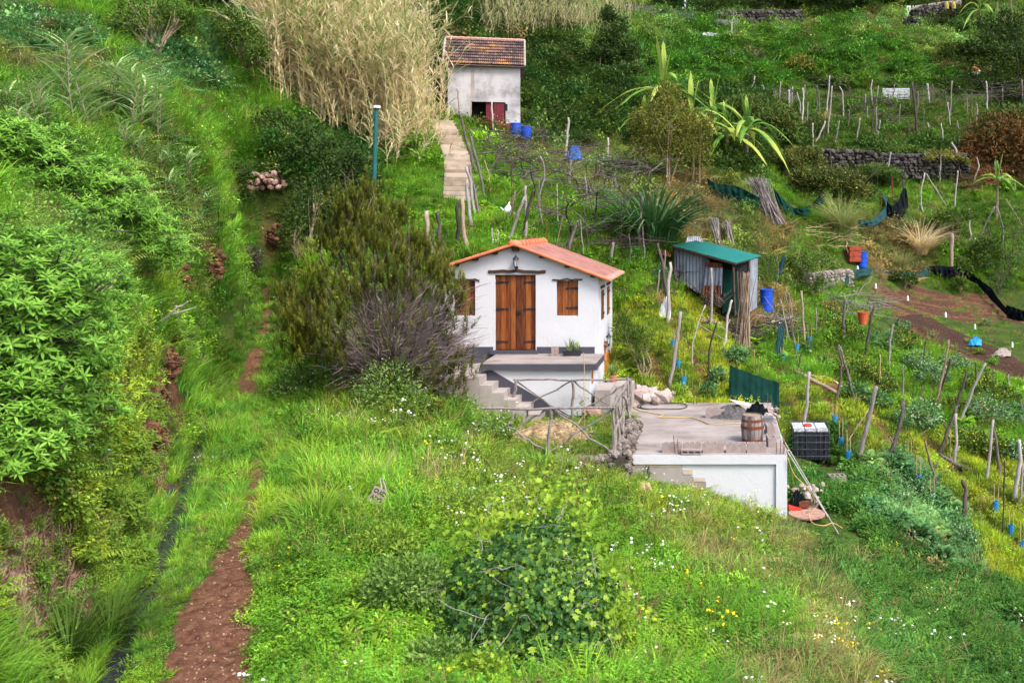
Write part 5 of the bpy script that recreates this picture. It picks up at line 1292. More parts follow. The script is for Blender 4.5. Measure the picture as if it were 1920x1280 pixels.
for px, py, rx, rz, nn, mt, lab in [(760, 1095, 70, 60, 1700, 'lf_weed', 'mixed weedy shrub blending into the left side of the ivy mound'), (720, 1020, 60, 40, 1000, 'lf_limeb', 'yellow-green weeds above the left of the ivy mound'), (880, 945, 70, 34, 1100, 'lf_limeb', 'light green leafy shoots along the top of the ivy mound'), (1150, 1190, 40, 60, 700, 'lf_lime', 'lime-green vine shoots down the right side of the ivy mound'), (820, 1240, 60, 44, 1200, 'lf_weed', 'low green weeds under the left of the ivy mound')]:
    g_ = G(px, py + rz * .8); shrub('weedy_shrub', lab, 'shrub', [(px, py, g_[1], rx, rz), (px + rx * .55, py + rz * .5, g_[1] - .25, rx * .6, rz * .6), (px - rx * .6, py + rz * .5, g_[1] - .2, rx * .55, rz * .55)], nn * 2, .06, mt, spread=.30, clumps=50, tr=.006)
for px, py, Y, s_ in [(664, 1183, 10.2, 1), (652, 1225, 9.6, .9), (708, 1205, 9.8, 1.1), (722, 1175, 10.3, .8)]:
    g_ = P(px, py, Y); g_[2] = float(H(g_[0], g_[1])); lab = {664: 'upper left', 652: 'lowest', 708: 'largest', 722: 'upper right'}[px] + ' of the light green rosette weeds left of the ivy mound'
    e = empty('rosette_weed', g_, lab, 'weed', 'rosette weeds by the ivy'); q = MB(); tip = g_ + [0, 0, .24 * s_]
    q.tube([g_, tip], [.008, .005], 5, .5); n = 16; az = np.arange(n) * 2.4; el = np.linspace(-.2, 1.2, n)
    q.scat(leaf_tpl(.13, .02, .25, 3), np.tile(tip, (n, 1)) + np.stack([0 * az, 0 * az, np.linspace(-.05, .05, n)], 1), frames(np.stack([np.cos(az) * np.cos(el), np.sin(az) * np.cos(el), np.sin(el)], 1)), .17 * s_ * np.linspace(1.1, .6, n), np.linspace(.3, .9, n)); q.build('foliage', M['lf_lime'], e)
for px, py, rx, rz, nn, lab in [(245, 850, 52, 60, 700, 'lime-green small-leaved shrub hanging on the cut bank under the big leafy shrub'), (215, 960, 60, 56, 800, 'lime-green small-leaved shrub lower on the cut bank beside the channel'), (250, 1060, 40, 40, 420, 'green weedy shrub nearest the channel on the lower bank'), (60, 1255, 60, 40, 460, 'broad-leaved weeds in the lower left corner'), (265, 760, 40, 50, 460, 'yellowing small-leaved shrub on the cut bank right of the big leafy shrub'), (330, 640, 40, 40, 300, 'dark weedy shrub on the bank above the fallen clod')]:
    g_ = G(px, py); rosettes('bank_shrub', lab, [(px, py, g_[1] - .12, rx, rz), (px + rx * .5, py + rz * .6, G(px + rx * .5, py + rz * .6)[1] - .1, rx * .6, rz * .6)], nn, .085, 'lf_limeb', 8)
q = MB()
for i in range(3200):
    w3 = rng.integers(0, 4); a = G(*[(rng.normal(110, 34), rng.uniform(960, 1180)), (rng.normal(283, 12), rng.uniform(790, 905)), (rng.normal(50, 24), rng.uniform(1000, 1230)), (rng.normal(318, 30), rng.uniform(530, 720))][w3]) 
    if a[1] > 24: continue
    strip(q, np.stack([a + [0, -.03, .10], a + [rng.normal(0, .06), -.22, .02], a + [rng.normal(0, .12), -.26, -.05 - rng.uniform(.1, .45)]]), [.006, .005, .002], np.array([1, 0, 0.]), rng.uniform(0, 1))
one('dead_roots', q, M['straw_dark'], 'brown dead roots and straw hanging down the cut bank at lower left', 'roots', kind='stuff')
shrub('spurge', 'yellow-green spurge at the bottom edge under the ivy mound', 'plant', [(910, 1258, 8.9, 60, 34), (850, 1268, 8.9, 40, 28)], 900, .05, 'lf_lime', LEAF_WIDE, tr=.01)

# dense shrubs and trees: label, blobs, number of leaves, leaf size, material
shrub('dark_shrub', 'dense dark green shrub under the lower edge of the tall dry canes', 'shrub', [(545, 262, 37, 70, 48), (600, 300, 36, 70, 58), (655, 330, 36, 50, 60), (510, 240, 37.5, 40, 36), (690, 385, 34.5, 34, 46)], 7500, .15, 'lf_dark')
shrub('dark_shrub', 'grey-green shrub just behind the top of the tree heather', 'shrub', [(590, 385, 32, 46, 62), (560, 440, 31, 30, 60), (640, 390, 33, 40, 48)], 4200, .12, 'lf_dark')
shrub('dark_shrub', 'low dark shrub with a few white flower heads beside the stone pile', 'shrub', [(520, 320, 34.5, 26, 30)], 900, .12, 'lf_mid', extra=('fl_cream', 40, .05, 'flower_heads'))
shrub('fruit_tree', 'dark round fruit tree with open trunk at the top left', 'tree', [(285, 55, 37, 75, 48), (225, 62, 37, 40, 32), (330, 50, 36.5, 38, 42), (285, 15, 37.5, 55, 32)], 6500, .13, 'lf_mid', base=(282, 114), tr=.07)
shrub('fruit_tree', 'dark citrus tree standing at the left edge of the dry canes', 'tree', [(450, 75, 41, 40, 42), (480, 105, 40, 30, 30), (425, 45, 42, 26, 30)], 4200, .14, 'lf_mid', base=(460, 128), tr=.07)
shrub('dark_tree', 'very dark small tree cut by the top edge left of the canes', 'tree', [(392, 8, 50, 40, 30)], 2000, .2, 'lf_dark')
shrub('feathery_shrub', 'feathery dark green bush on the left slope above the cut bank', 'shrub', [(425, 335, 26.5, 48, 40), (395, 320, 26, 34, 30), (455, 365, 27, 26, 26)], 5200, .12, 'lf_dark', LEAF_NARROW)
shrub('conifer', 'dark dense conifer on the hillside right of the old barn', 'tree', [(1155, 95, 68, 40, 55), (1150, 50, 69, 28, 40), (1185, 112, 67, 38, 36), (1122, 116, 67, 34, 34), (1160, 140, 66, 50, 22)], 9000, .24, 'lf_dark')
shrub('olive_shrub', 'narrow-leaved green shrub close to the right wall of the white house', 'shrub', [(1185, 655, 27.8, 30, 46), (1210, 650, 27.9, 24, 40), (1170, 620, 28.0, 20, 34), (1205, 690, 27.6, 22, 22)], 3000, .11, 'lf_mid', LEAF_NARROW, tr=.03, mix=.8)
shrub('loquat_tree', 'yellow-green tree with thin trunk in the middle of the slope beside the banana plants', 'tree', [(1250, 235, 44, 62, 50), (1290, 285, 44, 46, 46), (1218, 285, 44, 40, 44), (1250, 190, 44.5, 34, 36), (1310, 240, 44, 30, 36), (1200, 240, 44, 26, 34)], 11000, .125, 'lf_olive', base=(1254, 350), tr=.045, spread=.36, clumps=70)
shrub('avocado_tree', 'low rounded tree with yellowish flowers left of the stone terrace wall', 'tree', [(1560, 345, 50, 62, 36), (1610, 362, 49.5, 42, 26), (1520, 340, 50, 40, 30)], 11000, .16, 'lf_avo', base=(1565, 400), tr=.07, extra=('fl_yellow', 260, .06, 'blossom'))
shrub('avocado_tree', 'smaller tree of the same kind behind, below the banana plant', 'tree', [(1500, 300, 54, 48, 24), (1470, 312, 53, 36, 24)], 5200, .17, 'lf_avo', tr=.05, extra=('fl_yellow', 90, .06, 'blossom'))
shrub('broad_bush', 'dark bush under the banana leaves at the top right corner', 'shrub', [(1880, 60, 88, 55, 38), (1840, 90, 86, 36, 30), (1900, 110, 85, 50, 36)], 4200, .36, 'lf_dark', clumps=40)
shrub('broad_bush', 'yellow-green bush at the right edge above the upper vines', 'shrub', [(1900, 50, 82, 26, 28)], 900, .34, 'lf_olive')
for i, (px, py, rx, rz, mt, wd) in enumerate([(1440, 2, 70, 20, 'lf_dark', 'left'), (1560, 2, 66, 22, 'lf_dark', 'middle'), (1660, 4, 44, 18, 'lf_mid', 'right')]):
    shrub('hedge_shrub', 'dark shrub on the skyline slope along the top edge, %s of three' % wd, 'shrub', [(px, py, 108, rx, rz)], 2300, .5, mt, group='shrubs along the top edge')
shrub('bracken_bush', 'rusty brown bracken hump at the right edge below the upper vines', 'bracken', [(1880, 255, 66, 70, 40), (1850, 285, 65, 50, 34), (1915, 290, 64, 40, 44)], 5200, .36, 'lf_rust', LEAF_NARROW, spread=.5, clumps=60, trunk_on=False)
shrub('bracken_bush', 'green bracken hump topping the rusty one at the right edge', 'bracken', [(1900, 225, 67, 60, 26), (1862, 245, 66.5, 40, 18)], 2600, .36, 'lf_fern', LEAF_NARROW, spread=.34, trunk_on=False)
shrub('bracken_bush', 'brown-green bracken hump left of the upper vines', 'bracken', [(1420, 225, 60, 70, 46), (1460, 250, 59, 46, 40), (1380, 215, 61, 46, 34)], 6000, .36, 'lf_fern', LEAF_NARROW, spread=.34, trunk_on=False)
shrub('broom_bush', 'twiggy brown bush behind the teal-roofed shed', 'shrub', [(1400, 425, 40, 46, 30), (1370, 440, 39.5, 30, 26), (1430, 470, 38, 34, 40)], 1800, .10, 'lf_olive', LEAF_NARROW, spread=.4, tr=.02, tmat='twig')
shrub('broom_bush', 'dark bush pressed against the right side of the shed', 'shrub', [(1440, 500, 37.5, 26, 36)], 1600, .10, 'lf_mid', LEAF_NARROW, tr=.02, tmat='twig')
shrub('leafy_bush', 'rounded green bush in front of the low stone wall right of the shed', 'shrub', [(1500, 505, 38.5, 32, 36), (1520, 535, 38, 26, 24)], 2600, .12, 'lf_mid', tr=.03)
shrub('grey_shrub', 'grey leafless shrub at the right edge beside the dark net', 'shrub', [(1890, 480, 50, 36, 60), (1870, 520, 49, 30, 40), (1910, 420, 51, 26, 50)], 2600, .16, 'lf_dark', LEAF_NARROW, spread=.4, tr=.03, tmat='twig')
shrub('grey_shrub', 'dark shrub in the corner of the ploughed plot', 'shrub', [(1695, 525, 49.5, 26, 18)], 900, .15, 'lf_dark')
shrub('small_tree', 'thin-trunked tree behind the pale thick post', 'tree', [(1790, 410, 56, 34, 22), (1760, 420, 56, 24, 16)], 1500, .2, 'lf_mid', base=(1785, 455), tr=.05)
shrub('small_tree', 'small broad-leaved tree beside the dark net and pale thick post', 'tree', [(1805, 505, 52, 16, 22), (1800, 535, 51.5, 12, 16)], 700, .2, 'lf_mid', tr=.03)
shrub('green_bush', 'bright green bush right of the pale thick post', 'shrub', [(1850, 470, 53, 30, 28), (1830, 490, 52.5, 26, 22)], 1700, .2, 'lf_mid', tr=.03)
shrub('hill_bush', 'grey-green bush in the middle of the ferny slope', 'shrub', [(1500, 125, 79, 26, 20)], 900, .3, 'lf_olive', tr=.03)
shrub('hill_bush', 'dark bush at the upper edge of the vine rows', 'shrub', [(1570, 155, 77, 30, 14)], 900, .3, 'lf_mid', tr=.03)
shrub('small_bush', 'small heather bush in the grass below the tree heather', 'shrub', [(815, 762, 21.6, 18, 16)], 900, .07, 'lf_heath', LEAF_NARROW, tr=.01)
for px, py, lab in [(1378, 668, 'leafy bean plants above the tall green net'), (1345, 705, 'bean plants left of the tall green net'), (1240, 520, 'bean plants by the pale pole left of the shed'), (1330, 735, 'low bean plants behind the flat roof')]:
    g_ = G(px, py + 14); shrub('bean_plant', lab, 'plant', [(px, py, g_[1], 30 if px == 1378 else 17, 18)], 1000 if px == 1378 else 420, .10, 'lf_blue', tr=.008)

# flowering brassicas on the vine slope
MUST = [(1560, 605, 26, 'y', 'yellow-flowered mustard left of the orange tub'), (1590, 625, 24, 'y', 'yellow-flowered mustard below the dead branches'), (1650, 640, 24, 'd', 'leafy mustard under the orange tub'), (1690, 640, 26, 'y', 'yellow-flowered mustard right of the orange tub'),
        (1600, 690, 30, 'y', 'yellow mustard patch right of the two leaning poles'), (1640, 705, 26, 'y', 'yellow mustard clump beside the thin stake'), (1660, 728, 18, 'y', 'low yellow mustard in the middle of the slope'), (1605, 735, 22, 'd', 'dark leafy brassica at the foot of the leaning poles'), (1645, 750, 20, 'd', 'dark leafy brassica on the bare slope'),
        (1720, 680, 26, 'w', 'pale-flowered radish bush below the dark soil'), (1745, 705, 30, 'w', 'largest pale-flowered radish bush below the dark soil'), (1722, 785, 40, 'w', 'wide pale-flowered bush on the vine slope'), (1790, 680, 24, 'w', 'pale-flowered plant under the dark soil bank'), (1835, 720, 30, 'y', 'yellow-dotted mustard among grey stakes'),
        (1850, 770, 34, 'w', 'pale-flowered bush among the tall forked stakes'), (1880, 740, 26, 'y', 'yellow mustard near the right edge'), (1900, 780, 26, 'd', 'blue-green brassica at the right edge'), (1815, 830, 30, 'y', 'yellow mustard behind the fallen log'), (1860, 840, 30, 'y', 'yellow mustard behind the two tall poles'), (1905, 850, 24, 'w', 'pale bush behind the right pole'), (1790, 760, 18, 'y', 'yellow mustard left of the dark forked stakes'),
        (1715, 920, 22, 'w', 'white-flowered spray between the blue tubes and kale'), (1690, 945, 20, 'w', 'white-flowered spray above the kale'), (1800, 1010, 24, 'w', 'white-flowered spray at the end of the young vine rows'), (1740, 900, 14, 'w', 'small white spray beside a blue tube'), (1690, 610, 14, 'w', 'white-flowered spray above the grey stake')]
for px, py, r, ty, lab in MUST:
    g_ = G(px, py + r * .8)
    shrub('flowering_brassica', lab, 'plant', [(px, py, g_[1], r * 1.15, r * .95), (px + r * .7, py + r * .25, g_[1], r * .6, r * .5), (px - r * .6, py + r * .3, g_[1], r * .5, r * .5)], int(26 * r), .12, 'lf_blue' if ty != 'y' else 'lf_mid', group='brassicas gone to flower', tr=.008, tmat='twig',
          extra={'y': ('fl_yellow', int(5 * r), .035, 'flowers'), 'w': ('fl_cream', int(7 * r), .032, 'flowers'), 'd': None}[ty])
for px, py, r, lab in [(1640, 955, 26, 'nearest blue-green kale right of the cable drum'), (1680, 975, 28, 'large blue-green kale in the middle of the patch'), (1720, 1005, 30, 'wide blue-green kale lower in the patch'), (1660, 925, 22, 'kale at the top of the patch'), (1765, 1045, 28, 'lowest kale in the patch'), (1610, 905, 18, 'small kale behind the flat block'),
                       (70, 95, 26, 'blue-green kale in the top left corner'), (115, 55, 24, 'kale plant under the clover at the top left'), (150, 75, 24, 'kale plant beside the fruit tree at top left'), (15, 95, 18, 'kale plant cut by the left edge'), (350, 110, 26, 'kale plant right of the dark fruit tree'), (385, 140, 20, 'kale plant below the citrus tree'), (330, 90, 20, 'kale plant against the fruit tree trunk'), (365, 155, 16, 'lowest kale on the upper left slope'),
                       (1345, 50, 12, 'dark blue-green plant below the road wall'), (1510, 655, 12, 'row of young cabbages on the slope'), (1545, 680, 14, 'young cabbages beside the leaning poles'), (1850, 605, 9, 'small cabbage on the ploughed plot')]:
    g_ = G(px, py + r * .6); k = int(40 + r * 3.2); c = P(px, py, g_[1]); rr = r * g_[1] / F
    e = empty('kale_plant', g_, lab, 'cabbage', 'kale and cabbage plants'); q = MB()
    d = rand_dir(k); d[:, 2] = np.abs(d[:, 2]); p = c + d * [rr, rr, rr * .6] * rng.uniform(.3, 1, (k, 1))
    q.scat(leaf_tpl(.36, .06, .4, 4), p, frames(d * [1, 1, .5] + [0, 0, .2] + rng.normal(0, .2, (k, 3))), np.clip(rr * .5, .14, .30) * rng.uniform(.6, 1.2, k), rng.uniform(.1, .9, k)); q.build('foliage', M['lf_blue'], e)

# ------------------------------------------------------------------ canes, reeds, grasses
M['palecane'] = rough_mat('pale_cane', [(0.25, (.50, .38, .20)), (0.6, (.70, .57, .34)), (0.9, (.78, .68, .48))], 6, .7, .1, tint=.5)
def cane_clump(name, label, zones, n, hpx, lean, leafn=9, mat='lf_tan'):
    bases = [G(*z) for z in zones]; root = empty(name, np.mean(bases, 0), label, 'canes')
    st, lf, lg = MB(), MB(), MB(); tpl = leaf_tpl(.050, .0, .30, 3)
    for i in range(n):
        a, c = rng.integers(0, len(zones)), rng.integers(0, len(zones)); t = rng.uniform(0, 1)
        b0 = bases[a] * (1 - t) + bases[c] * t + rng.normal(0, .5, 3) * [1, 1, 0]; b0[2] = float(H(b0[0], b0[1]))
        h = hpx * b0[1] / F * rng.uniform(.55, 1.1); ln = np.array([lean * rng.normal(1, .9) + rng.normal(0, .55), rng.normal(0, .5), 0]) * h * .40
        pts = np.array([b0, b0 + [0, 0, h * .55] + ln * .35, b0 + [0, 0, h * .93] + ln]); pts = smooth(pts, 6)
        st.tube(pts, np.linspace(.013, .005, 6), 4, rng.uniform(0, 1), cap=False)
        k = leafn; tt = rng.uniform(.04, 1.0, k); p = np.stack([np.interp(tt, np.linspace(0, 1, 6), pts[:, j]) for j in range(3)], 1)
        d = rand_dir(k) * [1, 1, .5] + [0, 0, .95] + ln / h * 1.4
        g2 = (tt > .62) & (rng.uniform(0, 1, k) < .50) | (rng.uniform(0, 1, k) < .22)
        for mm_, sel in ((lf, ~g2), (lg, g2)): mm_.scat(tpl, p[sel], frames(d[sel]), rng.uniform(.35, .8, sel.sum()), rng.uniform(.1, .95, sel.sum()))
    st.build('cane', M['palecane'], root); lf.build('dry_leaves', M[mat], root); lg.build('green_leaves', M['lf_tang'], root)
cane_clump('cane_clump', 'huge clump of tall dry tan canes left of the old barn', [(525, 175), (545, 150), (560, 190), (600, 215), (660, 235), (720, 265), (770, 265), (800, 215), (700, 200), (620, 150), (760, 160), (700, 130)], 900, 228, -.10, 30)
cane_clump('cane_clump', 'distant grey-green cane patch on the slope above the old barn', [(900, 70), (960, 75), (1030, 70), (1090, 70), (1160, 60), (1000, 40), (1100, 40), (930, 40), (1180, 30)], 420, 75, .1, 12, 'lf_scrub')

cane_clump('cane_clump', 'strip of dry cane stems leaning over the steps side below the big clump', [(735, 290), (750, 300), (775, 270), (790, 262)], 46, 80, .5, 12)

def reed(px, py, topx, topy, lab, n=5, sc=1.25):
    g_ = G(px, py); root = empty('giant_reed', g_, lab, 'reed', 'giant reeds on the left slope'); st, lf = MB(), MB(); tpl = leaf_tpl(.058, .02, .45, 5)
    for i in range(n):
        t = P(topx + rng.normal(0, 12), topy + abs(rng.normal(0, 14)), g_[1] + rng.normal(0, .2)); b0 = g_ + rng.normal(0, .12, 3) * [1, 1, 0]
        pts = smooth([b0, (b0 + t) / 2 + rng.normal(0, .05, 3), t], 10); st.tube(pts, np.linspace(.017, .006, 10), 5, rng.uniform(0, 1))
        k = 19; tt = np.linspace(.10, .97, k); p = np.stack([np.interp(tt, np.linspace(0, 1, 10), pts[:, j]) for j in range(3)], 1)
        az = np.arange(k) * pi + rng.normal(0, .5, k) + rng.uniform(0, 1); d = np.stack([np.cos(az) - .25, np.sin(az) * .5, rng.uniform(.5, 1.5, k)], 1)
        ln_ = sc * rng.uniform(.45, .85, k) * np.linalg.norm(t - b0) * .5
        lf.scat(tpl, p, frames(d), np.clip(ln_, .25, .95), rng.uniform(.1, .9, k))
    st.build('stem', M['brownwood'], root); lf.build('leaves', M['lf_reed'], root)
for a in [(135, 235, 118, 70, 'tallest giant reed standing out at the upper left'), (80, 245, 60, 150, 'giant reed left of the tallest one'), (20, 230, 10, 150, 'yellowing giant reed at the left edge'), (200, 235, 195, 190, 'short giant reed right of the tallest one'), (215, 215, 225, 120, 'giant reed with a bushy top below the fruit tree'), (255, 250, 265, 130, 'giant reed on the right of the reed group'), (285, 260, 290, 165, 'giant reed furthest right below the fruit tree'),
          (230, 300, 225, 225, 'mixed dry and green reed in the middle of the left slope'), (260, 330, 258, 250, 'tan dry reed in the middle of the left slope'), (300, 335, 305, 280, 'small reed above the second leafy shrub'), (345, 360, 350, 285, 'reed by the feathery dark bush'), (180, 270, 150, 200, 'leaning reed below the tallest one'), (370, 420, 385, 345, 'reed at the foot of the feathery dark bush'), (320, 400, 322, 330, 'reed beside the feathery dark bush'), (60, 280, 40, 195, 'reed above the second leafy shrub near the edge')]:
    reed(*a)

def bladeplant(name, label, cat, px, py, n, h, w, spread, arch, mat, hv=.35, segs=6):
    g_ = G(px, py); root = empty(name, g_, label, cat); q = MB(); blades(q, g_ - np.array([0, 0, .12 if g_[1] > 30 else .03]), n, h, w, spread, arch, segs, hv); q.build('leaves', M[mat], root); return root
bladeplant('flax_plant', 'big dark green sword-leaved flax clump between the vines and the shed', 'plant', 1222, 448, 380, 2.3, .038, .85, 1.45, 'lf_flax', .4)
bladeplant('tussock_grass', 'large pale arching grass tussock beside the dark green nets', 'grass tussock', 1580, 437, 330, 2.0, .018, .35, .85, 'lf_tang', .35)
bladeplant('tussock_grass', 'tan arching grass tussock above the blue barrel', 'grass tussock', 1725, 475, 300, 2.3, .018, .40, 1.2, 'lf_tan', .35)
bladeplant('tussock_grass', 'small tan tussock right of the upper blue barrel', 'grass tussock', 1690, 500, 120, 1.2, .015, .4, .8, 'lf_tang', .35)
bladeplant('tussock_grass', 'long green grass clump arching beside the path', 'grass tussock', 600, 985, 120, .75, .008, .16, .9, 'lf_lime', .3)
bladeplant('tussock_grass', 'dark arching grass clump low on the bank at the lower left', 'grass tussock', 130, 1240, 150, .75, .008, .16, .95, 'lf_mid', .3)
bladeplant('tussock_grass', 'dark grass clump hanging over the channel at lower left', 'grass tussock', 205, 1205, 140, .75, .008, .18, .95, 'lf_mid', .3)

def banana(px, py, h, lab, nl, ln, lean=0, mat='lf_ban'):
    g_ = G(px, py); root = empty('banana_plant', g_, lab, 'banana plant'); q = MB(); top = g_ + [lean, 0, h]
    q.tube(smooth([g_ - [0, 0, .1], (g_ + top) / 2 + [lean * .1, 0, 0], top], 6), np.linspace(.13, .06, 6), 8, .5); q.build('stem', M['brownwood'], root)
    for i in range(int(nl * 1.6)):
        az = i * 2.4 + rng.uniform(-.3, .3); el = rng.uniform(.15, 1.25) if i % 6 else 1.45; l_ = ln * rng.uniform(.95, 1.35)
        t = np.linspace(0, 1, 11); ax = np.array([math.cos(az), math.sin(az), 0])
        bend = rng.uniform(.7, 1.4) if el < 1.4 else .15
        sp = top + ax * (np.cos(el) * l_ * t + .25 * bend * l_ * t ** 2)[:, None]; sp[:, 2] += l_ * (math.sin(el) * t - .85 * bend * t ** 2.2)
        sd2 = np.array([-math.sin(az), math.cos(az), 0]); wd = .155 * np.sin(np.clip(t * .93 + .07, 0, 1) * pi) ** .6 * np.where(t < .12, .25, 1)
        droop = np.array([0, 0, -.30]); cols_ = []
        for s_ in (-1, -.5, 0, .5, 1): cols_.append(sp + sd2 * (wd * s_)[:, None] + droop * (abs(s_) * wd)[:, None] + rng.normal(0, .012, (11, 3)))
        f_ = MB(); f_.grid(np.array(cols_), np.tile(rng.uniform(.15, .95) + .1 * np.sin(t * 9), (5, 1)).clip(0, 1)); f_.build('leaf', M[mat], root)
banana(1285, 285, 1.6, 'banana plant directly right of the loquat tree crown', 9, 2.4, .3)
banana(1360, 300, 1.2, 'low banana plant between the middle and right ones', 9, 2.0, .1)
banana(1262, 275, 3.0, 'tall yellow-green banana plant with upright leaves behind the loquat tree', 9, 2.5, -.5)
banana(1330, 270, 1.7, 'banana plant in the middle of the group right of the loquat tree', 8, 2.0, .2)
banana(1398, 318, 2.1, 'banana plant with drooping torn leaves at the right of the group', 11, 2.3, .1)
banana(1215, 275, 1.2, 'low banana plant with yellow leaves left of the loquat tree', 5, 1.6, -.2)
banana(1868, 410, 2.3, 'ragged banana plant near the right edge below the stone wall', 7, 1.6, .1)
for a in [(1838, 70, 2.6, 'left banana plant in the top right corner', 10, 3.2), (1895, 40, 3.2, 'right banana plant in the top right corner', 10, 3.0), (1870, 25, 3.6, 'banana plant cut by the top edge at the right', 9, 3.0)]: banana(*a)
# ------------------------------------------------------------------ old barn, steps, road walls
BY = BARN_Y
barn = empty('old_barn', P(905, 243, BY), 'old two-storey plastered barn with a lichened tile roof up the slope', 'barn')
bx = lambda px: (px - CX) / F * BY
bz = lambda py: (CY - py) / F * BY
x0, x1 = bx(842), bx(974); zb, zt = bz(300), bz(124); dy = 3.2
dx0, dx1, dz0, dz1 = bx(883), bx(947), bz(247), bz(191)
q = MB()
q.prism([(x0, zb), (dx0, zb), (dx0, zt), (x0, zt)], 1, BY, BY + .25); q.prism([(dx1, zb), (x1, zb), (x1, zt), (dx1, zt)], 1, BY, BY + .25)
q.prism([(dx0, dz1), (dx1, dz1), (dx1, zt), (dx0, zt)], 1, BY, BY + .25); q.prism([(dx0, zb), (dx1, zb), (dx1, dz0), (dx0, dz0)], 1, BY, BY + .25)
zr = bz(72) * (BY + dy / 2) / BY * .985
for xx in (x0, x1 - .25):
    q.prism([(BY + .251, zb), (BY + dy, zb), (BY + dy, zt), (BY + dy / 2, zr), (BY + .251, zt + .16)], 0, xx, xx + .25)
q.span((x0 + .251, BY + dy - .25, zb), (x1 - .251, BY + dy - .001, zt)); q.span((x0 + .251, BY + .252, zb + .3), (x1 - .251, BY + dy - .251, dz0 - .05))
q.build('wall', M['barnwall'], barn)
q = MB(); q.span((dx0 + .02, BY + .8, dz0), (dx1 - .02, BY + .85, dz1 + .1)); q.build('interior_shade', M['black'], barn)  # black panel behind the doorway, painted as the barn's inside shade
q = MB(); q.span((bx(884), BY - .012, bz(191)), (bx(890), BY + .02, bz(128))); q.span((bx(882.5), BY - .014, bz(247)), (bx(885), BY + .02, bz(191.5))); q.build('grey_strip', M['concrete'], barn)
q = MB()
for i in range(4):
    a = bx(911) + (bx(925) - bx(911)) * i / 4; q.span((a + .005, BY + .10, dz0 - .1), (a + (bx(925) - bx(911)) / 4 - .005, BY + .15, dz1 - .02), rng.uniform(0, 1))
q.build('door', M['maroon'], barn)
q = MB()
for i in range(4):
    a = bx(925.5) + (bx(945) - bx(925.5)) * i / 4; q.span((a + .005, BY + .05, dz0 - .1), (a + (bx(945) - bx(925.5)) / 4 - .005, BY + .09, dz1 - .02), rng.uniform(0, 1))
q.build('door', M['maroon'], barn)
q = MB(); q.span((bx(946), BY - .01, bz(207)), (bx(950.5), BY + .05, bz(194))); q.build('small_window', M['net'], barn)
M['oldtile'] = rough_mat('lichened_tile', [(0.10, (.035, .025, .028)), (0.40, (.105, .070, .070)), (0.58, (.20, .13, .115)), (0.74, (.34, .15, .05)), (0.95, (.46, .24, .06))], .9, .95, .3, tint=.62)
q = MB(); nr, nc = 9, 40
ya, za_, yb, zb_ = BY - .28, zt - .02, BY + dy / 2, zr + .06
for sgn in (1, -1):
    for r_ in range(nr):
        for c_ in range(nc):
            t0, t1 = r_ / nr, (r_ + 1.15) / nr
            p0 = np.array([0, ya if sgn > 0 else 2 * yb - ya, za_]); p1 = np.array([0, yb, zb_]); a = p0 + (p1 - p0) * t0; c = p0 + (p1 - p0) * min(t1, 1)
            xa_, wd = x0 - .22 + (x1 - x0 + .44) * (c_ + .5) / nc, (x1 - x0 + .44) / nc * .5
            th = np.linspace(0, pi, 6); tn = np.clip(.15 + .30 * rng.uniform(0, 1) + .75 * max(0, float(fbm(np.array(c_ * .22), np.array(r_ * .8), 19)) - .42) * 2 + .34 * (c_ / nc - .25) * (1 - r_ % 2), 0, 1)
            z0_, z1_ = .085, .012
            q.grid([[(xa_ + wd * 1.0 * math.cos(t) * k2, y, z + o_ + wd * .85 * math.sin(t)) for t in th] for (y, z, o_, k2) in ((a[1], a[2], z0_, 1.08), (c[1], c[2], z1_, .92))][::sgn], tn)
    q.grid(np.array([[(x, p[1], p[2] - .01) for p in ([0, ya if sgn > 0 else 2 * yb - ya, za_], [0, yb, zb_])] for x in (x0 - .24, x1 + .24)])[::sgn], .3)
rf = q.build('roof', M['oldtile'], barn)
q = MB()
for i in range(11): q.tube([(x0 - .22 + (x1 - x0 + .44) * i / 11, yb, zb_ + .05), (x0 - .22 + (x1 - x0 + .44) * (i + 1.1) / 11, yb, zb_ + .04)], [.10, .085], 8)
q.build('ridge_tile', M['tile'], rf)
for s_, lab in ((-1, 'l'), (1, 'r')):
    xx = x0 - .24 if s_ < 0 else x1 + .24; q = MB(); q.tube([(xx, ya, za_ + .05), (xx, yb, zb_ + .05)], .06, 6); q.build('verge', M['concrete'], rf)
barn.rotation_euler.z = .21
for px, Y, lab in ((967, BY - 1.6, 'left of the two blue drums outside the old barn'), (987, BY - 2.2, 'right of the two blue drums outside the old barn')):
    g_ = P(px, 262, Y); g_[2] = (CY - (261 if px < 980 else 267)) / F * Y
    e = empty('blue_drum', g_, lab, 'drum', 'blue plastic drums'); q = MB(); q.lathe([(0, 0), (.27, 0), (.28, .05), (.27, .28), (.285, .30), (.27, .32), (.27, .62), (.285, .64), (.27, .66), (.28, .82), (.25, .84), (.24, .80), (0, .80)], g_, 16); q.build('body', M['blue'], e)
q = MB(); g_ = P(952, 248, BY - .9); q.box(g_ + [0, 0, .2], (.9, .3, .5)); q.box(g_ + [-1.0, .1, .35], (.8, .3, .6)); 
for i in range(9): branch(q, g_ + [rng.uniform(-1.6, .4), rng.uniform(-.4, .2), 0], g_ + [rng.uniform(-1.6, .4), rng.uniform(-.4, .2), rng.uniform(.3, .9)], .04, .03)
one('junk_pile', q, M['rust'], 'rusty boards and crates heaped at the old barn door', 'junk')
M['steps_c'] = rough_mat('old_steps', [(0.25, (.22, .165, .125)), (0.5, (.36, .285, .225)), (0.75, (.46, .38, .31))], 2.0, .9, .3, tint=.7)
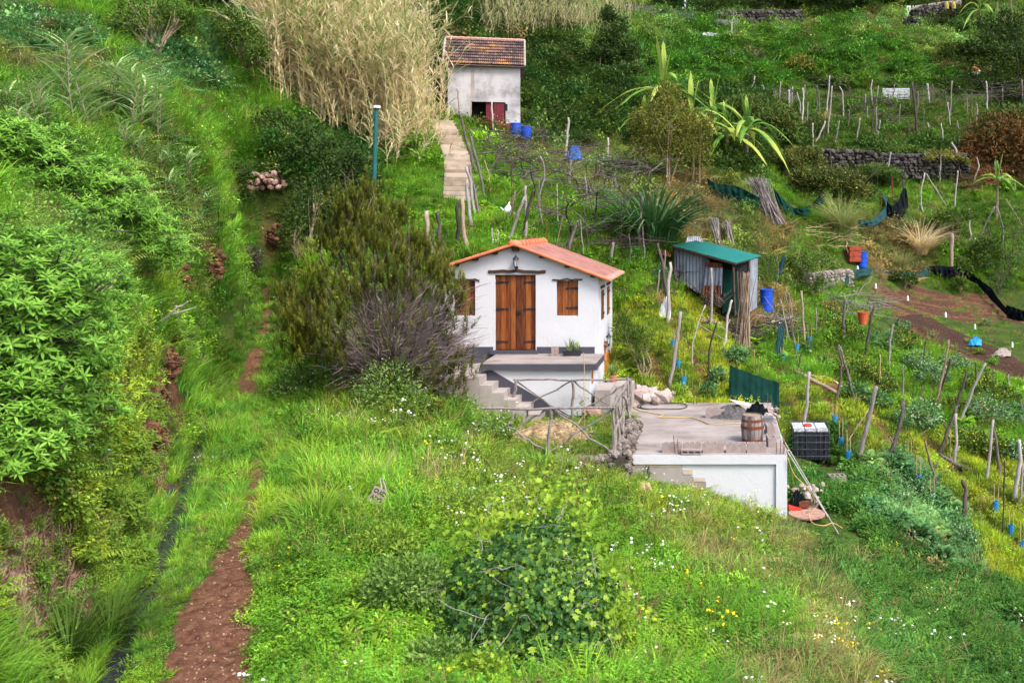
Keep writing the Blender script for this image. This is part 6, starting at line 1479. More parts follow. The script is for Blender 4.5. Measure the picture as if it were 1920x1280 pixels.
# steps up to the barn
n = 24; q = MB()
Lp, Rp = smooth(SL, n + 1), smooth(SR, n + 1)
for i in range(n):
    a, b2, c, d_ = Lp[i], Rp[i], Rp[i + 1], Lp[i + 1]
    z = (a[2] + b2[2] + c[2] + d_[2]) / 4 + .02
    poly = np.array([a, b2, c, d_]); top = poly.copy(); top[:, 2] = z; bot = poly.copy(); bot[:, 2] = z - .9
    v = np.concatenate([bot, top]); q.add(v, np.array([[4, 5, 6, 7], [0, 1, 5, 4], [1, 2, 6, 5], [3, 0, 4, 7], [2, 3, 7, 6]]), rng.uniform(.1, .9))
tag(q.build('steps', M['steps_c']), 'long narrow flight of concrete steps climbing to the old barn', 'steps', kind='structure')
def ribbon_wall(name, label, pts, h, th, mat, cat='wall'):
    g_ = [G(*p) for p in pts]; g_ = smooth(g_, 24); q = MB(); d_ = np.gradient(g_, axis=0); d_[:, 2] = 0; d_ /= np.linalg.norm(d_, axis=1, keepdims=True); nn = np.stack([-d_[:, 1], d_[:, 0], 0 * d_[:, 0]], 1) * th / 2
    lo, hi = np.array([0, 0, -.6]), np.array([0, 0, h]); q.grid(np.stack([g_ - nn + lo, g_ - nn + hi, g_ + nn + hi, g_ + nn + lo, g_ - nn + lo])); q.grid(np.stack([g_[[0, 0]] - nn[0] + [lo, hi], g_[[0, 0]] + nn[0] + [lo, hi]])); q.grid(np.stack([g_[[-1, -1]] - nn[-1] + [lo, hi], g_[[-1, -1]] + nn[-1] + [lo, hi]]))
    return one(name, q, M[mat], label, cat)
M['oldwall'] = rough_mat('streaked_old_wall', [(.25, (.06, .055, .065)), (.5, (.15, .135, .155)), (.8, (.26, .24, .27))], 1.0, .95, .3, (1, 1, .3))
ribbon_wall('road_wall', 'grey streaked concrete wall of the road along the top of the slope', [(1172, 25), (1220, 33), (1262, 38), (1300, 45)], 1.0, .4, 'oldwall')
ribbon_wall('road_wall', 'lower end of the grey road wall beside the dry stone wall', [(1302, 46), (1340, 52), (1385, 56)], .8, .4, 'oldwall')
ribbon_wall('road_wall', 'light grey parapet near the white pillar at the top right', [(1708, 31), (1750, 24), (1800, 17)], 1.1, .4, 'concrete')
for x0_, y0_, x1_, y1_, hh, s_, lab in [(1345, 48, 1500, 44, 1.3, .5, 'dark dry stone wall behind the road wall at the top'), (1710, 46, 1790, 34, 1.6, .5, 'black stone wall below the light parapet at the top right'), (1700, 55, 1722, 60, 1.2, .5, 'short black stone wall under the white pillar')]:
    a, c = G(x0_, y0_ ), G(x1_, y1_); q = stonewall('', [(a[:2], c[:2], lambda t, a=a, c=c: a[2] + (c[2] - a[2]) * t - .3, lambda t, a=a, c=c, hh=hh: a[2] + (c[2] - a[2]) * t + hh, .6)], '', s_); one('stone_wall', q, M['darkstone'], lab, 'stone wall')
a, c = G(1530, 322), G(1815, 330); hh = 1.3
q = stonewall('', [(a[:2] + 0, c[:2], lambda t: a[2] + (c[2] - a[2]) * t - .3, lambda t: a[2] + (c[2] - a[2]) * t + hh + .1 * math.sin(t * 9), .6)], '', .30); one('stone_wall', q, M['darkstone'], 'long rough terrace wall of dark stones below the upper vines', 'stone wall')
a, c = G(1512, 548), G(1592, 532); q = stonewall('', [(a[:2], c[:2], a[2] - .2, a[2] + .75, .4)], '', .2); one('stone_wall', q, M['stone'], 'low grey stone wall right of the shed', 'stone wall')
for px, py, lab in [(1600, 292, 'shrubby weeds on the left of the long terrace wall'), (1690, 288, 'green weeds hanging over the middle of the long terrace wall'), (1760, 296, 'brown-green weeds over the right end of the long terrace wall'), (1640, 322, 'weeds at the foot of the long terrace wall')]:
    shrub('wall_weeds', lab, 'weeds', [(px, py, G(px, py + 30)[1] - .6, 40, 15), (px + 30, py + 8, G(px, py + 30)[1] - .6, 26, 11)], 2200, .22, 'lf_olive' if px > 1700 else 'lf_mid', LEAF_NARROW, tr=.02, fixed=True)
# piles of stones and bare roots on the left
g_ = G(498, 362); q = MB(); k = 110; p = g_ + np.stack([rng.normal(0, .36, k), rng.normal(0, .4, k), rng.uniform(0, .55, k)], 1)
for i in range(4): q.scat(STONES[i], p[i::4], frames(rand_dir(len(p[i::4]))), rng.uniform(.16, .34, len(p[i::4])), rng.uniform(0, 1, len(p[i::4])))
one('stone_pile', q, M['redstone'], 'pile of reddish stones on the left slope below the dark shrubs', 'stones')
for px, py, r, lab in ((282, 760, .30, 'brown clod of earth and roots on the cut bank above the channel'), (276, 850, .34, 'lowest brown clod of earth jutting from the cut bank beside the channel'), (332, 545, .40, 'brown earth clod under the second leafy shrub'), (402, 520, .40, 'brown earth clod below the feathery dark bush'), (522, 452, .42, 'reddish clod of bare earth under the forked driftwood'), (468, 492, .46, 'dark tangled root ball lying by the path on the left'), (308, 700, .34, 'reddish clod of roots and earth fallen beside the channel')):
    g_ = G(px, py + 12); q = MB(); root_m = 'darkwood' if px == 468 else 'soil'
    if px != 468:
        pp = g_ + [0, 0, r] + rand_dir(60) * r * [.7, .7, 1.1] * rng.uniform(.3, 1, (60, 1)); q.scat(STONES[0], pp, frames(rand_dir(60)), rng.uniform(.1, .3, 60), rng.uniform(0, 1, 60))
    for i in range(70 if px == 468 else 25):
        d_ = rand_dir(2) * r * [1.1, 1, .9]; branch(q, g_ + [0, 0, r * .8] + d_[0], g_ + [0, 0, r * .8] + d_[1], .018, .008, .08, 7, rng.uniform(0, 1), 4)
    one('root_ball', q, M[root_m], lab, 'roots')
for x0_, y0_, x1_, y1_, lab in [(488, 416, 497, 440, 'bleached forked driftwood branch on bare earth on the left'), (352, 565, 293, 612, 'long pale dead branch sticking out over the cut bank'), (190, 512, 125, 560, 'pale dead branch on the nearest leafy shrub'), (145, 480, 115, 555, 'thin brown dead branch on the nearest leafy shrub')]:
    g_ = G(x1_, y1_, 6); Y = g_[1] - (.9 if x1_ < 200 else 0); q = MB(); branch(q, P(x1_, y1_, Y), P(x0_, y0_, Y), .03, .015, .03, 8, .8); branch(q, P((x0_ + x1_) / 2, (y0_ + y1_) / 2, Y), P(x0_ + 16, y0_ + 10, Y + .1), .018, .008, .02, 5, .8)
    one('dead_branch', q, M['palewood'], lab, 'branch')
# green pole, far small things
g_ = G(699, 402); e = empty('green_pole', g_, 'tall dark green pole with a white cap left of the concrete steps', 'pole'); top = P(706, 203, g_[1])
q = MB(); q.tube([g_ - [0, 0, .3], top], [.085, .075], 10); q.build('shaft', M['greenpole'], e)
q = MB(); q.lathe([(0, .10), (.15, .09), (.15, 0), (0, -.01)], top, 10); q.build('cap', M['capwhite'], e); q = MB(); q.box(top + [-.11, 0, -.30], (.10, .1, .16)); q.build('bracket', M['greenpole'], e)
g_ = G(1672, 190); q = MB()
for i in range(7): q.box(P(1680, 167 + i * 3.0, g_[1]) + [0, 0, 0], (2.2, .06 + .05 * (i % 2), .105), tint=rng.uniform(0, 1))
one('corrugated_sheet', q, M['tankcloth'], 'pale corrugated sheet standing among the upper vines', 'sheet')
g_ = G(1831, 148); q = MB(); R_ = np.array(Matrix.Rotation(.6, 3, 'Y')); c = g_ + [0, 0, .45]; q.box(c, (.5, .3, .7), R=R_); 
one('white_appliance', q, M['capwhite'], 'white box-shaped thing dumped in the ferns at the upper right', 'box'); q = MB(); q.box(c + [-.1, -.05, .38], (.55, .5, .2), R=R_); q.tube([c + [-.3, -.2, -.1], c + [-.35, -.1, .4]], .07, 5); one('orange_cloth', q, M['tub'], 'orange cloth lying over the white box in the ferns', 'cloth')
g_ = G(1335, 72); q = MB()
for i in range(5): q.box(g_ + [(-2 + i) * .33, 0, .35 - .03 * i + rng.normal(0, .04)], (.34, .12, .30 + rng.uniform(-.08, .08)), R=np.array(Matrix.Rotation(rng.normal(.05, .1), 3, 'Y')))
one('white_sheet', q, M['capwhite'], 'white sheet lying in the ferns below the road wall', 'sheet')
q = MB(); g_ = G(1390, 122)
for i in range(46):
    a = G(rng.uniform(1345, 1450), rng.uniform(108, 128)); branch(q, a, a + [rng.uniform(-1.4, 1.4), rng.normal(0, .2), rng.uniform(.1, 1.0)], .035, .02, .05, 4, .8, 4)
one('dead_sticks', q, M['greywood'], 'tangle of pale dead sticks lying on the ferny slope', 'sticks')
M['oldyellow'] = rough_mat('faded_yellow', [(.3, (.30, .24, .04)), (.7, (.48, .40, .10))], 3, .9, .2)
# two yellow shapes and a dark doorway at the very top right
for px, lab in ((1775, 'left of the two yellow sacks on the parapet at the top edge'), (1788, 'right of the two yellow sacks on the parapet at the top edge')):
    g_ = P(px, 12, 102); q = MB(); q.lathe([(0, -.3), (.22, -.3), (.26, .1), (.14, .5), (0, .55)], g_, 8); one('yellow_sack', q, M['oldyellow'], lab, 'sack', 'yellow sacks')

# ------------------------------------------------------------------ posts, stakes and canes: colour, radius, top ... base in photo pixels
ZONES = {
'S': ('along the concrete steps', 'vine'), 'V': ('in the vines behind the house', 'vine'), 'D': ('between house and shed', 'vine'),
'E': ('on the vine slope right of the shed', 'vine'), 'R': ('on the right vine slope', 'vine'), 'Y': ('among the young vines at lower right', 'vine'), 'U': ('in the upper vineyard', 'vine'), 'T': ('below the long stone wall', 'vine')}
POSTS = '''S b .085 797.6,399 809,473
S d .055 821.7,397 824,473
S d .065 858.5,378 857,469
S b .07 863.7,373 875.6,468
S g .06 873.7,338 884,426
S g .055 875,310 892.5,408
S g .05 879.6,312 900.7,408
S g .06 861,210 878,275 892.5,322
S g .045 883,243 885.5,272
S g .055 882,256 896,310 910,373
S g .05 872,383 887,362
V c .018 909,301 917,330 920.6,362
V g .028 922.5,428 925,466
V g .028 933.5,431 932,465
V g .05 982.7,369 970,410 952,455
V p .045 987,350 986,448
V d .045 1002.6,356 990,390 979,446
V g .035 1012,292 1022,326 1011,373 1019,427
V i .012 959,272 960.5,418
V i .012 1022,359 1026,453
V p .02 1045,345 1045,385 1047,427
V c .015 1056,405 1042,459
V g .05 1083,413 1076,430 1066,468
V p .06 1066,221 1063,260 1060,298
V g .04 974,243 971.7,266
V g .03 1009.7,338 1014,387
V p .05 922,190 923,226 926,250
V g .06 858,165 862,200 866,226
V g .04 938,266 938,296
V g .07 1070.6,301 1066,350
V p .05 1140.7,258 1139,298
V p .05 1197,270 1181.7,329
V g .04 1200,303 1194.6,336
V g .04 1241,305 1219,324 1213,341
V d .06 1120.8,303 1112,352
V g .035 1096,331 1100,360 1101,392
V p .022 1088,410 1090,440 1094.5,478
V d .03 1095,383 1099,430 1107,473
V g .055 1150,454 1144,496
V g .055 1207,366 1199,418 1198,476
V g .028 1204,418 1210,490
V g .025 1180,439 1182,470 1180,500
V d .022 1166,378 1163,474
V g .06 1152,326 1153.6,359
V g .03 966,358 960,390 952,414
V g .025 1107,353 1110,392
D p .055 1257.7,490 1252,607
D g .05 1233,455 1243,505 1252,556
D g .03 1248,470 1241,552
D g .028 1237,506 1232.5,552
D g .055 1277,585 1256.6,727
D p .022 1322,571 1299,644 1300,688
D g .045 1335,502 1334,611
D d .03 1344,603 1331,655 1328,727
D p .04 1373,562 1365,585 1361,633 1353,650
D g .03 1388,607 1386,625 1375,650
D g .022 1385,480 1387,535 1378,578
D t .035 1355,519 1378,602
D d .022 1270,520 1262,560
D c .012 1415,655 1414,700
D c .012 1424,668 1421,702
E g .02 1457,480 1458,519 1442,580
E p .02 1463,560 1470,590 1482,642
E g .022 1472,550 1484,610 1499,691
E d .022 1502,660 1498,691
E p .018 1479,548 1484,580 1488,625
E b .045 1503,545 1510,648
E g .035 1530,577 1531,631
E g .05 1583,555 1582,644
E d .055 1639,569 1629,626 1619,669
E d .04 1630,573 1634,595
E g .04 1675,607 1669,640 1666,691
E g .045 1572,646 1588,695 1604,754
E d .04 1571,652 1578,691 1565,755
E g .05 1518,696 1505,815
E g .065 1643,722 1631,770 1611,865
E c .018 1650,665 1650,700 1645,738
E g .03 1694,684 1692,755
E g .065 1694,755 1677,835 1649,872
E c .018 1630,765 1568,855
R d .03 1737,633 1732,670 1727,714
R g .025 1730,723 1717,766
R b .04 1780,637 1768,700 1753,759
R d .035 1783,672 1755,757
R g .045 1848,680 1819,742 1800,790
R d .03 1830,680 1828,745
R g .03 1861,691 1863,720 1864,749
R g .025 1891,702 1885,762
R d .045 1815,695 1800,740 1783,790
R g .04 1914,749 1917,775 1912,800
R g .045 1861,786 1850,900
R d .045 1861,786 1877,900
R d .055 1795,760 1760,851
R g .055 1760,851 1823,877
Y p .055 1792,774 1790,849 1790,882
Y p .055 1911,824 1912,877 1900,936
Y g .035 1917,870 1914,929 1903,952
Y d .055 1804,898 1811,919 1805,978
Y d .02 1884,863 1882,940 1880,1015
Y d .032 1735,828 1743,861 1755,908 1727,945
Y c .015 1783,807 1781,872
U p .06 1415,142 1412,158 1402,174
U g .05 1424,160 1424,175
U p .05 1431,158 1431,180
U g .05 1436,167 1437,182
U g .05 1454,166 1455,194
U g .05 1464,153 1460,196
U p .05 1479,169 1481,230
U g .05 1483,163 1482,208
U g .045 1486,163 1484,205
U g .06 1494,174 1500,199 1500,224
U p .055 1505,166 1506,205 1503,252
U g .05 1509,160 1508,186
U g .04 1515,192 1512,246
U g .06 1532,161 1533,190 1528,214
U g .05 1537,171 1536,233
U p .055 1556,142 1549,214
U g .05 1560,161 1552,258
U p .055 1524,230 1523,285
U p .055 1547,227 1536,256 1525,268
U p .045 1538,226 1539,244
U g .04 1547,227 1542,263
U p .05 1574,163 1580,177 1582,222
U g .06 1574,227 1563,273
U g .06 1612,222 1605,271
U d .04 1594,164 1587,191
U d .04 1594,197 1589,249
U p .05 1636,150 1633,171 1636,197
U g .05 1647,161 1643,197
U g .05 1623,177 1621,208
U p .035 1626,200 1627,225
U d .05 1640,200 1633,261
U g .05 1643,200 1643,267
U g .05 1650,225 1644,269
U g .05 1677,158 1674,196
U g .05 1688,196 1684,241
U g .035 1732,203 1732,253
U d .10 1710,153 1716,208 1719,252 1725,277
U g .07 1721,172 1720,217
U g .09 1739,157 1743,197
U g .05 1749,158 1748,189
U g .05 1773,171 1773,205
U p .05 1777,192 1780,220 1783,239
U g .05 1785,153 1782,216
U p .045 1739,230 1741,239 1740,263
U p .045 1765,232 1770,274
U p .045 1795,227 1798,243
U g .06 1849,152 1851,185 1851,230
U d .05 1854,169 1861,207
U g .04 1814,183 1814,221
U g .05 1822,174 1822,221
U d .05 1819,224 1816,258
U g .05 1832,195 1832,216 1830,247
U g .05 1880,166 1880,200
U g .09 1916,150 1918,205
U d .05 1704,233 1704,264
U g .09 1785,268 1792,282 1791,294 1797,316
U g .06 1799,256 1798,270 1792,282
T p .05 1670,286 1667,310 1665,347
T g .04 1711,278 1699,303
T p .05 1764,291 1763,315 1761,343
T p .05 1796,320 1793,350 1789,389
T p .05 1832,295 1835,312 1825,341
T g .045 1870,302 1872,320 1874,341
T p .05 1734,324 1727,357 1728,387 1732,398
T p .035 1737,326 1777,389
T p .05 1903,337 1904,359
T p .05 1818,392 1818,422 1822,450
T g .05 1864,387 1834,450
T g .05 1868,387 1880,426 1879,463
T g .05 1854,426 1859,458
T b .05 1886,373 1918,424
T b .13 1784,438 1784,523
T d .08 1694,337 1697,385
T i .035 1673,335 1673,375
T i .03 1652,367 1652,397
T g .06 1642,304 1635,320 1630,327'''
CN = {'b': ('brown', 'brownwood'), 'd': ('dark', 'darkwood'), 'g': ('grey', 'greywood'), 'p': ('pale', 'palewood'), 'c': ('tan cane', 'cane'), 'i': ('rusty iron', 'rust'), 't': ('teal', 'teal')}
rows = []
for ln in POSTS.split('\n'):
    z, c, r, *pp = ln.split(); rows.append((z, c, float(r), [tuple(map(float, p.split(','))) for p in pp]))
ORD = ['first', 'second', 'third', 'fourth', 'fifth', 'sixth', 'seventh', 'eighth', 'ninth', 'tenth', 'eleventh', 'twelfth', 'thirteenth', 'fourteenth', 'fifteenth', 'sixteenth', 'seventeenth', 'eighteenth', 'nineteenth', 'twentieth']
ORD += ['twenty-' + w for w in ORD[:9]] + ['thirtieth'] + ['thirty-' + w for w in ORD[:9]]
def desc(z, c, r, pp):
    lean = (pp[0][0] - pp[-1][0]) / max(8, pp[-1][1] - pp[0][1])
    a = CN[c][0]; s_ = 'upright' if abs(lean) < .12 else ('left-leaning' if lean < 0 else 'right-leaning')
    if len(pp) > 2: s_ = 'crooked ' + s_
    th = 'thick ' if r > .062 else ('thin ' if r < .034 else '')
    return th + a + ' ' + s_ + (' stake' if r < .034 else ' post')
from collections import defaultdict
cl = defaultdict(list)
for i, (z, c, r, pp) in enumerate(rows): cl[(z, desc(z, c, r, pp))].append(i)
lab = {}
for (z, d_), ii in cl.items():
    ii.sort(key=lambda i: rows[i][3][0][0])
    for j, i in enumerate(ii):
        lab[i] = d_ + ' ' + ZONES[z][0] + ('' if len(ii) == 1 else ', %s from left' % ORD[j])
for i, (z, c, r, pp) in enumerate(rows):
    g_ = G(*pp[-1]); Y = g_[1]; dy_ = rng.normal(0, .05) * (pp[-1][1] - pp[0][1]) * Y / F
    pts = [P(px, py, Y + dy_ * (1 - k / (len(pp) - 1))) for k, (px, py) in enumerate(pp)][::-1]
    pts[0] = pts[0] - np.array([0, 0, .08]); nn = 9 if len(pp) > 2 else 7
    pts = smooth(pts, nn); ln_ = np.linalg.norm(pts[-1] - pts[0])
    w_ = rng.normal(0, min(.02, .35 * r), (nn, 3)); w_[0] = 0; pts = pts + w_
    q = MB(); q.tube(pts, np.linspace(r * 1.12, r * .85, nn) * (1 + rng.normal(0, .06, nn)), 7 if r > .03 else 5, rng.uniform(0, 1))
    if c in 'gpd' and r > .03 and rng.uniform() < .35:
        k = nn // 2; branch(q, pts[k], pts[k] + np.array([rng.choice([-1, 1]) * .12, rng.normal(0, .05), .22]), r * .5, r * .3, .01, 4)
    nm = 'cane_stake' if c == 'c' else ('iron_rod' if c == 'i' else ('log' if abs(pp[0][1] - pp[-1][1]) < 30 and abs(pp[0][0] - pp[-1][0]) > 40 else 'vine_post'))
    one(nm, q, M[CN[c][1]], lab[i] if nm != 'log' else 'grey log lying on the ground under the right vine slope stakes', 'post' if nm != 'log' else 'log', 'posts ' + ZONES[z][0], True)
for px, y0_, y1_, r, lab_ in ((1284, 0, 27, .12, 'slim white pole on the road at the top edge'), (1372, 40, 80, .07, 'thin grey pole below the road wall'), (1703, 12, 33, .22, 'white square pillar at the end of the light parapet')):
    g_ = G(px, y1_); q = MB(); t_ = P(px, y0_ - (14 if y0_ == 0 else 0), g_[1])
    if r > .2: q.span(g_ - [r, r, .2], t_ + [r, r, 0])
    else: q.tube([g_ - [0, 0, .1], t_], r, 8)
    one('white_pillar' if r > .2 else 'slim_pole', q, M['capwhite'] if r > .1 else M['palewood'], lab_, 'pole')

# blue sapling guards
GU = [(1262, 644, 'uppermost blue sapling tube behind the tall grey post'), (1271, 682, 'middle blue sapling tube right of the tall grey post'), (1282, 713, 'lowest blue sapling tube right of the tall grey post'), (1518, 638, 'blue sapling tube beside the brown post right of the brushwood'), (1494, 652, 'blue sapling tube below the brushwood heap'), (1468, 671, 'blue sapling tube beside the hanging net strip'), (1565, 790, 'uppermost blue tube above the black tank'), (1577, 831, 'blue tube right of the black tank'), (1591, 855, 'blue tube low beside the black tank at the weeds'),
      (1706, 869, 'uppermost blue tube in the row left of the crooked dark vine'), (1722, 901, 'second blue tube down the row left of the crooked dark vine'), (1749, 937, 'lowest blue tube right of the crooked dark vine foot'), (1867, 950, 'blue tube left of the tall thin stake at the right'), (1896, 994, 'blue tube right of the tall thin stake'), (1917, 1025, 'blue tube cut by the right edge')]
for px, py, lab_ in GU:
    hp = 21 if py > 760 else 13; g_ = G(px, py + hp / 2); r = 5.2 / F * g_[1] if py > 760 else 4.6 / F * g_[1]; h = hp * g_[1] / F
    e = empty('sapling_guard', g_, lab_, 'plant guard', 'blue sapling guards'); q = MB(); q.lathe([(r * .95, -.03), (r, h * .5), (r * 1.05, h), (r * .9, h), (r * .85, h * .4)], g_, 8); q.build('tube', M['guard'], e)
    for s_ in (-1, 1): q = MB(); branch(q, g_ + [s_ * r * .6, 0, 0], g_ + [s_ * r * .8 + rng.normal(0, .02), 0, h * rng.uniform(1.9, 2.9)], .011, .009, .005, 4); q.build('stake', M['cane'], e)
# bottle markers of the plot
for px, py, lab_ in [(1642, 536, 'leftmost'), (1702, 559, 'second from left'), (1773, 590, 'middle'), (1828, 612, 'nearest the soil bank'), (1898, 646, 'rightmost'), (1590, 514, 'one by the blue-green net'), (1608, 503, 'one against the upper blue drum')]:
    g_ = G(px, py + 12); e = empty('bottle_marker', g_, 'white bottle stuck on a stick at the ploughed plot, %s' % lab_, 'marker', 'white bottles on sticks'); t_ = P(px, py, g_[1])
    q = MB(); q.tube([g_ - [0, 0, .05], t_], .012, 4); q.build('stick', M['darkwood'], e); q = MB(); q.lathe([(0, .13), (.025, .12), (.05, .05), (.055, -.12), (0, -.13)], t_, 8); q.build('bottle', M['capwhite'], e)

# ------------------------------------------------------------------ bare vines
def vine(px, py, spread, h, n, lab, seed, Yo=0, rr=.03, grp='bare grapevines'):
    r2 = np.random.default_rng(seed); g_ = G(px, py); root = empty('grapevine', g_, lab, 'vine', grp); tk, br = MB(), MB()
    pts = [g_ - [0, 0, .1]]; v = np.array([r2.normal(0, .15), r2.normal(0, .1), 1.0])
    for _ in range(7): v = v + r2.normal(0, .30, 3); v[2] = max(v[2], .5); pts.append(pts[-1] + v / np.linalg.norm(v) * h / 6.5)
    pts = smooth(pts, 22); tk.tube(pts, np.linspace(rr * 1.3, rr * .8, 22), 6, r2.uniform(0, .6))
    for i in range(n):
        s_ = pts[r2.integers(10, 22)]; a = r2.uniform(0, 2 * pi); v = np.array([math.cos(a), math.sin(a) * .7, r2.uniform(-.25, .35)]); q_ = [s_]
        for _ in range(r2.integers(5, 10)):
            v = v + r2.normal(0, .38, 3) * [1, 1, .8]; v[2] *= .7; v /= np.linalg.norm(v); q_.append(q_[-1] + v * spread / 7)
        br.tube(smooth(q_, 22), np.linspace(rr * .6, rr * .14, 22), 4, r2.uniform(0, .8), cap=False)
    tk.build('trunk', M['darkwood'], root); br.build('branches', M['twig'], root)
VN = [(905, 285, 'beside the barn door'), (935, 300, 'in front of the maroon barn door'), (975, 300, 'in front of the blue drums'), (1010, 330, 'in the middle of the bare vines'), (960, 360, 'above the white hen'), (1045, 320, 'left of the blue tarp'), (1075, 350, 'under the blue tarp'), (1120, 345, 'right of the blue tarp'), (1150, 330, 'upper right of the blue tarp'), (1000, 380, 'above the house ridge'), (1060, 400, 'right of the house ridge'), (1110, 420, 'above the prunings heap'), (1170, 400, 'left of the flax clump'), (1095, 300, 'below the dark bracken'), (1030, 280, 'right of the blue drums'), (1165, 465, 'left of the prunings heap end')]
VN += [(960, 320, 'below the left blue drum'), (1025, 305, 'below the right blue drum'), (985, 345, 'left of the crooked grey post'), (1090, 375, 'below the blue tarp'), (1140, 370, 'below the rubble strip'), (1185, 350, 'near the two leaning pale posts'), (1035, 365, 'right of the crooked grey post'), (925, 330, 'beside the steps'), (1075, 440, 'low down by the house roof'), (1130, 450, 'just above the prunings heap')]
for i, (px, py, l_) in enumerate(VN): vine(px, py, 2.3, 1.35, 10, 'leafless dark twisted grapevine ' + l_, 100 + i)
vine(1300, 560, 1.3, 1.5, 11, 'leafless twisted grapevine in front of the zinc shed wall', 140, rr=.03); vine(1375, 600, 1.0, 1.6, 7, 'leafless grapevine at the open front of the shed', 141, rr=.026)
for i, (px, py) in enumerate([(1500, 212), (1560, 205), (1610, 212), (1660, 212), (1715, 205), (1760, 200), (1810, 205), (1850, 200), (1895, 195), (1915, 190), (1590, 240), (1690, 245)]):
    vine(px, py, 3.8, 1.9, 12, '%s leafless vine from the left in the upper vineyard' % ORD[i], 200 + i, rr=.034, grp='leafless vines of the upper vineyard')
q = MB()
for i in range(90):
    a = G(rng.normal(1150, 26), rng.uniform(462, 474)); branch(q, a + [0, 0, rng.uniform(0, .35)], a + rng.normal(0, .6, 3) * [1, .6, 0] + [0, 0, rng.uniform(.05, .4)], .014, .006, .06, 5, rng.uniform(0, 1), 4)
one('prunings_heap', q, M['darkwood'], 'dark heap of vine prunings on the grass above the house roof', 'brushwood')
# white hen, dark boots, tarp
def hen():
    g_ = G(953, 409); k2 = g_[1] / F; e = empty('hen', g_, 'white hen standing in the grass among the bare vines', 'hen')
    q = MB(); pr = [(0, -.155), (.05, -.14), (.085, -.06), (.095, .03), (.07, .11), (.045, .17), (.035, .21), (.038, .25), (.02, .285), (0, .29)]
    rings = [(np.array([-.06 + .30 * max(0, (z + .155) / .45) ** 1.2 * .35, 0, 0]), r, z) for r, z in pr]
    th = np.arange(10) * 2 * pi / 10
    q.grid(np.array([[c + [r * 1.45 * math.cos(t) * (1 if z < .12 else .7), r * math.sin(t), z + .30] for t in np.append(th, 0)] for c, r, z in rings]) + g_)
    q.add(np.array([[-.12, 0, .28], [-.13, .03, .22], [-.13, -.03, .22], [-.30, .02, .42], [-.30, -.02, .42]]) + g_, [np.array([[0, 1, 3], [0, 4, 2], [0, 3, 4], [1, 2, 4]]), ], .5)
    q.build('body', M['feather'], e, True)
    for s_ in (-1, 1): q = MB(); q.tube([g_ + [0, s_ * .035, .17], g_ + [.01, s_ * .035, .02], g_ + [.05, s_ * .035, 0]], .009, 4); q.build('leg', M['wood_orange'], e)
    q = MB(); q.box(g_ + [.055, 0, .60], (.05, .012, .035)); q.box(g_ + [.085, 0, .545], (.045, .014, .016)); q.build('comb', M['red'], e)
hen()
q = MB(); g_ = G(936, 437)
for s_ in (0, .13): q.tube([g_ + [s_, 0, 0], g_ + [s_, 0, .16]], [.045, .04], 8); q.box(g_ + [s_, -.06, .03], (.08, .16, .06))
one('boots', q, M['black'], 'pair of small black boots in the grass above the house', 'boots')
g_ = G(1077, 312); q = heap(g_ + [0, 0, .35], .42, .35, .55, None, '', '', '', 12); one('blue_tarp', q, M['tarpblue'], 'blue checked tarp bundled over a post among the bare vines', 'tarp')
q = MB(); a = G(1112, 305); 
for i in range(40):
    p = G(rng.uniform(1050, 1180), rng.uniform(288, 312)); q.scat(STONES[i % 4], p[None], frames(rand_dir(1)), [rng.uniform(.2, .5)], [rng.uniform(0, 1)])
one('stone_rubble', q, M['rubble'], 'strip of pale rubble along the upper edge of the bare vines', 'rubble')

# ------------------------------------------------------------------ shed and the things round it
SY = 34.0; g_ = P(1340, 590, SY)
shed = empty('tin_shed', P(1335, 575, SY), 'ramshackle tin shed with a teal roof and an open front', 'shed')
def corr(q, a, b, c, d_, pitch=.075, amp=.012, nrm=None, rows_=2):
    """corrugated sheet between corners a-b (bottom) and d-c (top); ribs run from bottom to top"""
    a, b, c, d_ = [np.array(v, float) for v in (a, b, c, d_)]; n = int(np.linalg.norm(b - a) / pitch * 6) + 2; t = np.linspace(0, 1, n)[:, None]
    nn = np.cross(b - a, d_ - a); nn /= np.linalg.norm(nn); w_ = (amp * np.sin(t * np.linalg.norm(b - a) / pitch * 2 * pi)) * nn
    for off in (0, .006): q.grid(np.stack([a + (b - a) * t + w_ + nn * off, d_ + (c - d_) * t + w_ + nn * off], 1)[::(1 if off else -1)], .5)
A_ = lambda px, py, Y: P(px, py, Y)
fl, fr, bl_, br_ = A_(1263, 522, 33.6), A_(1378, 590, 32.4), A_(1330, 500, 36.2), A_(1418, 575, 34.9)
rfl, rfr, rbr, rbl = A_(1266, 461, 33.4), A_(1374, 494, 32.2), A_(1422, 481, 35.0), A_(1310, 451, 36.2)
q = MB(); corr(q, rfl + [-.1, -.15, .02], rfr + [.1, -.15, .02], rbr + [.12, .1, .02], rbl + [0, .1, .02], .11, .012); q.build('roof', M['teal'], shed)
q = MB(); corr(q, A_(1263, 520, 33.6), A_(1330, 562, 32.95), A_(1330, 482, 32.95), A_(1262, 464, 33.6), .15, .026); q.build('wall_sheet', M['zinc'], shed)
q = MB(); corr(q, A_(1318, 548, 32.9), A_(1353, 552, 32.6), A_(1355, 500, 32.6), A_(1323, 498, 32.9), .15, .026); q.build('wall_sheet', M['zinc'], shed)
q = MB(); corr(q, A_(1316, 556, 32.85), A_(1352, 572, 32.55), A_(1352, 535, 32.55), A_(1318, 535, 32.85), .13, .022); q.build('rusty_sheet', M['rust'], shed)
q = MB(); corr(q, A_(1323, 500, 32.84), A_(1355, 502, 32.55), A_(1355, 494, 32.55), A_(1324, 491, 32.84), .13, .022); q.build('rusty_sheet', M['rust'], shed)
